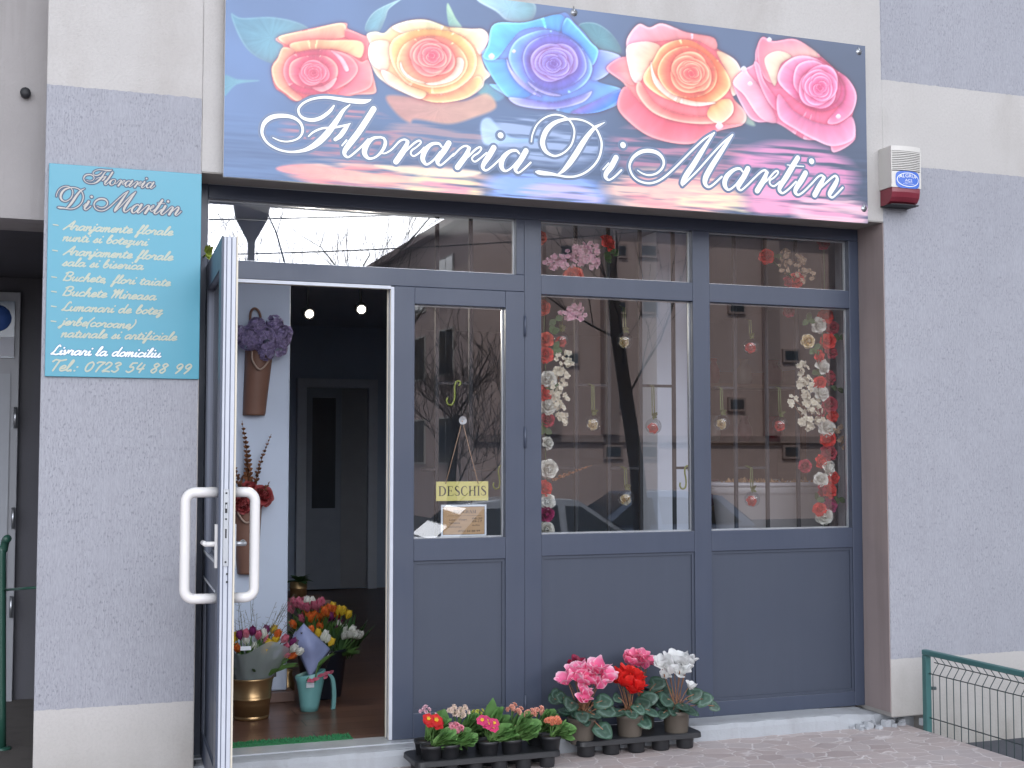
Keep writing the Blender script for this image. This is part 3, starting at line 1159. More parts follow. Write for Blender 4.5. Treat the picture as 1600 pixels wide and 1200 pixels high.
def blob(pts, c1, c2=None, ang=0.0, soft=1.2, rim=None, rimw=5.0, alpha=1.0, smooth=True, n=6, shade=0.0):
    """petal, leaf or reflection of the print: closed outline, two colours across it, optional pale rim"""
    if smooth:
        pts = catmull(pts, n, True)
    pts = np.array(pts)
    x0, y0 = pts.min(0) - 4 * soft - shade
    x1, y1 = pts.max(0) + 4 * soft + shade
    idx = np.where((PX > x0) & (PX < x1) & (PY > y0) & (PY < y1))[0]
    if not len(idx):
        return
    x, y = PX[idx], PY[idx]
    d = sdist(pts, x, y)
    if shade:
        IMG[idx] *= (1 - .22 * np.clip(1 - np.abs(np.minimum(d, 0)) / shade, 0, 1) * (d < 0))[:, None]
    m = np.clip(d / (2 * soft) + .5, 0, 1) * alpha
    c1 = rgb(*c1)
    col = np.repeat(c1[None], len(idx), 0)
    if c2 is not None:
        cx, cy = pts.mean(0)
        q = (x - cx) * math.cos(ang) + (y - cy) * math.sin(ang)
        e = np.abs((pts[:, 0] - cx) * math.cos(ang) + (pts[:, 1] - cy) * math.sin(ang)).max()
        t = np.clip(q / e * .5 + .5, 0, 1)
        t = t * t * (3 - 2 * t)
        col = col * (1 - t[:, None]) + rgb(*c2) * t[:, None]
    col = col * (1 + .05 * (fbm(x / 9, y / 9, 3) - .5))[:, None]
    cx, cy = pts.mean(0)
    R_ = np.hypot(pts[:, 0] - cx, pts[:, 1] - cy).mean()
    lit = np.clip(.5 - .55 * ((x - cx) * .35 + (y - cy) * .94) / R_, 0, 1)
    vein = fbm(np.arctan2(y - cy, x - cx) * 7, np.hypot(x - cx, y - cy) / 30, 13, 3)
    col = col * (.93 + .14 * vein)[:, None]
    col = col * (1 - (.26 * (1 - lit) * np.exp(-np.maximum(d, 0) / 9) if rim is not None else 0 * lit)[:, None] * np.array([.55, 1.0, .9]))
    if rim is not None:
        f = np.clip(1 - np.abs(d - rimw * .3) / rimw, 0, 1) ** 1.5
        f = f * np.clip(lit * 1.5 - .1, 0, 1) * (.35 + .65 * fbm(x / 30, y / 30, 9, 2))
        col = col * (1 - f[:, None]) + rgb(*rim) * f[:, None]
    put(idx, col, m)


def swirl(cx, cy, rx, ry, rot, deep, mid, rim, layers=5, seed=1, turn=0.6, drift=(0, 0)):
    """the furled heart of a rose: broad petals wrapped round each other, dark where they tuck in, pale on the rolled lip"""
    rnd = random.Random(seed)
    for k in range(layers):
        f = 1 - k / layers
        npet = 3 if k < layers - 2 else 2
        for j in range(npet):
            a = turn * k * 1.9 + j * 6.283 / npet + rnd.uniform(-.35, .35)
            ox = cx + drift[0] * k / layers + rnd.uniform(-1, 1) * rx * .035
            oy = cy + drift[1] * k / layers + rnd.uniform(-1, 1) * ry * .035
            idx = np.where((np.abs(PX - ox) < rx * 1.4) & (np.abs(PY - oy) < rx * 1.4))[0]
            x, y = PX[idx] - ox, PY[idx] - oy
            u = (x * math.cos(rot) + y * math.sin(rot)) / rx
            v = (-x * math.sin(rot) + y * math.cos(rot)) / ry
            r, th = np.hypot(u, v), np.arctan2(v, u)
            ph = (th - a + math.pi) % (2 * math.pi) - math.pi
            H = 1.55 + rnd.uniform(-.1, .25)
            skew = rnd.uniform(-.12, .12)
            E = f * (.74 + .26 * np.clip(1 - (np.abs(ph) / H) ** 2.0, 0, 1) + skew * np.sin(ph) + .025 * np.sin(4 * th + k * 2 + j))
            q = r / E
            px = rx * .5 * (f + .15)
            m = np.clip((1 - q) * px + .5, 0, 1) * np.clip((H - np.abs(ph)) * 3, 0, 1)
            out = np.exp(-np.maximum(q - 1, 0) * 9) * (q > 1) * np.clip((H - np.abs(ph)) * 2, 0, 1)
            IMG[idx] = IMG[idx] * (1 - .30 * out[:, None] * np.array([.45, 1.0, .85]))
            t = np.clip((q - .45) / .5, 0, 1) ** 1.6
            s = f ** .6
            base = rgb(*deep) * (1 - s) + rgb(*mid) * s
            dark = base * np.array([.90, .74, .80])
            lite = base * .72 + rgb(*rim) * .28
            vein = fbm(th * 9, r * 4, seed + k, 3)
            col = dark[None] * (1 - t[:, None]) + lite[None] * t[:, None]
            col = col * (.93 + .14 * vein)[:, None]
            pos = np.clip(np.cos((ph - rnd.uniform(-.7, .7)) * 1.1), 0, 1) ** 1.5
            e = np.clip(1 - np.abs(q - .96) / (.03 + .05 * pos), 0, 1) * pos
            col = col * (1 - e[:, None] * .9) + rgb(*rim) * e[:, None] * .9
            put(idx, col, m)


def rose(cx, cy, rx, ry, rot, deep, mid, rim, layers, seed, turn, drift, outer, orim, grow=1.36):
    od = tuple(.55 * a_ + .45 * b_ for a_, b_ in zip(mid, outer))
    swirl(cx - drift[0] * .6, cy - drift[1] * .6 - 2, rx * grow, ry * grow, rot, od, outer, orim, 3, seed + 50, turn, drift)
    swirl(cx, cy, rx, ry, rot, deep, mid, rim, layers, seed, turn, drift)


# background and water
t = np.clip((PX - 350) / 1000, 0, 1)
h = np.clip((PY + 20) / 330, 0, 1)
bgc = rgb(94, 122, 164)[None] * (1 - t[:, None]) + rgb(74, 88, 114)[None] * t[:, None]
bgc = bgc * (1 - h[:, None] * .12)
dk = fbm(PX / 130, PY / 90, 5)
IMG[:] = bgc * (.86 + .24 * dk)[:, None]
ripple = fbm(PX / 90, (PY - .07 * PX) / 4.5, 21)
wat = np.clip((PY - (165 + .06 * (PX - 350))) / 40, 0, 1)
IMG += (wat * (ripple - .5) * .13)[:, None] * np.array([.8, 1.0, 1.15])


def streak(x0, x1, y0, y1, col, seed, amt=1.0, thr=.5, slope=.07):
    """broken reflection on the water"""
    cy = (y0 + y1) / 2 + slope * (PX - (x0 + x1) / 2)
    e = 1 - ((PX - (x0 + x1) / 2) / ((x1 - x0) / 2)) ** 2 - ((PY - cy) / ((y1 - y0) / 2)) ** 2
    idx = np.where(e > 0)[0]
    n = fbm(PX[idx] / 80 + .25 * np.sin(PY[idx] / 7), (PY[idx] - slope * PX[idx]) / 5.2, seed)
    m = np.clip(e[idx] * 2.2, 0, 1) * np.clip((n - thr + .03) * 4.5 + .5, 0, 1) * amt
    put(idx, rgb(*col), m)


for a in ((430, 640, 160, 262, (240, 140, 140), 31, .6, .58), (590, 780, 180, 262, (214, 158, 150), 32, .5, .56), (740, 960, 175, 262, (198, 214, 246), 33, .6, .56),
          (940, 1190, 185, 290, (236, 150, 170), 34, .6, .55), (1130, 1350, 215, 330, (244, 160, 200), 35, .8, .5),
          (430, 800, 248, 306, (250, 198, 180), 36, .85, .46), (440, 640, 252, 296, (246, 140, 140), 37, .7, .56), (630, 760, 268, 322, (250, 220, 180), 38, .9, .4),
          (650, 740, 276, 312, (240, 150, 172), 39, .7, .5), (745, 960, 264, 330, (150, 180, 246), 40, .85, .42), (800, 950, 284, 332, (206, 190, 246), 41, .8, .45),
          (930, 1170, 258, 345, (252, 205, 190), 42, .9, .42), (960, 1160, 268, 335, (244, 150, 160), 43, .6, .56), (1050, 1180, 285, 350, (252, 232, 196), 44, .8, .48),
          (1150, 1362, 280, 362, (248, 170, 200), 45, .9, .42), (1230, 1370, 300, 365, (252, 205, 215), 46, .8, .5)):
    streak(*a)
blob([(432, 262), (480, 257), (560, 268), (640, 282), (600, 286), (520, 280), (455, 272)], (246, 150, 150), (244, 190, 170), 0, 2, alpha=.9)
blob([(585, 258), (660, 262), (750, 268), (720, 277), (640, 272)], (250, 220, 190), (252, 232, 205), 0, 2, alpha=.9)
# leaves
LF, LF2 = (92, 138, 160), (118, 162, 176)
blob([(361, 22), (378, 28), (430, 27), (480, 42), (495, 75), (470, 95), (430, 100), (395, 85), (375, 60)], LF, LF2, .6, 1.2, (140, 180, 196), 3)
blob([(350, 118), (372, 124), (405, 126), (370, 132), (350, 150)], LF, LF2, 0, 1.5)
blob([(570, 46), (585, 18), (628, -2), (608, 14), (602, 30), (590, 52)], (110, 158, 176), (150, 192, 196), -.6, 1, (196, 222, 226), 2)
blob([(700, 5), (712, 28), (722, 44), (704, 44), (698, 20)], (126, 166, 160), (176, 206, 180), -.8, 1)
blob([(745, -2), (775, 18), (795, 33), (830, 32), (836, 6), (800, -6)], (170, 205, 222), (120, 165, 176), .3, 1.2, (214, 236, 246), 4)
blob([(905, 38), (930, 36), (955, 52), (972, 80), (955, 88), (925, 74), (908, 56)], (86, 132, 146), (100, 146, 158), .5, 1.2, (150, 186, 198), 2)
blob([(738, 128), (790, 140), (778, 158), (748, 146)], (110, 158, 160), (100, 140, 170), 0, 2)
blob([(1140, 170), (1165, 172), (1180, 196), (1160, 190)], (110, 130, 140), (150, 170, 160), .4, 2)
# drops and splash by the dot of the i
blob([(752, 190), (765, 184), (780, 200), (800, 214), (835, 216), (834, 222), (790, 224), (760, 226), (752, 212)], (196, 218, 246), (150, 184, 226), 0, 2, alpha=.85)

# the five roses: each petal runs from a deep tucked-in foot to a pale rolled lip
def pet(cx, cy, cin, cout, pts, rim=None, rimw=3.0, shade=5.0, soft=.9, vein=.12):
    pts = np.array(catmull(pts, 6, True))
    x0, y0 = pts.min(0) - 4 - shade
    x1, y1 = pts.max(0) + 4 + shade
    idx = np.where((PX > x0) & (PX < x1) & (PY > y0) & (PY < y1))[0]
    if not len(idx):
        return
    x, y = PX[idx], PY[idx]
    d = sdist(pts, x, y)
    out = np.exp(np.minimum(d, 0) / shade * 2.2) * (d < 0)
    IMG[idx] *= 1 - .34 * out[:, None] * np.array([.42, 1.0, .8])
    r = np.hypot(x - cx, y - cy)
    rp = np.hypot(pts[:, 0] - cx, pts[:, 1] - cy)
    th = np.arctan2(y - cy, x - cx)
    thp = np.arctan2(pts[:, 1] - cy, pts[:, 0] - cx)
    # local lip radius in this direction
    dth = np.abs((th[:, None] - thp[None] + math.pi) % (2 * math.pi) - math.pi)
    w = np.exp(-(dth / .10) ** 2)
    lip = (w * rp[None] * (rp[None] > rp.mean())).sum(1) / ((w * (rp[None] > rp.mean())).sum(1) + 1e-9)
    lip = np.where(lip > 1, lip, rp.max())
    lo = rp.min()
    t = np.clip((r - lo) / np.maximum(lip - lo, 4), 0, 1)
    t = t ** 1.25
    col = rgb(*cin)[None] * (1 - t[:, None]) + rgb(*cout)[None] * t[:, None]
    v = fbm(th * 11, r / 22, int(cx) % 97, 3)
    fold = fbm(th * 3 + 5, r / 60, int(cy) % 89 + 7, 2)
    col = col * (1 - vein + vein * 1.2 * v + .12 * (fold - .5))[:, None]
    col = col * (1 - .20 * np.exp(-np.maximum(d, 0) / 3.0) * (1 - t))[:, None]
    if rim is not None:
        f = np.clip(1 - np.abs(d - rimw * .4) / rimw, 0, 1) ** 1.4 * np.clip((t - .45) * 2.4, 0, 1)
        f = f * (.45 + .55 * fbm(x / 22, y / 22, 9, 2))
        col = col * (1 - f[:, None]) + rgb(*rim) * f[:, None]
    put(idx, col, np.clip(d / (2 * soft) + .5, 0, 1))


def crop(ox, oy, k):
    return lambda *p: [(ox + p[i] / k, oy + p[i + 1] / k) for i in range(0, len(p), 2)]


Q6, Q7, Q8 = crop(420, 20, 4.444), crop(750, 20, 4.0), crop(1130, 40, 3.933)
# coral rose
c = (490, 114)
pet(*c, (236, 118, 128), (247, 160, 148), Q6(70, 165, 500, 70, 550, 110, 640, 150, 695, 180, 690, 300, 720, 420, 740, 500, 735, 560, 600, 570, 480, 600, 330, 560, 190, 615, 100, 560, 40, 510, 20, 380, 70, 300, 100, 230), (252, 206, 190), 3, 3)
pet(*c, (244, 138, 132), (253, 214, 172), Q6(70, 165, 280, 118, 500, 70, 540, 120, 530, 165, 400, 190, 260, 195, 140, 225), (255, 232, 205), 3)
pet(*c, (230, 104, 122), (246, 142, 146), Q6(540, 115, 640, 150, 692, 190, 680, 320, 640, 330, 650, 220, 570, 200, 530, 165), (250, 186, 180), 3)
pet(*c, (240, 160, 128), (251, 224, 172), Q6(150, 215, 280, 190, 420, 190, 640, 200, 640, 310, 540, 280, 430, 255, 300, 255, 180, 270), (252, 210, 180), 3)
pet(*c, (238, 138, 132), (250, 196, 152), Q6(100, 240, 60, 320, 20, 390, 50, 500, 120, 560, 190, 610, 232, 590, 160, 520, 110, 420, 120, 340, 180, 270), (252, 220, 200), 3)
pet(*c, (232, 112, 136), (247, 160, 160), Q6(430, 255, 560, 290, 640, 340, 690, 330, 720, 430, 700, 520, 560, 570, 480, 560, 560, 480, 590, 400, 540, 320), (250, 190, 186), 3)
pet(*c, (214, 88, 118), (246, 152, 156), Q6(100, 400, 140, 310, 260, 265, 430, 260, 560, 300, 620, 390, 560, 480, 440, 540, 320, 570, 200, 550, 130, 490), (250, 196, 190), 3)
pet(*c, (248, 190, 206), (252, 214, 222), Q6(430, 260, 510, 310, 555, 390, 532, 404, 490, 330), None, 3, 2)
pet(*c, (216, 92, 122), (248, 172, 160), Q6(140, 420, 160, 340, 260, 300, 390, 300, 470, 360, 470, 450, 380, 520, 250, 520, 170, 480), (251, 204, 190), 3)
swirl(c[0], c[1], 25, 20, .1, (178, 62, 96), (232, 116, 142), (250, 186, 190), 5, 3, .8)
pet(*c, (238, 130, 150), (250, 200, 198), Q6(300, 520, 380, 505, 470, 450, 440, 512, 370, 548), None, 3, 3)
# yellow rose
blob([(604, 150), (650, 152), (720, 158), (760, 146), (775, 168), (740, 184), (700, 194), (650, 186), (640, 192), (618, 176)], (206, 146, 132), (222, 170, 146), .2, 2.5, alpha=.8)
c = (676, 89)
pet(*c, (246, 214, 150), (250, 238, 200), Q6(690, 300, 700, 220, 680, 150, 740, 130, 800, 140, 860, 90, 960, 55, 1080, 45, 1180, 75, 1260, 100, 1400, 110, 1490, 115, 1530, 180, 1480, 280, 1500, 380, 1540, 430, 1500, 470, 1480, 520, 1380, 590, 1200, 625, 1060, 600, 900, 540, 800, 480, 740, 420), (253, 250, 236), 4, 3)
pet(*c, (240, 224, 158), (226, 234, 206), Q6(860, 95, 960, 58, 1080, 48, 1180, 78, 1300, 140, 1250, 155, 1100, 130, 950, 145, 885, 125), (252, 252, 244), 3)
pet(*c, (244, 214, 160), (250, 244, 222), Q6(1262, 104, 1400, 112, 1488, 118, 1526, 180, 1470, 290, 1420, 220, 1350, 160, 1285, 142), (254, 252, 244), 3)
pet(*c, (246, 226, 188), (253, 250, 240), Q6(692, 300, 700, 222, 760, 192, 830, 200, 842, 260, 830, 380, 780, 400, 720, 360), None, 3)
pet(*c, (246, 182, 116), (252, 230, 168), Q6(860, 190, 960, 135, 1130, 112, 1290, 142, 1400, 220, 1445, 330, 1405, 450, 1280, 540, 1130, 560, 980, 505, 880, 400, 838, 280), (254, 244, 210), 4)
pet(*c, (240, 138, 112), (252, 212, 152), Q6(960, 512, 1130, 572, 1300, 542, 1440, 440, 1480, 490, 1380, 588, 1200, 622, 1060, 598), (254, 230, 190), 3)
pet(*c, (248, 200, 150), (253, 242, 222), Q6(780, 400, 850, 420, 960, 500, 1090, 552, 1050, 598, 920, 543, 820, 480), (254, 250, 240), 3)
pet(*c, (242, 150, 128), (250, 214, 158), Q6(890, 330, 940, 220, 1070, 165, 1220, 175, 1340, 260, 1380, 370, 1300, 480, 1140, 520, 990, 480, 910, 410), (253, 232, 196), 3)
pet(*c, (250, 226, 196), (254, 248, 240), Q6(915, 340, 940, 400, 1000, 450, 1092, 486, 1040, 484, 960, 446, 918, 392), None, 3, 3)
pet(*c, (250, 220, 190), (254, 248, 240), Q6(1308, 310, 1352, 330, 1340, 410, 1270, 472, 1150, 502, 1090, 490, 1180, 474, 1262, 430, 1300, 370), None, 3, 3)
swirl(c[0], c[1], 35, 30, .15, (214, 88, 126), (240, 138, 140), (252, 210, 182), 6, 5, .7, (-2, -3))
# blue rose
c = (866, 98)
pet(*c, (120, 160, 236), (132, 206, 248), Q7(10, 260, 50, 200, 90, 70, 280, 60, 480, 10, 540, 0, 590, 60, 650, 120, 740, 230, 880, 275, 790, 390, 740, 430, 890, 480, 880, 560, 740, 620, 570, 630, 400, 590, 230, 570, 180, 530, 60, 450, 120, 440, 80, 350), (176, 222, 252), 3, 3)
pet(*c, (104, 128, 214), (190, 208, 250), Q7(700, 230, 880, 275, 790, 390, 700, 420, 690, 320), (206, 216, 252), 3)
pet(*c, (92, 140, 226), (118, 196, 248), Q7(10, 270, 100, 290, 180, 300, 210, 400, 330, 500, 200, 540, 100, 440), (160, 216, 252), 3)
pet(*c, (92, 156, 232), (120, 216, 252), Q7(90, 70, 280, 60, 480, 10, 540, 50, 500, 120, 380, 90, 260, 110, 190, 180, 100, 290, 20, 280, 50, 200), (176, 236, 254), 3)
pet(*c, (84, 140, 230), (112, 196, 250), Q7(540, 30, 600, 80, 690, 180, 740, 240, 700, 330, 640, 240, 560, 160, 510, 120), (170, 226, 254), 3)
pet(*c, (158, 136, 218), (66, 140, 246), Q7(570, 625, 700, 560, 880, 480, 900, 500, 860, 560, 740, 620), (150, 190, 252), 3)
pet(*c, (126, 116, 206), (184, 190, 246), Q7(180, 530, 300, 540, 450, 560, 620, 520, 700, 490, 640, 560, 450, 602, 250, 582), (214, 212, 250), 3)
pet(*c, (118, 134, 222), (140, 200, 248), Q7(180, 300, 210, 190, 300, 130, 430, 108, 560, 155, 660, 250, 702, 350, 650, 450, 520, 512, 380, 502, 260, 430), (190, 222, 252), 4)
pet(*c, (156, 150, 226), (206, 202, 250), Q7(168, 288, 200, 360, 280, 440, 384, 522, 320, 502, 230, 432, 178, 350), None, 3, 4)
pet(*c, (122, 116, 208), (156, 180, 242), Q7(270, 260, 320, 180, 440, 140, 570, 170, 650, 260, 660, 370, 570, 450, 440, 480, 330, 430, 280, 350), (196, 204, 250), 3)
pet(*c, (160, 150, 226), (214, 206, 250), Q7(300, 430, 380, 478, 504, 516, 430, 514, 340, 474), None, 3, 3)
swirl(c[0], c[1], 37, 31, .1, (104, 84, 176), (150, 140, 220), (206, 194, 246), 6, 8, .75, (0, 2))
# peach rose
c = (1078, 113)
pet(*c, (238, 128, 136), (248, 190, 176), Q7(790, 345, 910, 275, 920, 160, 990, 70, 1060, 90, 1140, 65, 1290, 120, 1460, 155, 1480, 220, 1600, 300, 1640, 420, 1580, 520, 1660, 620, 1640, 700, 1480, 740, 1310, 820, 1080, 780, 930, 680, 860, 580, 910, 460), (252, 222, 214), 4, 3)
pet(*c, (232, 100, 122), (246, 148, 158), Q7(905, 460, 1000, 560, 1130, 650, 1300, 690, 1480, 700, 1640, 700, 1480, 742, 1310, 820, 1080, 780, 930, 680, 858, 580), (250, 184, 186), 4)
pet(*c, (246, 180, 170), (242, 136, 158), Q7(790, 345, 910, 275, 950, 400, 962, 452, 900, 430), (252, 206, 210), 3)
pet(*c, (244, 150, 150), (248, 188, 206), Q7(920, 160, 990, 72, 1060, 92, 1140, 67, 1290, 122, 1460, 157, 1472, 230, 1350, 172, 1200, 170, 1040, 190, 930, 232), (253, 232, 236), 4)
pet(*c, (250, 204, 168), (252, 234, 214), Q7(1480, 240, 1600, 300, 1640, 420, 1582, 520, 1540, 370), (254, 246, 236), 3)
pet(*c, (249, 200, 164), (254, 246, 240), Q7(915, 270, 930, 200, 1050, 180, 1132, 220, 1070, 310, 1000, 432, 950, 412), None, 3)
pet(*c, (234, 108, 116), (250, 190, 168), Q7(1000, 430, 1090, 560, 1250, 630, 1440, 642, 1560, 560, 1572, 640, 1450, 692, 1250, 682, 1080, 622, 980, 500), (254, 226, 208), 4)
pet(*c, (248, 186, 128), (253, 236, 202), Q7(1460, 562, 1560, 540, 1582, 620, 1500, 692, 1420, 642), (254, 246, 226), 3)
pet(*c, (240, 132, 92), (252, 220, 160), Q7(1020, 420, 1080, 300, 1150, 200, 1300, 168, 1440, 250, 1540, 370, 1562, 470, 1460, 562, 1300, 572, 1130, 522), (254, 236, 196), 4)
pet(*c, (252, 210, 184), (254, 244, 234), Q7(1068, 308, 1100, 400, 1200, 500, 1330, 552, 1474, 562, 1350, 584, 1200, 542, 1088, 440), None, 3, 4)
pet(*c, (238, 126, 106), (251, 206, 146), Q7(1110, 380, 1160, 260, 1290, 210, 1420, 270, 1480, 380, 1450, 480, 1330, 530, 1190, 500), (254, 230, 196), 3)
swirl(c[0], c[1], 36, 31, .5, (218, 84, 106), (244, 152, 120), (253, 216, 180), 6, 11, .8, (3, 2))
# pink rose
c = (1280, 139)
pet(*c, (236, 120, 154), (247, 172, 196), Q8(60, 350, 130, 270, 190, 230, 200, 150, 240, 70, 310, 95, 450, 85, 600, 190, 690, 270, 770, 330, 820, 430, 790, 580, 810, 700, 680, 780, 640, 700, 500, 700, 330, 600, 200, 590, 130, 520), (252, 210, 224), 3, 3)
pet(*c, (250, 210, 196), (241, 138, 160), Q8(210, 140, 240, 72, 310, 97, 450, 87, 600, 190, 480, 190, 350, 230, 330, 350, 260, 330, 220, 240), (250, 190, 204), 3)
pet(*c, (253, 226, 196), (253, 238, 222), Q8(255, 200, 335, 155, 420, 188, 352, 240, 320, 370, 280, 300), None, 2, 2)
pet(*c, (246, 158, 184), (250, 216, 228), Q8(60, 350, 130, 270, 160, 300, 240, 400, 322, 560, 310, 600, 220, 560, 130, 430), (252, 226, 234), 3)
pet(*c, (226, 94, 136), (244, 156, 184), Q8(190, 230, 222, 240, 252, 340, 332, 450, 442, 560, 400, 562, 300, 500, 228, 370), (250, 194, 210), 3)
pet(*c, (230, 106, 152), (247, 168, 198), Q8(600, 190, 690, 270, 770, 330, 820, 430, 790, 540, 700, 602, 640, 590, 730, 470, 742, 370, 680, 270), (252, 206, 224), 3)
pet(*c, (232, 128, 168), (250, 178, 206), Q8(340, 420, 430, 520, 560, 590, 700, 612, 792, 560, 806, 690, 680, 742, 560, 702, 450, 642, 340, 560), (253, 212, 228), 4)
pet(*c, (226, 102, 150), (250, 190, 220), Q8(336, 340, 360, 250, 440, 192, 540, 192, 660, 258, 742, 370, 730, 470, 640, 522, 540, 512, 420, 432), (254, 226, 240), 4)
pet(*c, (228, 110, 156), (249, 178, 212), Q8(430, 330, 460, 240, 560, 215, 660, 275, 720, 370, 700, 460, 620, 500, 520, 470, 450, 400), (254, 222, 238), 3)
swirl(c[0], c[1] - 4, 33, 34, .6, (212, 88, 134), (240, 142, 186), (253, 210, 232), 6, 15, .7, (2, 2))
# droplets
for dx, dy, dr in ((768, 88, 5), (803, 80, 3), (1124, 197, 6), (1162, 108, 5), (1172, 131, 4), (1310, 182, 4), (1202, 62, 4)):
    blob([(dx - dr, dy), (dx, dy - dr), (dx + dr, dy), (dx, dy + dr)], (214, 214, 236), (252, 244, 250), .7, .8, (254, 254, 254), 2)

_l = IMG.mean(1, keepdims=True)
IMG = _l + (IMG - _l) * 1.15
IMG = np.clip(IMG * .97 + rgb(175, 200, 235) * .03, 0, 1)     # thin pale blue veil of sky glare mixed into the print colours
LIN = np.where(IMG <= .04045, IMG / 12.92, ((IMG + .055) / 1.055) ** 2.4)
LIN = LIN * 0.98

sgn = thing('shop_sign', 'long printed shop sign with five large roses and white script lettering over the shopfront', 'shop sign', (2.306, 0, 2.656))
so = OFF[sgn.name]
ids = np.arange(NX * NZ).reshape(NX, NZ)
quads = np.stack([ids[:-1, :-1], ids[1:, :-1], ids[1:, 1:], ids[:-1, 1:]], -1).reshape(-1, 4)
me = bpy.data.meshes.new('printed_face')
co = np.stack([gx.ravel() - so.x, np.full(NX * NZ, -.06 - so.y), gz.ravel() - so.z], -1).astype(np.float32)
me.vertices.add(len(co))
me.vertices.foreach_set('co', co.ravel())
me.loops.add(len(quads) * 4)
me.loops.foreach_set('vertex_index', quads.ravel().astype(np.int32))
me.polygons.add(len(quads))
me.polygons.foreach_set('loop_start', np.arange(0, len(quads) * 4, 4, dtype=np.int32))
at = me.color_attributes.new('print', 'FLOAT_COLOR', 'POINT')
at.data.foreach_set('color', np.concatenate([LIN, np.ones((len(LIN), 1))], 1).astype(np.float32).ravel())
me.update()
me.validate()
pm = NT('printed_banner')
an = pm.new('Attribute', attribute_name='print')
pm.base(an.outputs['Color'], 0.32, 0, 0.5)
pm.bump(pm.noise(3.0, 2), 0.06, 0.02)
me.materials.append(pm.m)
face = bpy.data.objects.new('printed_face', me)
COL.objects.link(face)
face.parent = sgn
b = MB()
b.box(X0, X1, -.0592, -.040, Z0, Z1)
b.build('board', mat('white_board_edge', (0.62, 0.62, 0.63, 1), 0.5), sgn)
b = MB()
for z in (Z0 + .03, Z1 - .06):
    b.box(X0 + .02, X1 - .02, -.0398, -.001, z, z + .03)
for x in (X0 + .02, 1.7, 2.8, X1 - .05):
    b.box(x, x + .03, -.0395, -.0012, Z0 + .061, Z1 - .061)
b.build('backing_frame', M_STEEL, sgn)
M_LET = mat('white_lettering', (0.80, 0.84, 0.86, 1), 0.35, 0, 0.03)
M_LETD = mat('navy_outline', (0.075, 0.115, 0.20, 1), 0.35, 0, 0.05)
M_HALO = mat('slate_halo', (0.125, 0.18, 0.30, 1), 0.33, 0, 0.12, 4)
k8 = .00037 * 8
l_ = MB()
ribbon(l_, FLOR + DIM, -.0602, 0, .021, 2e-5)
for x, z, r_ in FDOT + DDOT:
    disc(l_, x, z, r_ + .012, -.0608)
l_.build('lettering_halo', M_HALO, sgn)
l_ = MB()
ribbon(l_, FLOR + DIM, -.0612, 0, .0052, 2e-5)
for x, z, r_ in FDOT + DDOT:
    disc(l_, x, z, r_ + .0026, -.0618)
l_.build('lettering_outline', M_LETD, sgn)
l_ = MB()
ribbon(l_, FLOR + DIM, -.0622, 0, 0.0, 2e-5)
for x, z, r_ in FDOT + DDOT:
    disc(l_, x, z, r_, -.0628)
l_.build('lettering', M_LET, sgn)
for px_, py_ in ((897, 20), (1342, 81), (1350, 326)):
    q = P(px_, py_, -.06)
    b = MB()
    b.lathe([(.0, .006), (.008, .005), (.011, 0), (.018, -.001), (.018, -.004)], (0, 0, 0), 14)
    b.v = [(q.x + x, -.0612 - z, q.z + y) for x, y, z in b.v]
    b.tube([(q.x, -.066, q.z), (q.x, -.055, q.z + .03)], .004, 6)
    b.build('fixing_bolt', M_STEEL, sgn)

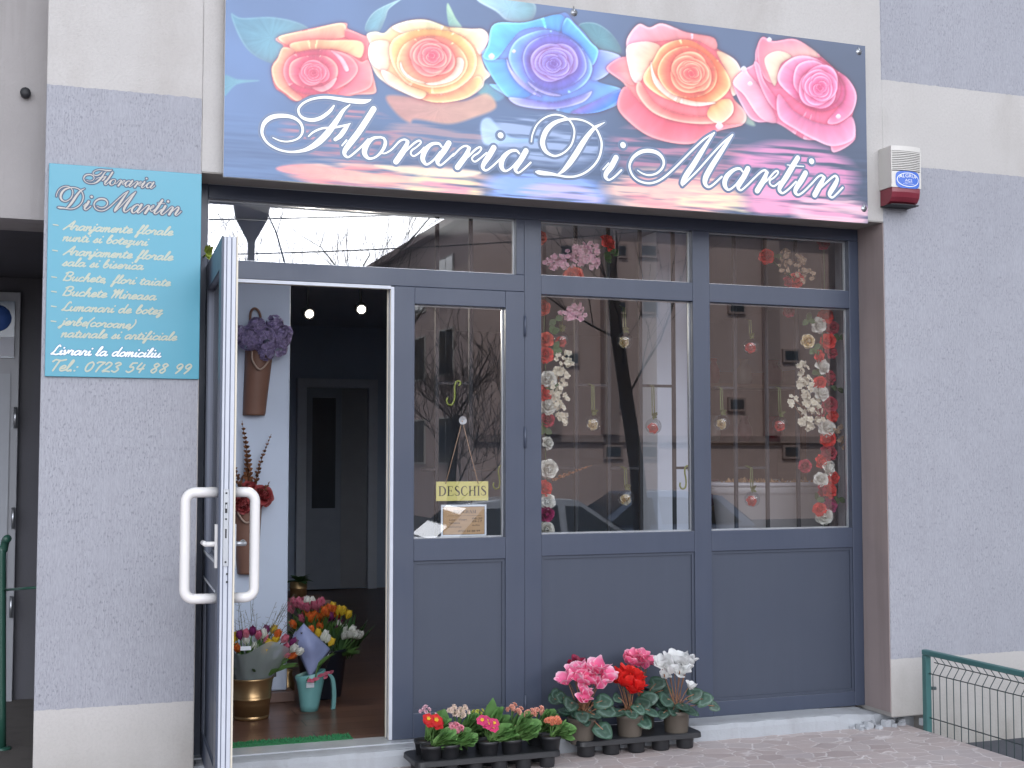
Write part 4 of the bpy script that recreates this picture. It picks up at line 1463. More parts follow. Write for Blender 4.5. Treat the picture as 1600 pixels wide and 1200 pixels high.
# ------------------------------------------------------------------ the turquoise price-list sign on the pillar
GL = {
    'a': ([[(.85, .85), (.5, 1), (.15, .7), (.1, .25), (.35, 0), (.7, .35), (.88, .98), (.8, .3), (.95, 0), (1.2, .25)]], 1.12),
    'b': ([[(.1, .3), (.35, 1.2), (.52, 1.9), (.33, 2.0), (.15, 1.2), (.1, .4), (.3, 0), (.65, .15), (.8, .6), (.55, .95), (.3, .7)]], .95),
    'c': ([[(.75, .8), (.5, 1), (.15, .65), (.15, .2), (.4, 0), (.9, .25)]], .85),
    'd': ([[(.8, .8), (.5, 1), (.15, .7), (.1, .25), (.35, 0), (.7, .4), (1.0, 2.0)], [(1.0, 2.0), (.85, .9), (.85, .2), (1.0, 0), (1.25, .25)]], 1.15),
    'e': ([[(.15, .4), (.6, .55), (.7, .85), (.45, 1), (.15, .65), (.15, .2), (.4, 0), (.9, .25)]], .85),
    'f': ([[(.1, .3), (.45, 1.1), (.65, 1.9), (.45, 1.95), (.33, 1.2), (.2, 0), (.05, -.75), (.25, -.8), (.35, -.2), (.42, .1), (.8, .25)]], .72),
    'h': ([[(.1, .2), (.42, 1.3), (.52, 1.95), (.34, 1.9), (.2, 1), (.1, 0)], [(.12, .3), (.5, .97), (.72, .8), (.66, .2), (.82, 0), (1.08, .25)]], 1.02),
    'i': ([[(.1, .6), (.27, 1), (.2, .25), (.35, 0), (.62, .25)], [(.38, 1.5), (.42, 1.58)]], .55),
    'j': ([[(.2, .9), (.3, 1), (.22, 0), (.05, -.7), (-.2, -.6), (.15, -.1), (.55, .25)], [(.4, 1.5), (.44, 1.58)]], .52),
    'l': ([[(.05, .2), (.42, 1.3), (.52, 1.95), (.34, 1.95), (.17, 1), (.15, .25), (.32, 0), (.62, .25)]], .56),
    'm': ([[(0, .7), (.15, 1), (.08, 0)], [(.1, .4), (.4, .97), (.55, .85), (.47, 0)], [(.5, .4), (.8, .97), (.95, .85), (.9, .2), (1.04, 0), (1.28, .25)]], 1.24),
    'n': ([[(0, .7), (.15, 1), (.08, 0)], [(.1, .4), (.45, .97), (.62, .85), (.56, .2), (.7, 0), (.95, .25)]], .9),
    'o': ([[(.5, 1), (.15, .7), (.1, .25), (.4, 0), (.75, .3), (.75, .75), (.5, 1), (.6, .8), (1.0, .8)]], .95),
    'r': ([[(0, .4), (.25, 1.1), (.35, .9), (.62, .92), (.52, .3), (.66, 0), (.92, .25)]], .85),
    's': ([[(.05, .15), (.45, 1.05), (.55, .6), (.6, .2), (.35, 0), (.1, .12)], [(.4, 0), (.85, .25)]], .78),
    't': ([[(.1, .3), (.42, 1.6), (.25, .5), (.3, .1), (.48, 0), (.78, .25)], [(.1, 1.1), (.68, 1.16)]], .7),
    'u': ([[(.05, .7), (.22, 1), (.12, .3), (.3, 0), (.6, .3), (.78, 1), (.7, .25), (.86, 0), (1.1, .25)]], 1.02),
    'v': ([[(.05, .8), (.2, 1), (.3, 0), (.65, .7), (.62, 1), (.9, .85)]], .82),
    'z': ([[(.1, .9), (.6, 1), (.15, .1), (.5, 0), (.52, -.4), (.25, -.75), (.15, -.4), (.8, .25)]], .8),
    'A': ([[(0, 0), (.5, .9), (1.1, 2.1), (1.05, 1.2), (1.02, .2), (1.25, .1)], [(.4, .75), (1.1, .82)]], 1.3),
    'B': ([[(.3, 1.95), (.2, 1), (.1, 0)], [(0, 1.75), (.5, 2.1), (1.05, 1.9), (1.0, 1.3), (.5, 1.05), (1.0, .9), (1.1, .3), (.7, 0), (.12, .12)]], 1.3),
    'L': ([[(.9, 1.85), (.72, 2.1), (.5, 1.6), (.35, .6), (.05, .05), (.4, .12), (.8, 0), (1.25, .2)]], 1.15),
    'M': ([[(0, 1.6), (.2, 2.0), (.25, 1), (.15, 0)], [(.2, .4), (.5, 1.4), (.75, 2.05), (.72, 1), (.7, .1)], [(.72, .4), (1.0, 1.3), (1.3, 2.05), (1.25, 1), (1.3, .2), (1.5, 0), (1.7, .25)]], 1.65),
    'T': ([[(0, 1.7), (.3, 2.05), (.9, 1.9), (1.5, 2.1)], [(.8, 1.95), (.65, 1), (.5, 0)]], 1.15),
    '0': ([[(.6, 1.8), (.2, 1.4), (.1, .5), (.4, 0), (.8, .4), (.9, 1.3), (.6, 1.8)]], 1.15),
    '7': ([[(.1, 1.6), (.3, 1.8), (1.0, 1.75)], [(1.0, 1.75), (.6, 1.0), (.4, 0)]], 1.1),
    '2': ([[(.15, 1.35), (.4, 1.8), (.85, 1.5), (.6, .8), (.05, .05), (.5, .12), (.95, .05)]], 1.15),
    '3': ([[(.15, 1.55), (.5, 1.8), (.85, 1.5), (.4, 1.0), (.8, .6), (.5, .0), (.05, .2)]], 1.1),
    '5': ([[(.95, 1.8), (.4, 1.75)], [(.4, 1.75), (.25, 1.0), (.7, 1.0), (.8, .45), (.4, 0), (.05, .2)]], 1.15),
    '4': ([[(.4, 1.8), (.1, .7), (.95, .75)], [(.85, 1.5), (.7, .7), (.6, 0)]], 1.15),
    '8': ([[(.85, 1.5), (.5, 1.8), (.2, 1.45), (.5, 1.0), (.75, .5), (.45, 0), (.1, .4), (.5, .95), (.85, 1.5)]], 1.12),
    '9': ([[(.85, 1.3), (.5, .9), (.2, 1.3), (.5, 1.8), (.88, 1.5), (.8, .8), (.4, 0)]], 1.12),
    '(': ([[(.6, 2.1), (.2, 1.2), (.1, .3), (.2, -.4)]], .5),
    ')': ([[(.3, 2.1), (.5, 1.4), (.3, .4), (-.1, -.4)]], .55),
    '.': ([[(.1, .02), (.14, .08)]], .45), ',': ([[(.12, .1), (.02, -.25)]], .5), ':': ([[(.1, .05), (.14, .1)], [(.25, .75), (.29, .8)]], .5),
    '-': ([[(.05, .5), (.65, .52)]], .9), ' ': ([], .75),
}


def script(text, x0, z0, x1, z1, pen=.2, slant=.32, hk=.70, y=0.0):
    """brush-script line from (x0,z0) to (x1,z1)"""
    adv = 0
    raw = []
    for ch in text:
        st, a = GL[ch]
        for s_ in st:
            raw.append([(adv + px + slant * py, py) for px, py in s_])
        adv += a
    mx = max(p[0] for s_ in raw for p in s_)
    k = (x1 - x0) / mx
    sl = (z1 - z0) / (x1 - x0)
    return [[(x0 + p[0] * k, z0 + p[0] * k * sl + p[1] * k * hk, pen * k) for p in s_] for s_ in raw]


TY = -.0125
ts = thing('price_board', 'turquoise florist services board with cream script lines on the grey pillar', 'sign board', (.282, 0, 1.787))
b = MB()
b.box(-.0265, .5905, -.012, -.001, 1.787, 2.67)
b.build('board', mat('turquoise_board', (0.070, 0.305, 0.415, 1), 0.33, 0, 0.06, 1.5), ts, 0.002)
M_T1 = mat('cream_lettering', (0.45, 0.48, 0.39, 1), 0.45, 0, 0.05)
M_T2 = mat('bright_lettering', (0.80, 0.86, 0.92, 1), 0.4, 0, 0.03)
M_T3 = mat('silver_lettering', (0.46, 0.44, 0.41, 1), 0.4, 0, 0.05)
M_TD = mat('dark_outline', (0.05, 0.085, 0.15, 1), 0.4)
LINES = [('Aranjamente florale', 99, 358.5, 270, 368), ('nunti si botezuri', 97.4, 376, 232.5, 384), ('Aranjamente florale', 99, 398, 270, 407), ('sala si biserica', 96.6, 415, 224, 421.4),
         ('Buchete, flori taiate', 98, 438, 266, 447), ('Buchete Mireasa', 97.4, 461.4, 244, 469), ('Lumanari de botez', 95.7, 485, 254, 491.5), ('jerbe(coroane)', 95, 507.7, 212, 513.5),
         ('naturale si artificiale', 95, 526.4, 276, 532)]
l_ = MB()
allst = []
for tx, xa_, ya_, xb_, yb_ in LINES:
    a_, c_ = P(xa_, ya_, TY), P(xb_, yb_, TY)
    allst += script(tx, a_.x, a_.z, c_.x, c_.z, .23)
for xd, yd in ((87, 351.5), (86, 391.5), (84.5, 433), (84.3, 455.7), (84, 478.8), (83.6, 502)):
    a_ = P(xd, yd, TY)
    allst.append([(a_.x - .009, a_.z + .001, .0048), (a_.x + .009, a_.z - .001, .0048)])
a_, c_ = P(76, 579, TY), P(299, 584, TY)
allst += script('Tel.: 0723 54 88 99', a_.x, a_.z, c_.x, c_.z, .21, .3)
ribbon(l_, allst, TY, 0, 0, 6e-6, n=4)
l_.build('lettering', M_T1, ts)
l_ = MB()
a_, c_ = P(78.7, 553.6, TY), P(251, 558.5, TY)
liv = script('Livrari la domiciliu', a_.x, a_.z, c_.x, c_.z, .24)
ribbon(l_, liv, TY - .0012, 0, 0, 6e-6, n=4)
l_.build('lettering', M_T2, ts)['label'] = 'white script line'
l_ = MB()
ribbon(l_, liv, TY - .0002, 0, .0042, 6e-6, n=4)
l_.build('lettering_outline', mat('teal_outline', (0.03, 0.15, 0.28, 1), 0.4), ts)


def remap(strokes, dots, box, dy=0.0):
    xs = [p[0] for s_ in strokes for p in s_]
    zs = [p[1] for s_ in strokes for p in s_]
    bx0, bx1, bz0, bz1 = min(xs), max(xs), min(zs), max(zs)
    kx, kz = (box[1] - box[0]) / (bx1 - bx0), (box[3] - box[2]) / (bz1 - bz0)
    f = lambda p: (box[0] + (p[0] - bx0) * kx, box[2] + (p[1] - bz0) * kz, p[2] * (kx + kz) / 2)
    return [[f(p) for p in s_] for s_ in strokes], [f(p) for p in dots]


s1, d1 = remap(FLOR, FDOT, (P(131, 280, TY).x, P(242, 290, TY).x, P(140, 288, TY).z, P(161, 264.6, TY).z))
s2, d2 = remap(DIM, DDOT, (P(88, 310, TY).x, P(283, 320, TY).x, P(97, 325.8, TY).z, P(107, 291.4, TY).z))
for nm, m_, ex, yo in (('lettering_outline', M_TD, .0098, 0.0), ('lettering', M_T3, .0002, .0012)):
    l_ = MB()
    ribbon(l_, s1 + s2, TY - yo, 0, ex, 2e-5, n=5)
    for x, z, r_ in d1 + d2:
        disc(l_, x, z, r_ + ex / 2, TY - yo - .0009)
    l_.build(nm, m_, ts)

# ------------------------------------------------------------------ alarm siren on the wall, right of the sign
M_SIREN = mat('cream_siren_case', (0.60, 0.585, 0.56, 1), 0.38, 0, 0.05)
sr = thing('alarm_siren', 'cream alarm siren with louvres and red lens beside the rose sign', 'alarm', (4.14, 0, 2.76))
sx0, sx1 = 4.052, 4.232


def fronty(u, b=-.105):
    return b - .013 * (1 - (2 * u - 1) ** 2)


b = MB()
NS = 10


def slab(m, z0_, z1_, inset=0.0, mi=0, yback=-.001):
    vs = []
    for i in range(NS + 1):
        u = i / NS
        x = sx0 + inset * .4 + (sx1 - sx0 - inset * .8) * u
        for z in (z0_, z1_):
            vs += [(x, fronty(u) + inset, z), (x, yback, z)]
    fs = []
    for i in range(NS):
        a = i * 4
        fs += [(a, a + 4, a + 6, a + 2), (a + 1, a + 3, a + 7, a + 5), (a, a + 1, a + 5, a + 4), (a + 2, a + 6, a + 7, a + 3)]
    fs += [(0, 2, 3, 1), (NS * 4, NS * 4 + 1, NS * 4 + 3, NS * 4 + 2)]
    m.add(vs, fs, mi)


slab(b, 3.036, 3.062)
for k in range(11):
    z = 2.936 + k * .0092
    slab(b, z, z + .0052)
slab(b, 2.846, 2.930)
for xs_ in (sx0 - .0015, sx1 - .0035):
    b.box(xs_, xs_ + .005, -.1065, -.0005, 2.8465, 3.0362)
b.build('case', M_SIREN, sr)
b = MB()
slab(b, 2.9302, 3.0358, .010)
b.build('louvre_gap', mat('siren_shadow_gap', (0.06, 0.06, 0.06, 1), .6), sr)
b = MB()
vs, fs = [], []
prof = [(1.0, 2.8455), (1.0, 2.822), (.93, 2.797), (.78, 2.776), (.55, 2.764), (.2, 2.762)]
for i in range(NS + 1):
    u = i / NS
    x = sx0 + .004 + (sx1 - sx0 - .008) * u
    for f_, z in prof:
        vs.append((x, (fronty(u) + .002) * f_, z))
    vs.append((x, -.003, 2.762))
    vs.append((x, -.003, 2.8455))
M_ = len(prof) + 2
for i in range(NS):
    for k in range(M_):
        a, c = i * M_ + k, i * M_ + (k + 1) % M_
        fs.append((a, a + M_, c + M_, c))
fs.append(tuple(range(M_)))
fs.append(tuple(NS * M_ + k for k in range(M_))[::-1])
b.add(vs, fs)
b.build('red_lens', mat('dull_red_lens', (0.20, 0.028, 0.045, 1), 0.3, 0, 0.15), sr)
b = MB()
slab(b, 2.758, 2.7615, .01)
b.build('base_rim', M_SEAL, sr)


def on_front(m, pts_xz, lift):
    vs = []
    for x, z in pts_xz:
        u = min(1, max(0, (x - sx0) / (sx1 - sx0)))
        vs.append((x, fronty(u) - lift, z))
    return vs


cx_, cz_ = 4.146, 2.886
b = MB()
pts = [(cx_ + .074 * math.copysign(abs(math.cos(t)) ** .45, math.cos(t)), cz_ + .045 * math.copysign(abs(math.sin(t)) ** .5, math.sin(t))) for t in [2 * math.pi * k / 48 for k in range(48)]]
rings = [[(cx_ + (x - cx_) * f, cz_ + (z - cz_) * f) for x, z in pts] for f in (1, .85, .7, .5, .3, .1)]
v_ = [p for r_ in rings for p in on_front(b, r_, .0012)]
b.add(v_, [(j * 48 + k, j * 48 + (k + 1) % 48, (j + 1) * 48 + (k + 1) % 48, (j + 1) * 48 + k) for j in range(5) for k in range(48)] + [tuple(5 * 48 + k for k in range(48))])
stk = b.build('sticker', mat('blue_logo', (0.045, 0.14, 0.56, 1), 0.35), sr)
b = MB()
for k in range(48):
    t0, t1 = 2 * math.pi * k / 48, 2 * math.pi * (k + 1) / 48
    ring = [(cx_ + a * math.cos(t), cz_ + c * math.sin(t)) for a, c, t in ((.068, .037, t0), (.068, .037, t1), (.064, .0335, t1), (.064, .0335, t0))]
    b.add(on_front(b, ring, .002), [(0, 1, 2, 3)])


def font_strokes(txt, x0, z0, w, h, tilt=0.0):
    """plain capitals out of the built-in outline font, as 2-D polygons"""
    cu = bpy.data.curves.new('text', 'FONT')
    cu.body = txt
    cu.fill_mode = 'FRONT'
    cu.resolution_u = 3
    ob = bpy.data.objects.new('text', cu)
    COL.objects.link(ob)
    bpy.context.view_layer.update()
    me_ = ob.to_mesh()
    vs = [(v.co.x, v.co.y) for v in me_.vertices]
    fs = [tuple(p.vertices) for p in me_.polygons]
    ob.to_mesh_clear()
    bpy.data.objects.remove(ob)
    bpy.data.curves.remove(cu)
    xa, xb = min(v[0] for v in vs), max(v[0] for v in vs)
    ya, yb = min(v[1] for v in vs), max(v[1] for v in vs)
    return [(x0 + (v[0] - xa) / (xb - xa) * w, z0 + (v[1] - ya) / (yb - ya) * h) for v in vs], fs


for tx, xx, zz, ww, hh in (('ALGRUP', -.056, .006, .112, .018), ('ACS', -.022, -.009, .044, .012), ('SECURITY', -.024, -.016, .048, .005), ('ALARM SYSTEM', -.034, -.024, .068, .004)):
    v_, f_ = font_strokes(tx, cx_ + xx, cz_ + zz, ww, hh)
    if tx == 'ALGRUP':
        v_ = [(x, z + .006 * (1 - ((x - cx_) / .056) ** 2)) for x, z in v_]
    b.add(on_front(b, v_, .0023), f_)
b.build('lettering', M_LET, stk)

# ------------------------------------------------------------------ open sign and opening hours
SER = {
    'D': [[(.17, 0, .15), (.17, 1, .15)], [(.2, .97, .05), (.5, .95, .08), (.76, .7, .16), (.76, .3, .16), (.5, .05, .08), (.2, .03, .05)], [(.02, .02, .05), (.3, .02, .05)], [(.02, .98, .05), (.3, .98, .05)]],
    'E': [[(.17, 0, .15), (.17, 1, .15)], [(.02, .02, .05), (.68, .02, .05)], [(.02, .98, .05), (.62, .98, .05)], [(.2, .52, .05), (.5, .52, .05)], [(.68, 0, .05), (.7, .22, .05)], [(.62, 1, .05), (.63, .8, .05)], [(.5, .42, .05), (.5, .62, .05)]],
    'S': [[(.56, .78, .05), (.45, .96, .06), (.22, .95, .09), (.13, .74, .14), (.32, .55, .17), (.55, .36, .16), (.55, .12, .11), (.32, .03, .06), (.1, .12, .05), (.06, .26, .05)]],
    'C': [[(.74, .76, .05), (.6, .95, .07), (.4, .97, .07), (.17, .78, .13), (.12, .5, .16), (.17, .22, .13), (.4, .03, .07), (.62, .06, .06), (.78, .24, .05)]],
    'H': [[(.17, 0, .15), (.17, 1, .15)], [(.72, 0, .15), (.72, 1, .15)], [(.17, .52, .05), (.72, .52, .05)]] + [[(a, z, .05), (a + .3, z, .05)] for a in (.02, .57) for z in (.02, .98)],
    'I': [[(.17, 0, .15), (.17, 1, .15)], [(.02, .02, .05), (.32, .02, .05)], [(.02, .98, .05), (.32, .98, .05)]],
    'P': [[(.17, 0, .15), (.17, 1, .15)], [(.2, .97, .05), (.5, .95, .08), (.62, .73, .14), (.5, .5, .08), (.2, .48, .05)], [(.02, .02, .05), (.32, .02, .05)], [(.02, .98, .05), (.3, .98, .05)]],
    'R': [[(.17, 0, .15), (.17, 1, .15)], [(.2, .97, .05), (.5, .95, .08), (.62, .74, .14), (.5, .52, .08), (.2, .5, .05)], [(.4, .5, .1), (.6, .2, .14), (.8, .02, .08)], [(.02, .02, .05), (.32, .02, .05)], [(.02, .98, .05), (.3, .98, .05)]],
    'O': [[(.45, .98, .06), (.18, .8, .13), (.12, .5, .16), (.18, .2, .13), (.45, .02, .06), (.74, .2, .13), (.8, .5, .16), (.74, .8, .13), (.45, .98, .06)]],
    'G': [[(.74, .76, .05), (.6, .95, .07), (.4, .97, .07), (.17, .78, .13), (.12, .5, .16), (.17, .22, .13), (.4, .03, .07), (.62, .06, .06), (.72, .14, .08)], [(.72, .0, .13), (.72, .4, .13)], [(.55, .42, .05), (.85, .42, .05)]],
    'A': [[(.08, 0, .05), (.42, 1, .06)], [(.42, 1, .14), (.78, 0, .15)], [(.2, .35, .05), (.62, .35, .05)], [(-.02, .02, .05), (.2, .02, .05)], [(.66, .02, .05), (.92, .02, .05)]],
    'M': [[(.14, 0, .05), (.14, 1, .06)], [(.16, 1, .13), (.5, .05, .13)], [(.5, .05, .05), (.84, 1, .06)], [(.86, 0, .15), (.86, 1, .15)], [(.0, .02, .05), (.28, .02, .05)], [(.72, .02, .05), (1.0, .02, .05)]],
}
SADV = {'D': 1.0, 'E': .82, 'S': .74, 'C': .92, 'H': 1.0, 'I': .42, 'P': .8, 'R': .9, 'O': 1.02, 'G': 1.0, 'A': .98, 'M': 1.12}


def serif(text, x0, z0, w, h):
    adv, raw = 0, []
    for ch in text:
        raw += [[(adv + a, c, d) for a, c, d in s_] for s_ in SER[ch]]
        adv += SADV[ch]
    k = w / adv
    return [[(x0 + a * k, z0 + c * h, d * (k + h) / 2) for a, c, d in s_] for s_ in raw]


DY = .2405
q0, q1 = P(681, 782, DY), P(763, 752, DY)
opn = thing('open_sign', 'pale yellow open sign hanging on a string behind the narrow door glass', 'sign', ((q0.x + q1.x) / 2, .25, q0.z))
DG = .262   # hangs just inside the glass
q0, q1 = P(681.5, 783, DG), P(763, 752, DG)
b = MB()
b.box(q0.x, q1.x, DG, DG + .005, q0.z, q1.z)
b.build('board', mat('pale_yellow_card', (0.60, 0.56, 0.20, 1), 0.5, 0, 0.06), opn, 0.001)
l_ = MB()
ribbon(l_, serif('DESCHIS', q0.x + .011, q0.z + .024, (q1.x - q0.x) - .018, .046), DG - .0006, 0, 0, 1.5e-5, caps=False, n=6)
l_.build('lettering', mat('black_ink', (0.025, 0.027, 0.03, 1), 0.6), opn)
top = P(722.5, 657, DG)
b = MB()
for xx in (686 + 10, 763 - 16):
    e_ = P(xx, 756, DG)
    b.tube([(top.x, DG + .002, top.z), ((top.x + e_.x) / 2, DG + .0, (top.z + e_.z) / 2 - .002), (e_.x, DG - .003, e_.z)], .0022, 6)
b.build('string', mat('jute_string', (0.36, 0.24, 0.17, 1), 0.9), opn)
b = MB()
b.lathe([(.0, .012), (.006, .012), (.009, .006), (.019, .001), (.020, 0)], (0, 0, 0), 18)
b.v = [(top.x + x, DG + .008 - .016 + z, top.z + y) for x, y, z in b.v]
b.build('suction_cup', mat('clear_rubber', (0.5, 0.52, 0.55, 1), 0.15), opn)

q0, q1 = P(689, 839, DG), P(760, 788, DG)
hrs = thing('opening_hours_notice', 'white edged brown paper notice of opening hours under the open sign', 'notice', ((q0.x + q1.x) / 2, .25, q0.z))
b = MB()
b.box(q0.x, q1.x, DG, DG + .002, q0.z, q1.z)
b.build('sheet', mat('white_sheet', (0.66, 0.72, 0.80, 1), 0.4), hrs)
b = MB()
b.box(q0.x + .009, q1.x - .009, DG - .0012, DG, q0.z + .009, q1.z - .009)
b.build('border', mat('dark_border', (0.03, 0.03, 0.04, 1), 0.5), hrs)
b = MB()
b.box(q0.x + .0105, q1.x - .0105, DG - .0018, DG - .0012, q0.z + .0105, q1.z - .0105)
pn = NT('kraft_print')
pn.base(pn.mix(pn.noise(9, 5, .6, pn.coord('Object', (1, 1, 6))), (0.36, 0.22, 0.11, 1), (0.52, 0.36, 0.21, 1)), 0.45)
b.build('kraft_print', pn.m, hrs)
l_ = MB()
W_ = q1.x - q0.x
H_ = q1.z - q0.z
st = serif('PROGRAM', q0.x + W_ * .27, q0.z + H_ * .73, W_ * .50, H_ * .10)
ribbon(l_, st, DG - .0022, 0, 0, 1.5e-5, caps=False, n=4)
l_.box(q0.x + W_ * .13, q0.x + W_ * .88, DG - .0024, DG - .0019, q0.z + H_ * .648, q0.z + H_ * .655)
rows = [('Luni - Vineri', .14, .50, .38), ('Sambata', .14, .40, .24), ('Duminica', .14, .28, .28), ('08-20', .64, .53, .22), ('09-17', .64, .44, .22), ('inchis', .66, .32, .16), ('0723 54 88 99', .36, .14, .48)]
for tx, fx, fz, fw in rows:
    v_, f_ = font_strokes(tx, q0.x + W_ * fx, q0.z + H_ * fz, W_ * fw, H_ * .06)
    l_.add([(x + (z - q0.z) * .12, DG - .0024, z) for x, z in v_], f_)
l_.build('lettering', MATS['black_ink'], hrs)

# ================================================================== ACROSS THE STREET (seen mirrored in the shop glass)
M_PINK = rough_plaster('pink_plaster', (0.66, 0.53, 0.515, 1), (0.52, 0.42, 0.41, 1), 0.3)
M_LEDGE = rough_plaster('ledge_plaster', (0.46, 0.37, 0.36, 1), (0.33, 0.27, 0.27, 1), 0.3)
M_DKPANE = mat('street_window_pane', (0.035, 0.045, 0.06, 1), 0.06)
M_FRW = mat('old_window_frame', (0.55, 0.55, 0.55, 1), 0.5)
M_ROOF = mat('brown_roof_tiles', (0.13, 0.075, 0.06, 1), 0.8, 0, .25, 5)
L0 = 30.0
cor = RP(740, 338, L0)
base_z = -.56
oh = thing('opposite_house', 'pinkish block across the street with small dark openings, mirrored in the panes', 'building', (cor.x + 15, -L0 - 9, base_z))
b = MB()
HZ = cor.z
b.box(cor.x, cor.x + 34, -L0 - 18, -L0, base_z, HZ)
b.build('wall', M_PINK, oh)
b = MB()
b.box(cor.x - .35, cor.x + 34.3, -L0 - 18.3, -L0 + .35, HZ + .001, HZ + .22)
b.build('eaves', M_LEDGE, oh)
b = MB()
xm = (cor.x + cor.x + 34) / 2
vs = [(cor.x - .3, -L0 + .3, HZ + .221), (cor.x + 34.2, -L0 + .3, HZ + .221), (cor.x + 34.2, -L0 - 18.2, HZ + .221), (cor.x - .3, -L0 - 18.2, HZ + .221), (cor.x + 6, -L0 - 9, HZ + 3.2), (cor.x + 28, -L0 - 9, HZ + 3.2)]
b.add(vs, [(0, 1, 5, 4), (1, 2, 5), (2, 3, 4, 5), (3, 0, 4), (0, 3, 2, 1)])
b.build('roof', M_ROOF, oh)
b = MB()
zl = RP(900, 691, L0).z
b.box(cor.x + .001, cor.x + 34, -L0 + .001, -L0 + .14, zl, zl + .22)
b.build('ledge', M_LEDGE, oh)
b = MB()
for px in (848, 938, 1072, 1190, 1300):
    q = RP(px, 500, L0)
    b.box(q.x, q.x + .5, -L0 + .0015, -L0 + .30, zl + .23, HZ - .01)
b.build('pilasters', M_LEDGE, oh)


def street_window(x, z, w, h, y=None, flank=False):
    m, p = MB(), MB()
    if not flank:
        m.box(x, x + w, -L0 + .002, -L0 + .06, z, z + h)
        o = m.build('window', M_FRW, oh)
        p.box(x + .06, x + w / 2 - .03, -L0 + .061, -L0 + .066, z + .06, z + h - .06)
        p.box(x + w / 2 + .03, x + w - .06, -L0 + .061, -L0 + .066, z + .06, z + h - .06)
    else:
        m.box(cor.x - .06, cor.x - .002, y, y + w, z, z + h)
        o = m.build('window', M_FRW, oh)
        p.box(cor.x - .066, cor.x - .061, y + .06, y + w / 2 - .03, z + .06, z + h - .06)
        p.box(cor.x - .066, cor.x - .061, y + w / 2 + .03, y + w - .06, z + .06, z + h - .06)
    p.build('pane', M_DKPANE, o)


for px, py in ((964, 480), (964, 556), (958, 632), (957, 706), (1015, 480), (1013, 706), (1012, 392), (880, 392), (965, 392), (1150, 480), (1150, 632), (1235, 556), (1235, 706), (890, 560)):
    q = RP(px, py, L0)
    m = MB()
    m.box(q.x - .32, q.x + .32, -L0 + .002, -L0 + .09, q.z - .22, q.z + .22)
    o = m.build('opening', M_LEDGE, oh)
    m = MB()
    m.box(q.x - .24, q.x + .24, -L0 + .091, -L0 + .096, q.z - .15, q.z + .15)
    m.build('pane', M_DKPANE, o)
for k in range(5):
    for z in (1.2, 4.0, 6.3):
        street_window(0, z, 1.5, 1.5, -L0 - 3.4 - k * 3.2, True)
for px in ():
    for py in (420,):
        q = RP(px, py, L0)
        street_window(q.x - .7, q.z - .8, 1.4, 1.5)

# neighbouring house further left, and low garages
M_OCH = rough_plaster('ochre_plaster', (0.40, 0.34, 0.27, 1), (0.28, 0.24, 0.2, 1), 0.3)
nb = thing('neighbour_house', 'ochre house with balconies further along the street, mirrored in the narrow door glass', 'building', (11.5, -56, base_z))
q = RP(612, 500, 46)
b = MB()
b.box(q.x - 12, q.x + 3.5, -62, -52, base_z, RP(650, 425, 46).z * .9)
b.build('wall', M_OCH, nb)
for i in range(5):
    for z in (1.5, 4.4, 7.2):
        m = MB()
        x = q.x - 11 + i * 2.9
        m.box(x, x + 1.6, -51.999, -51.93, z, z + 1.5)
        o = m.build('window', M_FRW, nb)
        m = MB()
        m.box(x + .1, x + 1.5, -51.929, -51.92, z + .1, z + 1.4)
        m.build('pane', M_DKPANE, o)
for z in (4.0, 6.8):
    m = MB()
    m.box(q.x - 3, q.x + 2.5, -51.99, -50.9, z - .15, z)
    m.box(q.x - 3, q.x + 2.5, -51.0, -50.92, z + .001, z + .9)
    m.build('balcony', M_LEDGE, nb)

# street lamp with a bell-shaped lantern
lx = RP(393, 345, 10)
lamp = thing('street_lamp', 'dark street lamp with a wide bell shaped lantern against the sky', 'street lamp', (lx.x, lx.y, -.56))
zt = RP(393, 313, 10).z
zb_ = RP(396, 378, 10).z
b = MB()
b.tube([(lx.x, lx.y, -.56), (lx.x, lx.y, .3), (lx.x, lx.y, .32), (lx.x, lx.y, zb_ + .01)], [.09, .085, .05, .045], 12)
b.build('post', mat('dark_iron', (0.05, 0.05, 0.055, 1), 0.5, .6), lamp)
b = MB()
H_ = zt - zb_
b.lathe([(.05, 0), (.06, .06 * H_), (.13, .3 * H_), (.20, .55 * H_), (.225, .8 * H_), (.235, .96 * H_), (.25, .965 * H_), (.25, H_), (.0, H_ * 1.02)], (lx.x, lx.y, zb_), 20)
b.build('lantern', mat('smoked_lantern', (0.10, 0.09, 0.085, 1), 0.35), lamp)

# bare trees
M_BARK = mat('bark', (0.045, 0.036, 0.03, 1), 0.9, 0, .3, 20)


def branch(m, p, d, L, r, lvl, rnd, up=.12):
    n = 4 if lvl > 1 else 3
    pts, rs = [p], [r]
    for i in range(n):
        d = (d + Vector((rnd.uniform(-.22, .22), rnd.uniform(-.22, .22), rnd.uniform(-.12, .2) + up * .3))).normalized()
        p = p + d * (L / n)
        pts.append(p)
        rs.append(r * (1 - .55 * (i + 1) / n))
    m.tube(pts, [max(.0035, v) for v in rs], 6 if lvl > 2 else 4, cap=False)
    if lvl == 0:
        return
    k = rnd.choice((3, 4, 5)) if lvl > 1 else 4
    for j in range(k):
        i = rnd.randint(1, n)
        a = Vector((rnd.uniform(-1, 1), rnd.uniform(-1, 1), rnd.uniform(-.15, .9)))
        dd = (d * .55 + a * .75).normalized()
        branch(m, pts[i], dd, L * rnd.uniform(.5, .8), rs[i] * rnd.uniform(.4, .6), lvl - 1, rnd, up)


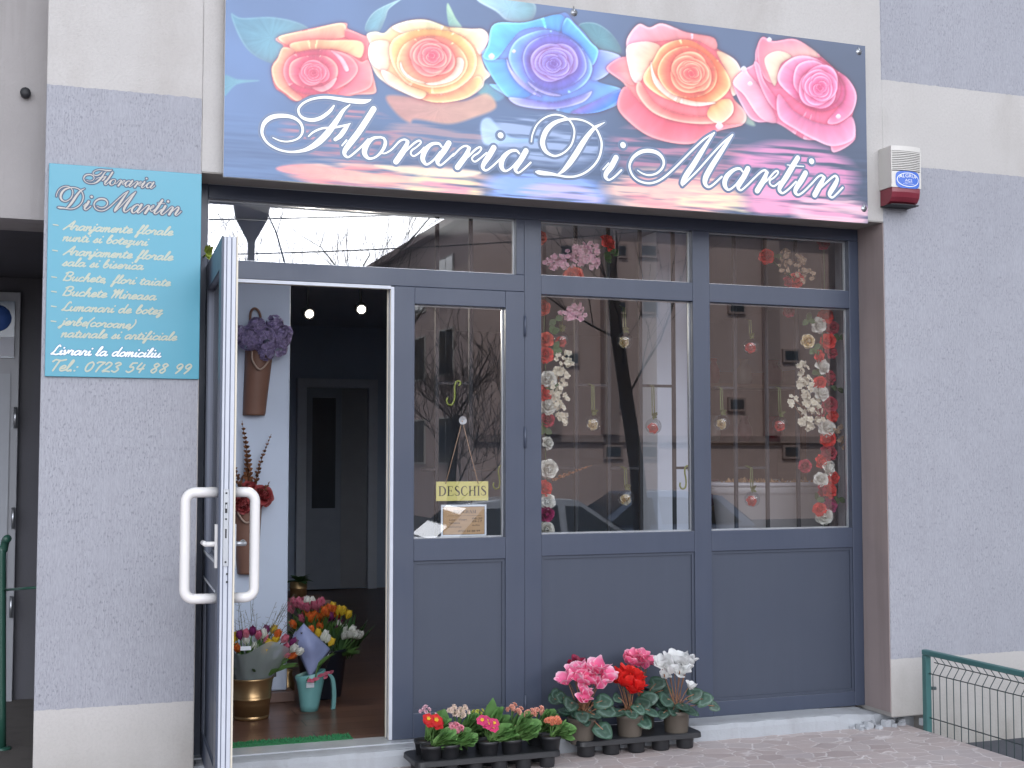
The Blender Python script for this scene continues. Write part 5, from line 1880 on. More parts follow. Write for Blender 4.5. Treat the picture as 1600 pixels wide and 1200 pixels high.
def bare_tree(label, base, lean, H, r, seed, lv=4, lim=8):
    rnd = random.Random(seed)
    t = thing('bare_tree', label, 'tree', base, 'bare trees along the street')
    m = MB()
    b0 = Vector(base)
    topv = b0 + Vector(lean) * H
    pts = [b0, b0.lerp(topv, .33) + Vector((.05, 0, 0)), b0.lerp(topv, .66) - Vector((.04, 0, 0)), topv]
    m.tube(pts, [r * 1.25, r, r * .85, r * .6], 10)
    m.build('trunk', M_BARK, t)
    m = MB()
    for k in range(lim):
        a = rnd.uniform(0, 6.28)
        f = .5 + .5 * k / (lim - 1)
        p = b0.lerp(topv, f)
        d = Vector((math.cos(a) * .8, math.sin(a) * .8, rnd.uniform(.4, 1.1))).normalized()
        branch(m, p, d, H * rnd.uniform(.32, .5), r * .17, lv - 1, rnd)
    m.build('crown', M_BARK, t)
    return t


q = RP(470, 560, 13)
bare_tree('bare tree with fine upright twigs behind the street lamp', (q.x, q.y, -.56), (.03, 0, 1), 4.2, .13, 3, 3, 8)
q = RP(590, 560, 16)
bare_tree('bare tree mirrored in the wide pane over the doorway', (q.x, q.y, -.56), (-.06, .02, 1), 4.9, .15, 9, 3, 9)
q = RP(700, 560, 11)
bare_tree('bare spreading tree mirrored in the narrow door glass', (q.x, q.y, -.56), (.05, 0, 1), 2.6, .08, 14, 4, 8)
q0, q1 = RP(1012, 800, 9.5), RP(945, 300, 9.5)
bare_tree('dark leaning trunk mirrored across the middle window', (q0.x, q0.y, -.56), ((q1.x - q0.x) / 4.2, 0, (q1.z + .56) / 4.2), 4.2, .10, 21, 3)

# overhead wires
w0, w1 = RP(330, 398, 14), RP(1100, 352, 14)
for k, (dz, lab) in enumerate(((0, 'thin overhead wire crossing the sky above the street'), (.55, 'upper overhead wire crossing the sky above the street'))):
    m = MB()
    pts = []
    for i in range(25):
        f = -0.6 + 2.4 * i / 24
        p = w0.lerp(w1, f)
        pts.append((p.x, p.y, p.z + dz + .35 * ((f - .5) ** 2 - .25)))
    m.tube(pts, .011, 5)
    o = m.build('overhead_wire', M_SEAL, None, loc=pts[12])
    tag(o, lab, 'wire', 'overhead wires')

# wire poles hold both wires at their ends
for p, lab in ((pts[0], 'far left concrete pole carrying the overhead wires'), (pts[-1], 'far right concrete pole carrying the overhead wires')):
    m = MB()
    m.tube([(p[0], p[1], -.56), (p[0], p[1], p[2] + .3)], [.14, .10], 10)
    o = m.build('utility_pole', M_CONC, None, loc=(p[0], p[1], -.56))
    tag(o, lab, 'pole')

# parked cars
M_CGLASS = mat('car_glass', (0.015, 0.02, 0.025, 1), 0.04)
M_TYRE = mat('tyre_rubber', (0.02, 0.02, 0.02, 1), 0.8)
M_RIM = mat('alloy_rim', (0.5, 0.5, 0.52, 1), 0.3, .9)
M_HEADL = mat('headlamp_glass', (0.6, 0.62, 0.65, 1), 0.1)
M_TAIL = mat('tail_lamp', (0.35, 0.02, 0.02, 1), 0.2)


def car(label, loc, rot, paint):
    t = thing('parked_car', label, 'car', loc, 'cars parked along the far kerb')
    OFF[t.name] = Vector((0, 0, 0))
    t.rotation_euler = (0, 0, rot)
    # side outline sections along x (length 4.2): (x, z_low, z_belt, z_top, half_width, half_top)
    m = MB()
    prof = [(-2.08, .42, .62, .50), (-2.02, .28, .80, .78), (-1.7, .22, .90, .84), (-1.1, .20, .95, .86), (0, .20, .93, .87), (1.0, .20, .90, .86), (1.5, .22, .84, .84), (1.95, .28, .70, .76), (2.08, .40, .58, .52)]
    vs, fs = [], []
    for x, zl_, zb2, hw in prof:
        for y, z in ((-hw * .92, zl_), (-hw, (zl_ + zb2) / 2), (-hw * .97, zb2 - .04), (-hw * .86, zb2), (0, zb2 + .03), (hw * .86, zb2), (hw * .97, zb2 - .04), (hw, (zl_ + zb2) / 2), (hw * .92, zl_), (0, zl_)):
            vs.append((x, y, z))
    for i in range(len(prof) - 1):
        for k in range(10):
            a, c = i * 10 + k, i * 10 + (k + 1) % 10
            fs.append((a, c, c + 10, a + 10))
    fs += [tuple(range(10))[::-1], tuple((len(prof) - 1) * 10 + k for k in range(10))]
    m.add(vs, fs, 0, None, True)
    # cabin shell
    cab = [(-1.75, .90, .93, .80, .74), (-1.25, .90, 1.38, .82, .62), (-.6, .90, 1.46, .84, .64), (.2, .90, 1.44, .84, .64), (.95, .88, .93, .82, .74)]
    vs = [(x, s_ * (hb if lv == 0 else ht), zb2 if lv == 0 else zt_) for x, zb2, zt_, hb, ht in cab for s_ in (-1, 1) for lv in (0, 1)]
    fs = []
    for i in range(4):
        a = i * 4
        fs += [(a, a + 4, a + 5, a + 1), (a + 2, a + 3, a + 7, a + 6), (a + 1, a + 5, a + 7, a + 3)]
    m.add(vs, fs, 0, None, True)
    bo = m.build('body', paint, t)
    g_ = MB()
    def quad(*p):
        g_.add(p, [(0, 1, 2, 3)])
    for s_ in (-1, 1):
        e = s_ * .012
        quad((-1.5, s_ * .815 + e, .96), (-.1, s_ * .838 + e, .95), (-.1, s_ * .665 + e, 1.38), (-1.12, s_ * .66 + e, 1.34))
        quad((.0, s_ * .838 + e, .95), (.82, s_ * .825 + e, .94), (.22, s_ * .665 + e, 1.36), (.0, s_ * .668 + e, 1.37))
    quad((.97, -.72, .955), (.97, .72, .955), (.26, .58, 1.41), (.26, -.58, 1.41))
    quad((-1.77, -.70, .96), (-1.77, .70, .96), (-1.31, .56, 1.35), (-1.31, -.56, 1.35))
    g_.build('windows', M_CGLASS, t)
    for x in (-1.3, 1.28):
        for s_ in (-1, 1):
            w_ = MB()
            pr = [(.18, -.10), (.29, -.10), (.315, -.06), (.315, .06), (.29, .10), (.18, .10)]
            w_.lathe(pr, (0, 0, 0), 20)
            w_.v = [(x + a, s_ * .80 + z, .315 + y) for a, y, z in w_.v]
            wo = w_.build('wheel', M_TYRE, t)
            w_ = MB()
            w_.lathe([(.0, .07), (.05, .085), (.17, .07), (.185, .09)], (0, 0, 0), 16)
            w_.v = [(x + a, s_ * (.80 + z), .315 + y) for a, y, z in w_.v]
            w_.build('rim', M_RIM, wo)
    for s_ in (-1, 1):
        h_ = MB()
        h_.lathe([(.0, .05), (.09, .03), (.11, 0)], (0, 0, 0), 12)
        h_.v = [(2.0 + z, s_ * .58 + a * 1.3, .64 + y * .6) for a, y, z in h_.v]
        h_.build('headlight', M_HEADL, t)
        h_ = MB()
        h_.box(-2.09, -2.0, s_ * .62 - .10, s_ * .62 + .10, .62, .80)
        h_.build('tail_light', M_TAIL, t)
    return t


M_C1 = mat('silver_car_paint', (0.17, 0.19, 0.23, 1), 0.22, .3)
M_C2 = mat('dark_blue_car_paint', (0.17, 0.22, 0.33, 1), 0.18, .1)
M_C3 = mat('grey_car_paint', (0.42, 0.46, 0.54, 1), 0.2, .2)
q = RP(650, 800, 9.3)
car('silver parked car mirrored at the foot of the narrow door glass', (q.x - .9, q.y, -.56), R(8), M_C1)
q = RP(880, 800, 10.2)
car('grey parked car mirrored low in the middle window', (q.x - .2, q.y, -.56), R(4), M_C3)
q = RP(985, 800, 13.0)
car('dark blue parked car behind the grey one in the mirrored street', (q.x + .1, q.y, -.56), R(183), M_C2)

# ================================================================== FLOWER SHAPES
GZ = .075      # pavement level
M_GREEN = petal_mat('stem_green', (0.07, 0.15, 0.04, 1), (0.10, 0.20, 0.05, 1), None, .15)
M_LEAFP = petal_mat('primrose_leaf', (0.22, 0.38, 0.12, 1), (0.085, 0.215, 0.06, 1), (0.17, 0.33, 0.11, 1), .2, .5, .35, .82)
M_LEAFD = petal_mat('dark_leaf', (0.05, 0.11, 0.035, 1), (0.035, 0.085, 0.03, 1), None, .15)
M_STEMB = petal_mat('brown_stem', (0.24, 0.12, 0.065, 1), (0.30, 0.15, 0.09, 1), None, .1)


def cyc_leaf_mat():
    t = NT('marbled_leaf')
    a = t.attr()
    n = t.noise(70, 3)
    edge = t.math('MAXIMUM', a[1], t.math('ABSOLUTE', t.math('SUBTRACT', t.math('MULTIPLY', a[0], 2.0), 1.0)))
    e2 = t.math('ADD', edge, t.math('MULTIPLY', t.math('SUBTRACT', n, .5), .35))
    c = t.ramp(e2, (0.0, (0.06, 0.11, 0.08, 1)), (0.28, (0.026, 0.062, 0.044, 1)), (0.5, (0.03, 0.070, 0.05, 1)), (0.66, (0.085, 0.145, 0.12, 1)), (0.80, (0.035, 0.08, 0.052, 1)), (1.0, (0.022, 0.06, 0.035, 1)))
    hs = t.new('HueSaturation')
    t.l.new(c, hs.inputs['Color'])
    v = t.math('MULTIPLY_ADD', a[2], .6)
    v.node.inputs[2].default_value = .7
    t.l.new(v, hs.inputs['Value'])
    t.base(hs.outputs[0], .42, 0, .5)
    return t.m


M_CYCL = cyc_leaf_mat()
M_POTB = mat('black_plastic', (0.018, 0.019, 0.022, 1), 0.42, 0, .2)
M_POTT = mat('taupe_plastic', (0.135, 0.115, 0.095, 1), 0.5, 0, .08)
M_SOIL = mat('potting_soil', (0.025, 0.018, 0.012, 1), .95, 0, .4, 60, .8, 120)


def align(d, roll=0.0):
    """matrix turning local +Z to d"""
    q = Vector(d).normalized().to_track_quat('Z', 'Y')
    return q.to_matrix().to_4x4() @ Matrix.Rotation(roll, 4, 'Z')


def at(p, d=(0, 0, 1), s=1.0, roll=0.0):
    return Matrix.Translation(Vector(p)) @ align(d, roll) @ Matrix.Scale(s, 4)


def rose_mb(r, seed, open_=1.0):
    """foam rose opening along +Z, about r in radius"""
    rs = random.getstate()
    random.seed(seed)
    m = MB()
    for ring, (n, rad, L, W, tilt, curl) in enumerate(((3, .10, .85, .42, .25, .75), (3, .26, .85, .52, .35, .55), (4, .42, .85, .58, .62, .15), (5, .52, .82, .62, .95, -.35), (6, .5, .85, .6, 1.35, -.75))):
        for k in range(n):
            a = 2 * math.pi * (k + .5 * (ring % 2)) / n + random.uniform(-.15, .15)
            o = Vector((math.cos(a), math.sin(a), 0))
            tl = tilt * open_
            d = o * math.sin(tl) + Vector((0, 0, 1)) * math.cos(tl)
            nn = -o * math.cos(tl) + Vector((0, 0, 1)) * math.sin(tl)
            m.petal(o * rad * r * .55 + Vector((0, 0, -.28 * r)), d, nn, L * r, W * r, curl, .35, 'petal', 5, 4, 0, .06)
    m.lathe([(.12 * r, -.5 * r), (.4 * r, -.3 * r), (.42 * r, -.12 * r), (.0, -.1 * r)], (0, 0, 0), 10)
    random.setstate(rs)
    return m


def tulip_mb(stem=.22, seed=0, leaf=True):
    """tulip with the bloom's foot at the origin, stem running down"""
    rs = random.getstate()
    random.seed(seed)
    m = MB()
    for ring in (0, 1):
        for k in range(3):
            a = 2 * math.pi * (k + .5 * ring) / 3 + random.uniform(-.1, .1)
            o = Vector((math.cos(a), math.sin(a), 0))
            d = o * .62 + Vector((0, 0, .8))
            nn = -o * .8 + Vector((0, 0, .62))
            m.petal(o * .003, d, nn, .050 if ring else .054, .0185, .78 + random.uniform(-.1, .06), .45, 'leaf', 6, 4, 0)
    m.tube([(0, 0, .004), (.003, 0, -.08), (0, .004, -.16), (0, 0, -stem)], .0032, 6, 1)
    if leaf:
        for k in range(2):
            a = random.uniform(0, 6.28)
            o = Vector((math.cos(a), math.sin(a), 0))
            m.petal(o * .003 + Vector((0, 0, -stem * .75)), o * .28 + Vector((0, 0, 1)), -o, stem * random.uniform(.6, .75), .013, -.45, .5, 'leaf', 6, 2, 1)
    random.setstate(rs)
    return m


TUL = {}
for nm, cb, ct, rim in (('yellow', (.60, .42, .03, 1), (.66, .46, .04, 1), None), ('pink', (.62, .30, .34, 1), (.52, .07, .15, 1), (.62, .20, .27, 1)), ('purple', (.16, .02, .10, 1), (.20, .03, .13, 1), None),
                       ('white', (.62, .66, .55, 1), (.70, .70, .68, 1), None), ('orange', (.55, .15, .02, 1), (.58, .07, .02, 1), (.62, .22, .04, 1)), ('rose', (.50, .16, .22, 1), (.42, .05, .12, 1), (.55, .2, .27, 1))):
    mm = petal_mat('tulip_' + nm, cb, ct, rim, .25, .5, .2, .8)
    TUL[nm] = [tulip_mb(.22, 100 + k).mesh('tulip', [mm, M_GREEN]) for k in range(3)]

# ------------------------------------------------------------------ pots and plant trays on the pavement


def pot_mb(r0, r1, h, ribs=False):
    m = MB()
    prof = [(0, 0), (r0 * .95, 0), (r0, .004)]
    prof += [(r0 + (r1 - r0) * .86, h * .84), (r1 * 1.04, h * .85), (r1 * 1.06, h * .99), (r1 * 1.02, h), (r1 * .94, h * .985), (r1 * .90, h * .86)]
    m.lathe(prof, (0, 0, 0), 28)
    return m


POT_B = pot_mb(.036, .047, .092)
POT_T = pot_mb(.054, .063, .122)


def soil_mb(r, z):
    m = MB()
    m.lathe([(r, z), (r * .6, z + .006), (0, z + .008)], (0, 0, 0), 20)
    return m


mesh_potb, mesh_pott = POT_B.mesh('pot', M_POTB), POT_T.mesh('pot', M_POTT)
mesh_soilb, mesh_soilt = soil_mb(.043, .080).mesh('soil', M_SOIL), soil_mb(.056, .106).mesh('soil', M_SOIL)


def plant_tray(label, x0, x1, y0, y1, zt, cells, rot=0.0):
    t = thing('plant_tray', label, 'tray', ((x0 + x1) / 2, (y0 + y1) / 2, GZ), 'black trays of potted plants on the pavement')
    m = MB()
    # rim plate with rounded corners and a turned-down lip
    cx, cy, hx, hy, rc = (x0 + x1) / 2, (y0 + y1) / 2, (x1 - x0) / 2, (y1 - y0) / 2, .035
    out = []
    for sx, sy, a0 in ((1, 1, 0), (-1, 1, 90), (-1, -1, 180), (1, -1, 270)):
        for k in range(7):
            a = R(a0 + 15 * k)
            out.append((cx + sx * (hx - rc) + rc * math.cos(a), cy + sy * (hy - rc) + rc * math.sin(a)))
    n = len(out)
    rings = []
    for grow, z in ((-.012, zt), (-.003, zt + .001), (.001, zt - .003), (.003, zt - .022), (.0, zt - .024), (-.004, zt - .006)):
        rings.append([(x + (x - cx) / hx * grow, y + (y - cy) / hy * grow, z) for x, y in out])
    vs = [p for r_ in rings for p in r_]
    fs = [(j * n + k, j * n + (k + 1) % n, (j + 1) * n + (k + 1) % n, (j + 1) * n + k) for j in range(len(rings) - 1) for k in range(n)]
    fs.append(tuple(range(n)))
    m.add(vs, fs)
    m.build('rim', M_POTB, t)
    for x, y, r_ in cells:
        c = MB()
        c.lathe([(0, 0), (r_ * .80, 0), (r_ * .84, .004), (r_ * .9, (zt - GZ) * .5), (r_, zt - GZ - .008)], (x, y, GZ + .001), 24)
        c.build('cell', M_POTB, t)
    return t


# tray of cyclamens, right
TX0 = 2.30
cyc_z = .1545
plant_tray('black plant tray on the pavement holding the potted cyclamens', TX0, 2.935, -.106, .185, cyc_z, [(TX0 + .062 + .128 * k, -.036, .047) for k in range(5)])
# tray of primroses, left
pz = .150
A0, A1 = P(650, 1187, -.2).x, P(876, 1178, -.2).x
plant_tray('black plant tray on the pavement holding the small primroses', A0, A1, -.215, .025, pz, [(A0 + .052 + (A1 - A0 - .104) * k / 5, y, .040) for k in range(6) for y in (-.165, -.055)])


def cyc_flower_mb(s, seed, n=5):
    """nodding cyclamen flower: petals thrown back and up from the mouth; origin at the mouth"""
    rs = random.getstate()
    random.seed(seed)
    m = MB()
    for k in range(n):
        a = 2 * math.pi * k / n + random.uniform(-.2, .2)
        o = Vector((math.cos(a), math.sin(a), 0))
        t_ = random.uniform(.35, .85)
        d = o * math.sin(t_) + Vector((0, 0, 1)) * math.cos(t_)
        nn = o * math.cos(t_) - Vector((0, 0, 1)) * math.sin(t_)
        m.petal(o * .006 * s, d, nn, .058 * s, .029 * s, random.uniform(-.1, .55), -.25, 'petal', 7, 4, 0, .10, random.uniform(.2, .8))
    m.lathe([(.009 * s, .0), (.008 * s, -.006 * s), (.003 * s, -.010 * s)], (0, 0, .004 * s), 10)
    random.setstate(rs)
    return m


CYCM = {
    'light pink': petal_mat('cyclamen_light_pink', (.86, .11, .31, 1), (.92, .28, .48, 1), (.94, .68, .78, 1), .25, .5, .12, .72),
    'dark red': petal_mat('cyclamen_dark_red', (.20, .006, .035, 1), (.30, .012, .06, 1), None, .2, .5, .2),
    'scarlet': petal_mat('cyclamen_scarlet', (.66, .012, .02, 1), (.78, .04, .03, 1), None, .25, .5, .2),
    'rose pink': petal_mat('cyclamen_rose_pink', (.80, .11, .27, 1), (.88, .22, .38, 1), (.90, .50, .60, 1), .25, .5, .15, .8),
    'white': petal_mat('cyclamen_white', (.76, .76, .74, 1), (.82, .83, .84, 1), None, .3, .5, .06),
}


def cyclamen(label, pos, col, heads, nleaf, seed, tall=.11, pot='taupe', extra_leaves=()):
    """heads: (px, py, y, size) of the flowers"""
    random.seed(seed)
    t = thing('cyclamen', label, 'potted plant', pos, 'potted cyclamens in the tray')
    inst('pot', mesh_pott if pot == 'taupe' else mesh_potb, t, Matrix.Identity(4))
    inst('soil', mesh_soilt if pot == 'taupe' else mesh_soilb, t, Matrix.Identity(4))
    z0 = .11 if pot == 'taupe' else .085
    st, lf = MB(), MB()
    base = Vector((0, 0, z0))
    for k in range(nleaf):
        a = 2 * math.pi * (k + random.random() * .7) / nleaf
        rr = random.uniform(.045, .105)
        h = random.uniform(.015, tall) * (1.15 - rr * 5)
        tip = base + Vector((math.cos(a) * rr, math.sin(a) * rr, max(.012, h)))
        st.tube(catmull([base + Vector((math.cos(a) * .012, math.sin(a) * .012, -.004)), base + Vector((math.cos(a) * rr * .4, math.sin(a) * rr * .4, h * .8 + .01)), tip], 4), .0024, 5)
        o = Vector((math.cos(a), math.sin(a), 0))
        fwd = (o + Vector((0, 0, random.uniform(-.55, .05))) + Vector((0, -.35, 0))).normalized()
        nn = Vector((0, -.45, 1)) + o * .3
        L = random.uniform(.050, .072)
        lf.petal(tip - fwd * L * .25, fwd, nn, L, L * .56, random.uniform(-.5, .1), -.12, 'heart', 8, 6, 0, .05)
    for px, py, y, L, tilt in extra_leaves:
        q = P(px, py, y) - Vector(pos)
        o = Vector((q.x, q.y, 0))
        o = o.normalized() if o.length > 1e-4 else Vector((0, -1, 0))
        st.tube(catmull([base, base.lerp(q, .5) + Vector((0, 0, .02)), q], 4), .0024, 5)
        fwd = (o * .6 + Vector((0, -.3, tilt))).normalized()
        lf.petal(q - fwd * L * .3, fwd, Vector((0, -.9, .55)), L, L * .56, random.uniform(-.4, .1), -.12, 'heart', 8, 6, 0, .05)
    lf.build('foliage', M_CYCL, t, local=True)
    for px, py, y, s in heads:
        q = P(px, py, y) - Vector(pos)
        m = cyc_flower_mb(s, random.randint(0, 9999))
        d = Vector((random.uniform(-.55, .55), random.uniform(-.75, .1), 1))
        M = at(q, d, 1, random.uniform(0, 6))
        top = q + Vector((0, 0, .012))
        st.tube(catmull([base + Vector((random.uniform(-.01, .01), random.uniform(-.01, .01), 0)), base.lerp(top, .6) + Vector((0, .004, .01)), top, q], 5), .0022, 5)
        inst('flower', m.mesh('flower', CYCM[col]), t, M)
    st.build('stems', M_STEMB, t, local=True)
    return t


random.seed(5)
FX = lambda px, y: P(px, 1165, y).x
cyclamen('dark red cyclamen half hidden behind the light pink one', (FX(917, .10), .105, cyc_z - .022), 'dark red',
         [(890, 1046, .09, .8), (903, 1038, .10, .85), (915, 1044, .10, .85), (922, 1050, .09, .75), (884, 1062, .08, .75), (900, 1052, .1, .8)], 8, 32, .10, 'black', [(872, 1085, .08, .065, 0), (866, 1092, .06, .06, -.2)])
cyclamen('rose pink cyclamen standing behind the scarlet one', (FX(1004, .10), .105, cyc_z - .022), 'rose pink',
         [(978, 1034, .09, .9), (990, 1030, .1, .95), (1002, 1030, .1, .95), (1012, 1037, .09, .9), (984, 1040, .08, .85), (1000, 1038, .09, .9), (1008, 1044, .08, .8)], 8, 33, .12, 'taupe', [(1025, 1068, .09, .075, .1), (1036, 1078, .08, .07, -.1)])
cyclamen('light pink cyclamen with pale edged petals, foremost left in its tray', (FX(909, -.036), -.036, cyc_z - .022), 'light pink',
         [(886, 1068, -.06, 1.15), (899, 1056, -.05, 1.15), (911, 1052, -.05, 1.1), (921, 1056, -.06, 1.1), (905, 1066, -.08, 1.2), (917, 1068, -.08, 1.15), (936, 1050, -.07, 1.3), (944, 1064, -.07, 1.3), (934, 1074, -.08, 1.15), (911, 1084, -.1, .9), (913, 1096, -.1, .95)], 12, 31, .10, 'taupe',
         [(880, 1090, -.05, .07, 0), (893, 1098, -.09, .075, -.3), (941, 1095, -.08, .08, -.1), (947, 1108, -.1, .08, -.4), (915, 1124, -.10, .055, -.6), (942, 1140, -.12, .085, -.7)])
cyclamen('scarlet cyclamen with upright brown stems in the middle of its tray', (FX(984, -.036), -.036, cyc_z - .022), 'scarlet',
         [(966, 1060, -.05, .95), (977, 1056, -.05, 1.05), (988, 1060, -.05, 1.05), (972, 1070, -.07, 1.05), (983, 1072, -.08, 1.1), (993, 1076, -.07, 1.0), (962, 1066, -.04, .85), (996, 1064, -.04, .85), (986, 1082, -.08, .9)], 8, 35, .07, 'taupe',
         [(1001, 1100, -.06, .08, .1), (1012, 1092, -.05, .075, .2), (1005, 1125, -.09, .075, -.5), (966, 1090, -.05, .05, 0)])
cyclamen('white cyclamen at the right end of its tray', (FX(1057, -.036), -.036, cyc_z - .022), 'white',
         [(1032, 1042, -.05, 1.05), (1043, 1040, -.05, 1.15), (1054, 1036, -.05, 1.15), (1066, 1038, -.05, 1.15), (1076, 1040, -.05, 1.0), (1046, 1052, -.07, 1.1), (1062, 1053, -.07, 1.15), (1072, 1049, -.06, .95), (1078, 1076, -.08, .7), (1038, 1058, -.05, .7)], 9, 36, .085, 'taupe',
         [(1043, 1092, -.07, .085, -.1), (1034, 1098, -.05, .07, -.2), (1098, 1092, -.05, .075, .1), (1116, 1103, -.03, .05, -.3), (1084, 1085, -.04, .07, .2), (1052, 1108, -.08, .06, -.5)])

# little primroses
PRM = {
    'red': (petal_mat('primrose_red', (.62, .03, .015, 1), (.46, .008, .02, 1), None, .2, .55, .15), petal_mat('primrose_eye', (.75, .50, .04, 1), (.75, .45, .03, 1), None)),
    'magenta': (petal_mat('primrose_magenta', (.60, .05, .16, 1), (.56, .02, .13, 1), (.62, .08, .2, 1), .2, .55, .15), MATS['primrose_eye']),
}
KAL = {
    'pink': petal_mat('blossom_pink', (.66, .16, .24, 1), (.62, .18, .26, 1), (.72, .42, .46, 1), .25, .6, .2),
    'cream': petal_mat('blossom_cream', (.62, .52, .40, 1), (.74, .62, .50, 1), (.74, .52, .52, 1), .25, .6, .15),
    'lilac pink': petal_mat('blossom_lilac_pink', (.66, .40, .46, 1), (.72, .46, .54, 1), None, .25, .6, .2),
    'salmon': petal_mat('blossom_salmon', (.70, .34, .24, 1), (.68, .27, .22, 1), (.74, .48, .36, 1), .25, .6, .25),
    'coral': petal_mat('blossom_coral', (.72, .36, .12, 1), (.66, .18, .14, 1), None, .25, .6, .3),
    'yellow green': petal_mat('blossom_yellow_green', (.46, .50, .08, 1), (.56, .58, .12, 1), None, .25, .6, .2),
}


def primrose_flower(col, s, seed):
    random.seed(seed)
    m = MB()
    for k in range(6):
        a = 2 * math.pi * k / 6 + random.uniform(-.1, .1)
        o = Vector((math.cos(a), math.sin(a), 0))
        m.petal(o * .002, o + Vector((0, 0, .25)), Vector((0, 0, 1)), .021 * s, .0125 * s, -.35, .1, 'petal', 4, 4, 0, .08)
    for k in range(5):
        a = 2 * math.pi * k / 5
        o = Vector((math.cos(a), math.sin(a), 0))
        m.petal(Vector((0, 0, .004 * s)), o + Vector((0, 0, .15)), Vector((0, 0, 1)), .0075 * s, .0042 * s, 0, 0, 'leaf', 3, 2, 1)
    return m


def rosette_mb(n, r, seed):
    """tiny double flower"""
    random.seed(seed)
    m = MB()
    for ring, (k_, t_, L) in enumerate(((4, .35, .55), (5, .8, .8), (6, 1.25, 1.0))):
        for k in range(k_):
            a = 2 * math.pi * (k + ring * .4) / k_
            o = Vector((math.cos(a), math.sin(a), 0))
            d = o * math.sin(t_) + Vector((0, 0, 1)) * math.cos(t_)
            m.petal((0, 0, 0), d, -o * math.cos(t_) + Vector((0, 0, 1)) * math.sin(t_), r * L, r * .42, -.3, .3, 'petal', 3, 2)
    return m


def small_plant(label, px, y, kind, col, heads, nleaf, seed, leafL=.075, up=.5, rim_py=1176):
    x = P(px, rim_py, y).x
    pos = Vector((x, y, pz - .030))
    t = thing('primrose' if kind == 'primrose' else 'kalanchoe', label, 'potted plant', pos, 'small flowering plants in the left tray')
    inst('pot', mesh_potb, t, Matrix.Identity(4))
    inst('soil', mesh_soilb, t, Matrix.Identity(4))
    random.seed(seed)
    lf, st = MB(), MB()
    base = pos + Vector((0, 0, .084))
    nleaf = int(nleaf * 1.5)
    for k in range(nleaf):
        a = 2 * math.pi * (k * .382 * 2.6)
        ring = k / nleaf
        o = Vector((math.cos(a), math.sin(a), 0))
        e = up * (.3 + 1.7 * ring) + random.uniform(-.1, .15)
        d = o * math.cos(e) + Vector((0, 0, 1)) * math.sin(e)
        nn = Vector((0, 0, 1)) * math.cos(e) - o * math.sin(e) + Vector((random.uniform(-.4, .4), -.55, .2))
        L = leafL * 1.36 * random.uniform(.7, 1.15)
        lf.petal(base + o * random.uniform(.006, .022) + Vector((0, 0, random.uniform(-.004, .012))), d, nn, L, L * random.uniform(.26, .36), random.uniform(-1.1, .1), .3, 'spoon', 8, 4, 0, .16)
    if 'tall upright leaf' in label and 'one yellow' in label:
        lf.petal(base + Vector((.012, 0, 0)), (.12, -.05, 1), (0, -1, .1), .175, .034, .12, .25, 'leaf', 8, 4, 0, .06)
        lf.petal(base + Vector((-.02, 0, 0)), (-.4, -.1, .9), (.2, -1, .3), .135, .036, -.2, .25, 'leaf', 8, 4, 0, .08)
    if 'lilac bud' in label:
        lf.petal(base + Vector((.03, 0, 0)), (.35, -.1, .9), (-.1, -1, .2), .15, .055, .1, .2, 'leaf', 8, 4, 0, .06)
    lf.build('foliage', M_LEAFP, t)
    for hx, hy, n, s in heads:
        q = P(hx, hy, y - .015)
        if kind == 'primrose':
            for j in range(n):
                m = primrose_flower(col, s * 1.25, seed * 31 + j)
                off = Vector((random.uniform(-1, 1) * .016, random.uniform(-.7, .3) * .012, random.uniform(-1, 1) * .010)) * (n > 1)
                d = Vector((off.x * 30, -1.2, 1.0))
                inst('flower', m.mesh('flower', PRM[col]), t, Matrix.Translation(-pos) @ at(q + off, d, 1, random.random() * 6))
                st.tube(catmull([base, base.lerp(q + off, .6) + Vector((0, .006, .006)), q + off], 4), .0018, 5)
        else:
            m = MB()
            for j in range(n + 4):
                off = Vector((random.gauss(0, 1) * .0125, random.gauss(0, 1) * .008, random.gauss(0, 1) * .0085)) * s
                d = off.normalized() + Vector((0, -.8, .6))
                m.merge(rosette_mb(3, .92 *  .0165 * s * random.uniform(.8, 1.1), seed * 77 + j), at(q + off, d, 1, random.random() * 6))
            m.build('flower_cluster', KAL[col], t)
            for j in range(3):
                off = Vector((random.uniform(-.01, .01), 0, 0))
                st.tube(catmull([base + off * .4, base.lerp(q + off, .55) + Vector((0, .004, .008)), q + off * .6 + Vector((0, 0, -.004))], 4), .0022, 5)
    st.build('stems', M_GREEN, t)
    return t


ROW2, ROW1 = -.055, -.165
small_plant('plant with a pale lilac bud at the far left of the back row', 664, ROW2, 'k', 'lilac pink', [(668, 1110, 5, .9)], 12, 41, .085, .6)
small_plant('plant with cream and pink blossoms behind the red primrose', 716, ROW2, 'k', 'cream', [(709, 1109, 7, .85), (719, 1114, 6, .95), (726, 1110, 6, .9)], 14, 42, .09, .75)
small_plant('leafy plant with one yellow green bud and a tall upright leaf', 757, ROW2, 'k', 'yellow green', [(748, 1112, 5, .7)], 15, 43, .10, .95)
small_plant('salmon flowered plant in the back row beside the tall upright leaf', 801, ROW2, 'k', 'salmon', [(800, 1106, 7, .9), (810, 1112, 7, .9)], 14, 44, .085, .75)
small_plant('salmon and red flowered plant at the right of the back row', 838, ROW2, 'k', 'salmon', [(828, 1113, 7, .85), (842, 1110, 8, .95)], 13, 45, .08, .65)
small_plant('red primrose with yellow eyes at the left end of the front row', 674, ROW1, 'primrose', 'red', [(667, 1126, 3, 1.0), (679, 1128, 2, 1.15)], 14, 46, .085, .45, 1183)
small_plant('pink flowered plant between the red and the magenta primroses', 702, ROW1, 'k', 'pink', [(707, 1136, 8, .95), (714, 1140, 8, .95)], 13, 47, .075, .5, 1183)
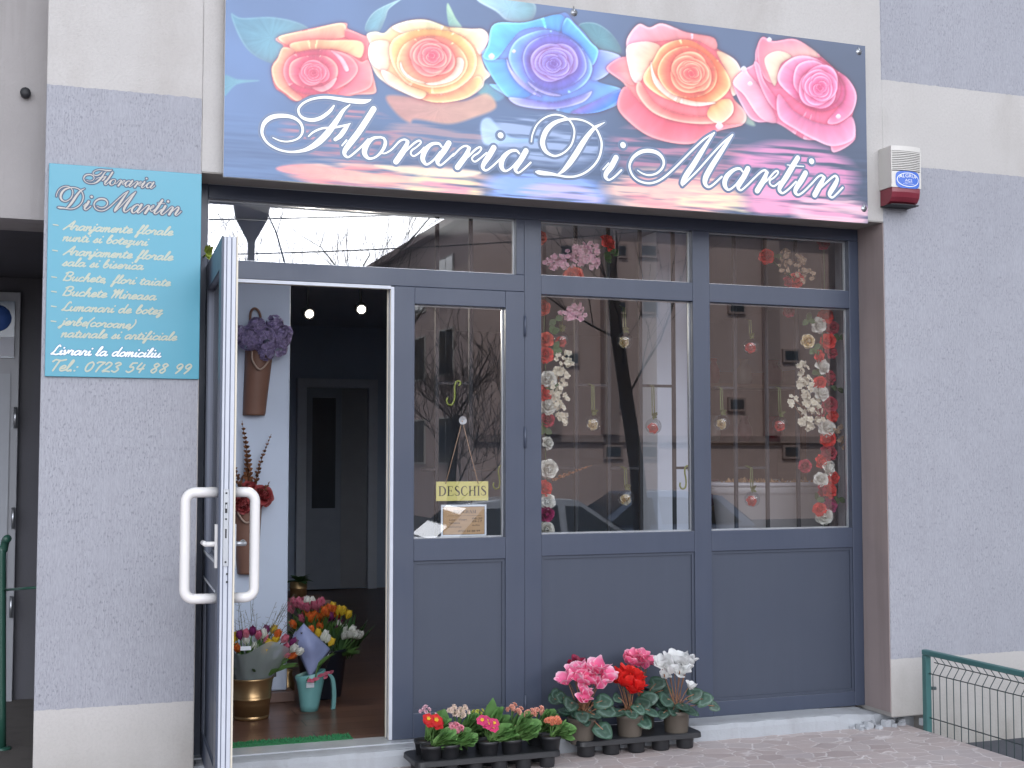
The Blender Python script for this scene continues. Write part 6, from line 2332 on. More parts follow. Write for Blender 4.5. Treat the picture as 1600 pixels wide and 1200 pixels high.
small_plant('magenta primrose in the middle of the front row', 763, ROW1, 'primrose', 'magenta', [(758, 1128, 2, .95), (767, 1134, 3, .95), (772, 1130, 1, .9)], 13, 48, .085, .5, 1183)
small_plant('plant almost without flowers beside the magenta primrose', 799, ROW1, 'k', 'salmon', [(803, 1135, 3, .7)], 16, 49, .085, .7, 1183)
small_plant('coral flowered plant at the right end of the front row', 860, ROW1, 'k', 'coral', [(862, 1127, 8, .95), (871, 1126, 8, .95)], 14, 50, .07, .5, 1181)
random.seed(77)

# ------------------------------------------------------------------ fence at the ramp, handrail by the entrance
M_FENCE = mat('sea_green_paint', (0.055, 0.155, 0.155, 1), 0.45, 0, .2, 6)
M_WIRE = mat('dark_green_wire', (0.05, 0.075, 0.08, 1), 0.5)
FXX, FY0, FY1 = 4.205, -.10, -2.7
fz = lambda py: P(1457, py, -.12).z
ft = thing('mesh_fence', 'sea green steel fence with wire mesh beside the sloping ramp', 'fence', (FXX, FY0, GZ))
b = MB()
ztop = P(1452, 1014, -.1).z
b.box(FXX - .016, FXX + .016, FY0 - .032, FY0, -.05, ztop - .027)
b.build('post', M_FENCE, ft, .003)
b = MB()
b.box(FXX - .016, FXX + .016, FY1 - .032, FY1, -.25, ztop - .027)
b.build('post', M_FENCE, ft, .003)
b = MB()
b.box(FXX - .017, FXX + .017, FY1 - .04, FY0 + .001, ztop - .026, ztop)
b.build('rail', M_FENCE, ft, .005)
b = MB()
y = FY0 - .065
za, zb2, zc, zd = fz(1021), fz(1035), fz(1051), fz(1120)
while y > FY1:
    b.tube([(FXX, y, ztop - .024), (FXX, y, za), (FXX + .036, y, zb2), (FXX, y, zc), (FXX, y, -.16)], .0024, 5)
    y -= .052
for x, z in ((FXX, za), (FXX + .036, zb2), (FXX, zc), (FXX, zd), (FXX, zd - .2)):
    b.tube([(x + .003, FY0 - .03, z), (x + .003, FY1, z)], .0028, 5)
b.build('wire_mesh', M_WIRE, ft)
b = MB()
b.tube([(FXX + .016, FY0 - .02, fz(1075)), (FXX + .045, FY0 - .03, fz(1075))], .009, 6)
b.build('clip', M_WIRE, ft)

hr = thing('handrail', 'dark green steel handrail post with a thin bar beside the left entrance', 'handrail', (-.20, 1.0, .079))
M_GRN = mat('dark_green_paint', (0.02, 0.075, 0.055, 1), 0.35, 0, .2, 8)
b = MB()
p0, p1, p2 = P(4, 1125, 1.0), P(3, 880, 1.0), P(8, 842, 1.0)
b.tube(catmull([(p0.x, 1.0, .08), (p1.x, 1.0, p1.z), (p1.x + .006, 1.0, p1.z + .06), (p2.x + .004, .98, p2.z - .005), (p2.x + .012, .95, p2.z + .004)], 6), .019, 12)
b.build('post', M_GRN, hr)
b = MB()
b.lathe([(.0, .012), (.03, .012), (.042, .008), (.042, 0)], (p0.x, 1.0, .08), 14)
b.build('base_flange', M_GRN, hr)
b = MB()
q0, q1 = P(6, 922, 1.0), P(60, 918, .46)
b.tube([q0, (q1.x + .0, .47, q1.z)], .006, 8)
b.build('bar', M_GRN, hr)

# ================================================================== INSIDE THE SHOP
FZ = .151
random.seed(11)
M_GOLD = NT('gold_tin')
M_GOLD.base(M_GOLD.mix(M_GOLD.noise(30, 4), (0.36, 0.235, 0.115, 1), (0.46, 0.31, 0.16, 1)), .34, .85)
M_GOLD = M_GOLD.m
M_CELLO = glass_mat('cellophane', .06, (.80, .86, .88, 1), .25, .5)
M_FROST = NT('frosted_wrap')
_t = M_FROST
_t.base((.27, .30, .31, 1), .45, 0, .4)
_tr = _t.new('BsdfTransparent')
_mx = _t.new('MixShader')
_mx.inputs[0].default_value = .42
_t.l.new(_t.p.outputs[0], _mx.inputs[1])
_t.l.new(_tr.outputs[0], _mx.inputs[2])
_t.l.new(_mx.outputs[0], _t.o.inputs['Surface'])
M_FROST = _t.m

# door mat
m = MB()
q = [G(352, 1172, FZ), G(352, 1159, FZ), G(546, 1147, FZ), G(549, 1154, FZ)]
m.box(.66, q[3].x, .305, .40, FZ, FZ + .010)
for k in range(420):
    x, y = random.uniform(.665, q[3].x - .005), random.uniform(.31, .395)
    m.add([(x - .003, y, FZ + .010), (x + .003, y, FZ + .010), (x + random.uniform(-.004, .004), y + random.uniform(-.004, .004), FZ + .021)], [(0, 1, 2)])
o = m.build('door_mat', mat('green_turf_mat', (0.02, 0.16, 0.06, 1), .9, 0, .3, 90, .6, 200), None, loc=(1.0, .35, FZ))
tag(o, 'green turf doormat lying just inside the open doorway', 'doormat')

# ------------------------------------------------------------------ tulips in the gold bucket
gp = G(396, 1127, FZ)
gc = Vector((gp.x, gp.y + .085, FZ))
t = thing('bucket', 'gold tin bucket on the floor in the doorway under mixed tulips', 'bucket', gc)
m = MB()
HB = .205
pr = [(0, 0), (.084, 0), (.088, .006), (.090, .014), (.087, .018), (.096, .098), (.1, .100), (.1, .106), (.097, .108), (.1005, .116), (.098, .120), (.107, HB - .012), (.112, HB - .006), (.112, HB), (.107, HB + .001), (.100, HB - .02), (.09, .02), (0, .018)]
m.lathe(pr, gc, 36)
m.build('tin', M_GOLD, t)
for s_ in (-1, 1):
    m = MB()
    m.box(gc.x + s_ * .108 - .012, gc.x + s_ * .108 + .012, gc.y - .03, gc.y + .03, FZ + HB - .004, FZ + HB + .022)
    m.build('handle_lug', M_POTB, t, .003)

MIXED = [('yellow', 110, 210), ('pink', 205, 190), ('purple', 265, 165), ('white', 205, 245), ('orange', 125, 320), ('white', 285, 305), ('white', 370, 185), ('pink', 380, 235), ('yellow', 415, 280), ('yellow', 380, 345), ('yellow', 462, 145),
         ('purple', 395, 150), ('yellow', 482, 235), ('pink', 563, 235), ('rose', 575, 315), ('purple', 645, 265), ('white', 648, 325), ('white', 700, 355), ('pink', 575, 380), ('orange', 637, 390), ('rose', 320, 200), ('purple', 150, 200), ('yellow', 80, 235), ('orange', 500, 190)]
bq = thing('tulip_bunch', 'mixed yellow pink white and purple tulips in frosted wrap standing in the gold bucket', 'tulips', gc + Vector((0, 0, .1)))
bo = OFF[bq.name]
mouth = gc + Vector((0, 0, HB - .03))


def put_tulip(parent, col, q, foot, k=0, s=1.0):
    q = Vector(q)
    d = (q - Vector(foot)).normalized()
    d = (d + Vector((random.uniform(-.12, .12), random.uniform(-.12, .12), .05))).normalized()
    M = Matrix.Translation(-OFF[parent.name]) @ at(q - d * .022 * s, d, s, random.random() * 6)
    inst('tulip', random.choice(TUL[col]), parent, M)


for i, (col, cx, cy) in enumerate(MIXED):
    y = gc.y + random.uniform(-.07, .05) - (.05 if cy > 300 else 0)
    put_tulip(bq, col, P(350 + cx / 6, 960 + cy / 6, y), mouth, i, 1.02)
m = MB()
for k in range(26):          # leaves filling the bunch
    a = random.uniform(0, 6.28)
    o = Vector((math.cos(a), math.sin(a) * .7, 0))
    m.petal(mouth + o * .04, o * .55 + Vector((0, 0, 1)), -o, random.uniform(.14, .2), .016, random.uniform(-.6, .2), .4, 'leaf', 6, 2)
m.build('leaves', M_LEAFD, bq)
m = MB()
for k in range(34):          # wispy grasses
    x0 = random.uniform(-.09, .11)
    tip = P(random.uniform(365, 470), random.uniform(925, 985), gc.y + .03)
    b0 = mouth + Vector((x0 * .5, .03, .05))
    mid = b0.lerp(tip, .6) + Vector((random.uniform(-.015, .015), 0, .01))
    m.tube(catmull([b0, mid, tip], 4), .0009, 3)
    for j in range(5):
        f = .5 + .1 * j
        p = mid.lerp(tip, (f - .5) * 2 * .95)
        m.tube([p, p + Vector((random.uniform(-.022, .022), 0, random.uniform(.004, .018)))], .0007, 3)
m.build('grasses', mat('grass_wisps', (0.10, 0.10, 0.07, 1), .8), bq)
m = MB()
rim = []
NW = 40
vs = []
for j, (rr, zz) in enumerate(((.082, HB - .05), (.100, HB + .006), (.135, HB + .06), (.165, HB + .115), (.185, HB + .16))):
    for k in range(NW):
        a = 2 * math.pi * k / NW
        w = 1 + .05 * math.sin(9 * a + j) + .04 * math.sin(5 * a)
        vs.append((gc.x + rr * w * math.cos(a) + .012 * j, gc.y + rr * w * .78 * math.sin(a), FZ + zz + (.03 * math.sin(4 * a + 1) if j == 4 else 0)))
m.add(vs, [(j * NW + k, j * NW + (k + 1) % NW, (j + 1) * NW + (k + 1) % NW, (j + 1) * NW + k) for j in range(4) for k in range(NW)], 0, None, True)
m.build('wrap', M_FROST, bq)
m = MB()
q0 = P(384, 1013, gc.y - .13)
m.box(q0.x - .026, q0.x + .026, q0.y, q0.y + .001, q0.z - .010, q0.z + .010)
m.build('care_tag', mat('tag_card', (0.6, 0.64, 0.7, 1), .5), bq)

# ------------------------------------------------------------------ blue-green jug with the wrapped bouquet
gp = G(486, 1113, FZ)
jc = Vector((gp.x, gp.y + .05, FZ))
t = thing('jug', 'blue green plastic jug with a tall handle on the floor beside the gold bucket', 'jug', jc)
m = MB()
vs, fs = [], []
NJ = 28
levels = [(0, .046, .044, 0.0), (.03, .050, .047, .001), (.09, .060, .052, .003), (.15, .072, .056, .004), (.19, .080, .058, .004), (.193, .076, .055, .004), (.12, .058, .048, .003)]
for z, rx, ry, dx in levels:
    tilt = .02
    for k in range(NJ):
        a = 2 * math.pi * k / NJ
        zz = z + (.015 * math.cos(a) if z > .18 else 0)
        vs.append((jc.x + dx + rx * math.cos(a), jc.y + ry * math.sin(a), FZ + zz))
m.add(vs, [(j * NJ + k, j * NJ + (k + 1) % NJ, (j + 1) * NJ + (k + 1) % NJ, (j + 1) * NJ + k) for j in range(len(levels) - 1) for k in range(NJ)] + [tuple(range(NJ))[::-1]], 0, None, True)
M_JUG = mat('teal_plastic', (0.15, 0.36, 0.36, 1), .38, 0, .06)
m.build('body', M_JUG, t)
m = MB()
ha = [P(513, 1052, jc.y), P(519, 1060, jc.y), P(521.5, 1080, jc.y), P(521, 1098, jc.y), P(519.5, 1113, jc.y)]
hp = catmull([(v.x, v.z) for v in ha], 5)
vs = []
for x, z in hp:
    for dx, dy in ((-.010, -.014), (.010, -.014), (.010, .014), (-.010, .014)):
        vs.append((x + dx, jc.y + dy, max(z, FZ + .001)))
n = len(hp)
m.add(vs, [(i * 4 + k, i * 4 + (k + 1) % 4, i * 4 + 4 + (k + 1) % 4, i * 4 + 4 + k) for i in range(n - 1) for k in range(4)] + [(0, 3, 2, 1), tuple((n - 1) * 4 + k for k in range(4))])
m.build('handle', M_JUG, t, .004)
m = MB()
q0 = P(485, 1071, jc.y - .068)
m.box(q0.x - .020, q0.x + .020, q0.y + .004, q0.y + .006, q0.z - .012, q0.z + .012)
m.build('price_tag', MATS['tag_card'], t)

wb = thing('wrapped_bouquet', 'tulip bouquet in lavender blue paper with a pink ribbon standing in the jug', 'bouquet', jc + Vector((0, 0, .19)))
M_PAPER = NT('lavender_paper')
M_PAPER.base(M_PAPER.mix(M_PAPER.noise(12, 4), (.21, .25, .43, 1), (.27, .31, .50, 1)), .5, 0, .4)
M_PAPER.bump(M_PAPER.noise(9, 3), .5, .02)
M_PAPER = M_PAPER.m
yj = jc.y


def sheet(name, cn, bulge, matl, n=12, hole=None):
    """a folded paper sheet between four corners"""
    m = MB()
    vs = []
    A_, B_, C_, D_ = (Vector(c) for c in cn)
    for i in range(n + 1):
        for k in range(n + 1):
            u, v = i / n, k / n
            p = A_ * (1 - u) * (1 - v) + B_ * u * (1 - v) + C_ * u * v + D_ * (1 - u) * v
            p = p + Vector((0, -bulge * math.sin(math.pi * u) * math.sin(math.pi * v) - .006 * math.sin(9 * u + 4 * v), 0))
            vs.append(p)
    fs = [(i * (n + 1) + k, (i + 1) * (n + 1) + k, (i + 1) * (n + 1) + k + 1, i * (n + 1) + k + 1) for i in range(n) for k in range(n)]
    m.add(vs, fs, 0, None, True)
    o = m.build(name, matl, wb)
    s_ = o.modifiers.new('thick', 'SOLIDIFY')
    s_.thickness = .0008
    return o


apex = P(485, 1060, yj - .05)
sheet('paper', (apex, P(456, 997, yj - .02), P(474.5, 974, yj - .03), P(516, 1014, yj - .03)), .05, M_PAPER)
sheet('paper', (P(486, 1060, yj - .045), P(513, 1020, yj - .035), P(530, 993, yj + .02), P(509, 1045, yj - .02)), .02, M_CELLO)
sheet('paper', (P(484, 1060, yj - .03), P(456, 998, yj + .0), P(462, 985, yj + .08), P(476, 1030, yj + .06)), -.02, M_PAPER)
m = MB()
hq = P(471, 989.5, yj - .055)
m.add([(hq.x + a * .001, hq.y, hq.z + c * .001) for a, c in ((0, -5), (6, 1), (5, 5), (2, 5), (0, 3), (-2, 5), (-5, 5), (-6, 1))], [tuple(range(8))])
m.build('heart_cutout', M_SEAL, wb)
m = MB()
for px, py, dx, dz in ((486, 1061, -.02, -.012), (488, 1062, .03, .004), (496, 1057, .035, .010), (505, 1054, .03, .012), (514, 1052, .02, .012), (512, 1055, -.022, -.014), (484, 1063, .018, -.008)):
    q = P(px, py, yj - .075)
    m.petal(q, (dx, -.004, dz), (0, -1, .2), (dx * dx + dz * dz) ** .5 * 1.35, .009, .7, .4, 'petal', 5, 2)
m.build('ribbon_bow', petal_mat('pink_ribbon', (.45, .05, .10, 1), (.62, .22, .30, 1), None, .15, .35), wb)
for col, px, py in (('yellow', 497, 990), ('white', 505, 997), ('white', 511, 999), ('yellow', 517, 1004), ('orange', 486, 985), ('white', 508, 992)):
    put_tulip(wb, col, P(px, py, yj - .01), apex, 0, .95)

# ------------------------------------------------------------------ dark bucket of tulips behind the jug
bc = Vector((P(503, 1060, 1.42).x, 1.42, FZ))
t = thing('bucket', 'dark florist bucket behind the jug, packed with tulips by colour', 'bucket', bc)
m = MB()
m.lathe([(0, 0), (.10, 0), (.105, .01), (.135, .25), (.142, .255), (.142, .265), (.13, .26), (.1, .03), (0, .03)], bc, 30)
m.build('tub', mat('navy_plastic', (0.012, 0.016, 0.028, 1), .4), t)
foot = bc + Vector((0, 0, .12))
CROP2 = lambda cx, cy, y: P(430 + cx / 5.217, 900 + cy / 5.217, y)
for cat_, lab, lst in (
    ('rose', 'bunch of pink tulips at the back left of the dark bucket', [(170, 230), (215, 245), (260, 260), (130, 275), (320, 245), (360, 230), (378, 215), (240, 215), (150, 215), (290, 235), (195, 215), (340, 262), (220, 350), (110, 255)]),
    ('orange', 'bunch of orange tulips in the middle of the dark bucket', [(270, 330), (290, 350), (320, 330), (320, 372), (285, 395), (365, 415), (390, 330), (388, 380), (400, 290), (435, 270), (475, 280), (515, 320), (350, 345), (415, 310), (250, 320), (150, 400), (465, 320)]),
    ('yellow', 'few yellow tulips at the right of the dark bucket', [(470, 255), (515, 285), (550, 290), (595, 320)]),
    ('white', 'bunch of white tulips leaning out to the right of the dark bucket', [(515, 405), (555, 440), (625, 445), (655, 480), (682, 488), (608, 480), (562, 490), (260, 208), (300, 210)]),
    ('purple', 'few dark purple tulips among the orange ones', [(455, 350), (505, 445), (448, 335), (520, 390)])):
    tb = thing('tulip_bunch', lab, 'tulips', foot, 'tulip bunches in the dark bucket')
    for cx, cy in lst:
        y = 1.40 + random.uniform(-.06, .08) - max(0, (cy - 300)) * .0004
        put_tulip(tb, cat_, CROP2(cx, cy, y), foot, 0, 1.08)
    if cat_ in ('orange', 'white'):
        m = MB()
        for k in range(26):
            a = random.uniform(0, 6.28)
            o = Vector((math.cos(a), math.sin(a) * .7, 0))
            p0 = bc + Vector((0, 0, .2)) + o * .09 + Vector((.07 if cat_ == 'white' else 0, 0, 0))
            m.petal(p0, o * .45 + Vector((.12 if cat_ == 'white' else 0, 0, 1)), -o, random.uniform(.16, .25), .017, random.uniform(-.5, .2), .4, 'leaf', 6, 2)
        m.build('leaves', M_LEAFD, tb)

# small gold vase between the plinth and the jug
q = G(462, 1100, FZ)
t = thing('vase', 'small gold vase on the floor between the white partition and the jug', 'vase', (q.x, q.y + .25, FZ))
m = MB()
m.lathe([(0, 0), (.03, 0), (.04, .03), (.04, .07), (.024, .12), (.03, .14), (.026, .138), (.02, .118), (0, .10)], (q.x, q.y + .25, FZ), 20)
m.build('vessel', M_GOLD, t)

# gold pot with a dark plant on a stand
gz = P(466, 935, 2.3)
t = thing('plant_stand', 'dark plant stand behind the tulips', 'stand', (gz.x, 2.3, FZ))
m = MB()
m.box(gz.x - .17, gz.x + .17, 2.15, 2.47, gz.z - .025, gz.z - .0005)
m.build('top', M_PLINTH, t, .004)
for sx in (-.15, .15):
    for sy in (2.17, 2.45):
        m = MB()
        m.box(gz.x + sx - .015, gz.x + sx + .015, sy - .015, sy + .015, FZ, gz.z - .0252)
        m.build('leg', M_PLINTH, t)
t = thing('plant_pot', 'gold ribbed pot with a dark leafy plant on the stand behind the tulips', 'potted plant', (gz.x, 2.3, gz.z))
m = MB()
m.lathe([(0, 0), (.05, 0), (.052, .06), (.055, .062), (.055, .07), (.052, .072), (.054, .105), (.048, .104), (.0, .09)], (gz.x, 2.3, gz.z), 24)
m.build('pot', M_GOLD, t)
m = MB()
for k in range(26):
    a = random.uniform(0, 6.28)
    o = Vector((math.cos(a), math.sin(a), random.uniform(.3, 1.4)))
    m.petal((gz.x, 2.3, gz.z + .1), o, (0, 0, 1), random.uniform(.06, .11), .018, -.7, .2, 'leaf', 5, 2)
m.build('foliage', M_LEAFD, t)

# teal bottle at the back door
q = G(575, 912, FZ)
t = thing('bottle', 'teal bottle on the floor beside the inner door at the back', 'bottle', q)
m = MB()
m.lathe([(0, 0), (.09, 0), (.10, .02), (.10, .20), (.07, .25), (.035, .30), (.035, .34), (0, .345)], q, 20)
m.build('glass', mat('teal_bottle', (0.02, 0.16, 0.19, 1), .2), t)

# ------------------------------------------------------------------ wall pockets on the white partition
M_LEATH = NT('brown_leatherette')
M_LEATH.base(M_LEATH.mix(M_LEATH.noise(14, 4), (.17, .085, .06, 1), (.235, .125, .09, 1)), .5, 0, .4)
M_LEATH = M_LEATH.m
YW = 1.379


def wall_pocket(label, top, bot, loop):
    """flat-backed tapered wall vase: top/bot = (x left, x right, py)"""
    pts = [P(top[0], top[2], YW), P(top[1], top[2], YW), P(bot[0], bot[2], YW), P(bot[1], bot[2], YW)]
    t = thing('wall_vase', label, 'wall vase', ((pts[2].x + pts[3].x) / 2, YW, pts[2].z), 'brown wall vases on the partition')
    m = MB()
    n = 14
    vs = []
    for f, fl in ((0, 1.04), (.04, 1.0), (.5, 1.0), (.97, 1.0), (1, .93)):
        xa = pts[0].x * (1 - f) + pts[2].x * f
        xb = pts[1].x * (1 - f) + pts[3].x * f
        z = pts[0].z * (1 - f) + pts[2].z * f
        cx, hw = (xa + xb) / 2, (xb - xa) / 2 * fl
        dp = .085 * (1 - f) + .05 * f
        for k in range(n + 1):
            a = math.pi * k / n
            vs.append((cx - hw * math.cos(a), YW - .002 - dp * math.sin(a) ** .7, z))
    fs = [(j * (n + 1) + k, j * (n + 1) + k + 1, (j + 1) * (n + 1) + k + 1, (j + 1) * (n + 1) + k) for j in range(4) for k in range(n)]
    fs.append(tuple(4 * (n + 1) + k for k in range(n + 1)))
    m.add(vs, fs, 0, None, True)
    vs = []
    for f in (0, 1):
        xa = pts[0].x * (1 - f) + pts[2].x * f
        xb = pts[1].x * (1 - f) + pts[3].x * f
        z = pts[0].z * (1 - f) + pts[2].z * f
        vs += [(xa, YW - .001, z), (xb, YW - .001, z)]
    m.add(vs, [(0, 1, 3, 2)])
    m.build('pocket', M_LEATH, t)
    m = MB()
    a, c, d = (P(*p, YW - .02) for p in loop)
    m.tube(catmull([a, ((a.x + d.x) / 2 - .012, YW - .012, d.z - .03), d, ((c.x + d.x) / 2 + .012, YW - .012, d.z - .03), c], 6), .007, 8)
    m.build('hanging_loop', M_LEATH, t)
    m = MB()
    f0 = .22
    w = pts[1].x - pts[0].x
    zt_ = pts[0].z
    cx = (pts[0].x + pts[1].x) / 2
    arc = [(cx - w * .33, YW - .075, zt_ - .005), (cx - w * .30, YW - .085, zt_ - .06), (cx - w * .05, YW - .092, zt_ - .105), (cx + w * .25, YW - .088, zt_ - .06), (cx + w * .30, YW - .077, zt_ - .005)]
    m.tube(catmull(arc, 6), .0055, 6)
    m.build('strap', mat('tan_strap', (.40, .29, .23, 1), .5), t)
    return t


wall_pocket('upper brown wall vase of lilac hydrangea on the white partition', (383, 426, 548), (379, 414, 649), ((392, 520), (408, 520), (398, 482)))
wall_pocket('lower brown wall vase behind the white pull handle', (360, 409, 785), (371, 402, 897), ((378, 770), (396, 770), (384, 742)))


def floret(m, p, d, s, n=4, mi=0):
    d = Vector(d).normalized()
    u = d.orthogonal().normalized()
    w = d.cross(u)
    a0 = random.random() * 6
    for k in range(n):
        a = a0 + 2 * math.pi * k / n
        o = u * math.cos(a) + w * math.sin(a)
        m.petal(p, o + d * .35, d, s, s * .48, -.3, .1, 'petal', 3, 2, mi)


hc = P(411, 527, YW - .09)
hy = thing('hydrangea', 'lilac hydrangea blooms filling the upper wall vase', 'flowers', hc)
M_HYD = petal_mat('hydrangea_lilac', (.27, .22, .42, 1), (.36, .30, .50, 1), (.46, .39, .58, 1), .25, .65, .3)
for px, py, r_ in ((390, 528, .068), (414, 530, .075), (438, 528, .06), (402, 510, .05), (429, 505, .045), (445, 520, .04), (376, 522, .045), (416, 550, .045), (436, 545, .045)):
    m = MB()
    c = P(px, py, YW - .09)
    for k in range(int(60 * (r_ / .06) ** 2)):
        d = Vector((random.gauss(0, 1), random.gauss(0, 1) - .7, random.gauss(0, 1))).normalized()
        floret(m, c + Vector((d.x, d.y * .7, d.z)) * r_ * random.uniform(.85, 1.0), d, .019)
    m.build('bloom', M_HYD, hy)

M_PEO = petal_mat('peony_red', (.19, .018, .02, 1), (.33, .05, .055, 1), (.38, .10, .10, 1), .2, .6, .25)
pc0 = P(390, 775, YW - .09)
pe = thing('artificial_bouquet', 'dark red peonies with copper eucalyptus stems in the lower wall vase', 'flowers', pc0)
peo = [rose_mb(1.0, 300 + k, 1.1).mesh('peony', M_PEO) for k in range(2)]
for i, (px, py, r_, d) in enumerate(((412, 773, .058, (.3, -1, .5)), (371, 777, .055, (-.4, -1, .4)), (389, 762, .05, (0, -.8, 1)), (398, 787, .045, (.1, -1, .1)), (380, 790, .045, (-.2, -1, .1)))):
    M = Matrix.Translation(-pc0) @ at(P(px, py, YW - .095), d, r_, i)
    inst('peony', peo[i % 2], pe, M)
M_EUC = petal_mat('copper_leaf', (.13, .055, .025, 1), (.20, .085, .04, 1), None, .1, .45, .45)


def eucalyptus(p0, p1, n, L, sway=.0):
    m = MB()
    p0, p1 = Vector(p0), Vector(p1)
    mid = p0.lerp(p1, .5) + Vector((sway, 0, 0))
    pts = [Vector(p) for p in catmull([p0, mid, p1], 8)]
    m.tube(pts, [.003 - .002 * i / len(pts) for i in range(len(pts))], 5)
    for i in range(n):
        f = .12 + .88 * i / n
        q = pts[min(len(pts) - 1, int(f * (len(pts) - 1)))]
        l = L * (1.1 - .75 * f)
        a = i * 1.57 + random.uniform(-.3, .3)
        for s_ in (-1, 1):
            o = Vector((math.cos(a) * s_, math.sin(a) * s_ * .6 - .2, .55))
            m.petal(q, o, Vector((0, -.7, .6)), l, l * .45, .2, .2, 'petal', 4, 2)
    m.build('eucalyptus_stem', M_EUC, pe)


eucalyptus(P(388, 772, YW - .06), P(378, 657, YW - .05), 26, .034, .012)
eucalyptus(P(396, 768, YW - .07), P(424, 678, YW - .05), 17, .024, -.01)
eucalyptus(P(376, 770, YW - .09), P(366, 724, YW - .09), 7, .03, 0)
eucalyptus(P(412, 768, YW - .09), P(422, 752, YW - .09), 4, .02, 0)

# ------------------------------------------------------------------ ceiling spotlights, lit
M_BULB = emis('lit_bulb', (1.0, .93, .80, 1), 30)
for px, py, lab, aim in ((484, 491, 'left lit ceiling spotlight seen through the doorway', (.05, -.9, -.3)), (565, 484, 'right lit ceiling spotlight seen through the doorway', (-.12, -.9, -.32))):
    q = P(px, py, 2.0)
    t = thing('spotlight', lab, 'spotlight', (q.x, 2.06, 2.75), 'lit ceiling spotlights')
    m = MB()
    d = Vector(aim).normalized()
    Mx = at(q - d * .09, d)
    h_ = MB()
    h_.lathe([(0, 0), (.03, .002), (.036, .02), (.036, .088), (.033, .09), (.031, .083), (.0, .080)], (0, 0, 0), 20)
    m.merge(h_, Mx)
    m.build('housing', M_POTB, t)
    m = MB()
    m.tube([q - d * .05, (q.x, 2.06, 2.60), (q.x, 2.06, 2.745)], .008, 8)
    m.build('arm', M_POTB, t)
    m = MB()
    h_ = MB()
    h_.lathe([(.0235, .0835), (.013, .0855), (0, .086)], (0, 0, 0), 18)
    m.merge(h_, Mx)
    m.build('bulb', M_BULB, t)
    ld = bpy.data.lights.new('spot_glow', 'SPOT')
    ld.energy = 48
    ld.spot_size = R(150)
    ld.spot_blend = .6
    ld.color = (1, .93, .8)
    ld.shadow_soft_size = .03
    lo = bpy.data.objects.new('lamp_beam', ld)
    COL.objects.link(lo)
    lo.parent = t
    lo.location = q + d * .002 - Vector((q.x, 2.06, 2.75))
    lo.rotation_euler = d.to_track_quat('-Z', 'Y').to_euler()

# ------------------------------------------------------------------ security grilles behind the glass
M_GRILL = mat('painted_grille', (0.03, 0.034, 0.042, 1), .6, 0, .3, 14, 0, 60, .12)
YG = .46


def grille(label, pxs, links, ztop=2.66, zbot=.95):
    xs = [P(p, 650, YG).x for p in pxs]
    t = thing('window_grille', label, 'window grille', ((xs[0] + xs[-1]) / 2, YG, zbot))
    for x in xs:
        m = MB()
        m.box(x - .009, x + .009, YG - .009, YG + .009, zbot, ztop)
        m.build('bar', M_GRILL, t, .002)
    for a, c, py in links:
        xa, xb = P(a, py, YG).x, P(c, py, YG).x
        z = P((a + c) / 2, py, YG).z
        m = MB()
        m.box(xa + .0095, xb - .0095, YG - .007, YG + .007, z - .007, z + .007)
        m.build('link', M_GRILL, t, .002)
    for z in (zbot - .02, ztop):
        m = MB()
        m.box(xs[0] - .09, xs[-1] + .09, YG - .01, YG + .01, z, z + .02)
        m.build('rail', M_GRILL, t)
    return t


grille('dark steel security grille inside the middle window', (900, 951, 1001, 1053), ((900, 951, 602), (1001, 1053, 603), (951, 1001, 732), (1053, 1082, 731), (862, 900, 732)))
grille('dark steel security grille inside the right-hand window', (1149, 1198, 1246, 1290), ((1113, 1149, 606), (1198, 1246, 606), (1149, 1198, 731), (1246, 1290, 606)))
grille('dark steel security grille behind the narrow door glass', (682, 735), ((682, 735, 599), (655, 682, 734), (735, 778, 734)))

# ------------------------------------------------------------------ hanging baubles with roses
RB = .042
ROSEC = {'red': petal_mat('foam_red', (.56, .02, .02, 1), (.66, .05, .04, 1), None, .15, .6, .15), 'white': petal_mat('foam_white', (.62, .60, .53, 1), (.74, .75, .72, 1), None, .2, .6, .08),
         'wine': petal_mat('foam_wine', (.30, .018, .045, 1), (.38, .035, .065, 1), None, .15, .6, .2), 'coral': petal_mat('foam_coral', (.50, .05, .03, 1), (.62, .10, .065, 1), None, .15, .6, .15),
         'yellow': petal_mat('foam_cream_yellow', (.55, .36, .10, 1), (.66, .52, .26, 1), (.74, .70, .60, 1), .15, .6, .12), 'magenta': petal_mat('foam_magenta', (.28, .02, .10, 1), (.38, .03, .14, 1), None, .15, .6, .2)}
ROSEM = {c: [rose_mb(1.0, 500 + k, .95).mesh('rose', m_) for k in range(2)] for c, m_ in ROSEC.items()}
gm = MB()
gm.lathe([(.001, -RB)] + [(RB * math.cos(a), RB * math.sin(a)) for a in [R(-80 + 160 * k / 16) for k in range(17)]] + [(.001, RB)], (0, 0, 0), 28)
M_BAUB = glass_mat('clear_acrylic', .10, (.88, .90, .91, 1), .02, .9)
mesh_globe = gm.mesh('globe', M_BAUB)
M_RIB = petal_mat('olive_ribbon', (.075, .10, .025, 1), (.10, .13, .04, 1), None, .2, .5, .2)
mesh_rose = ROSEM
YB = .415
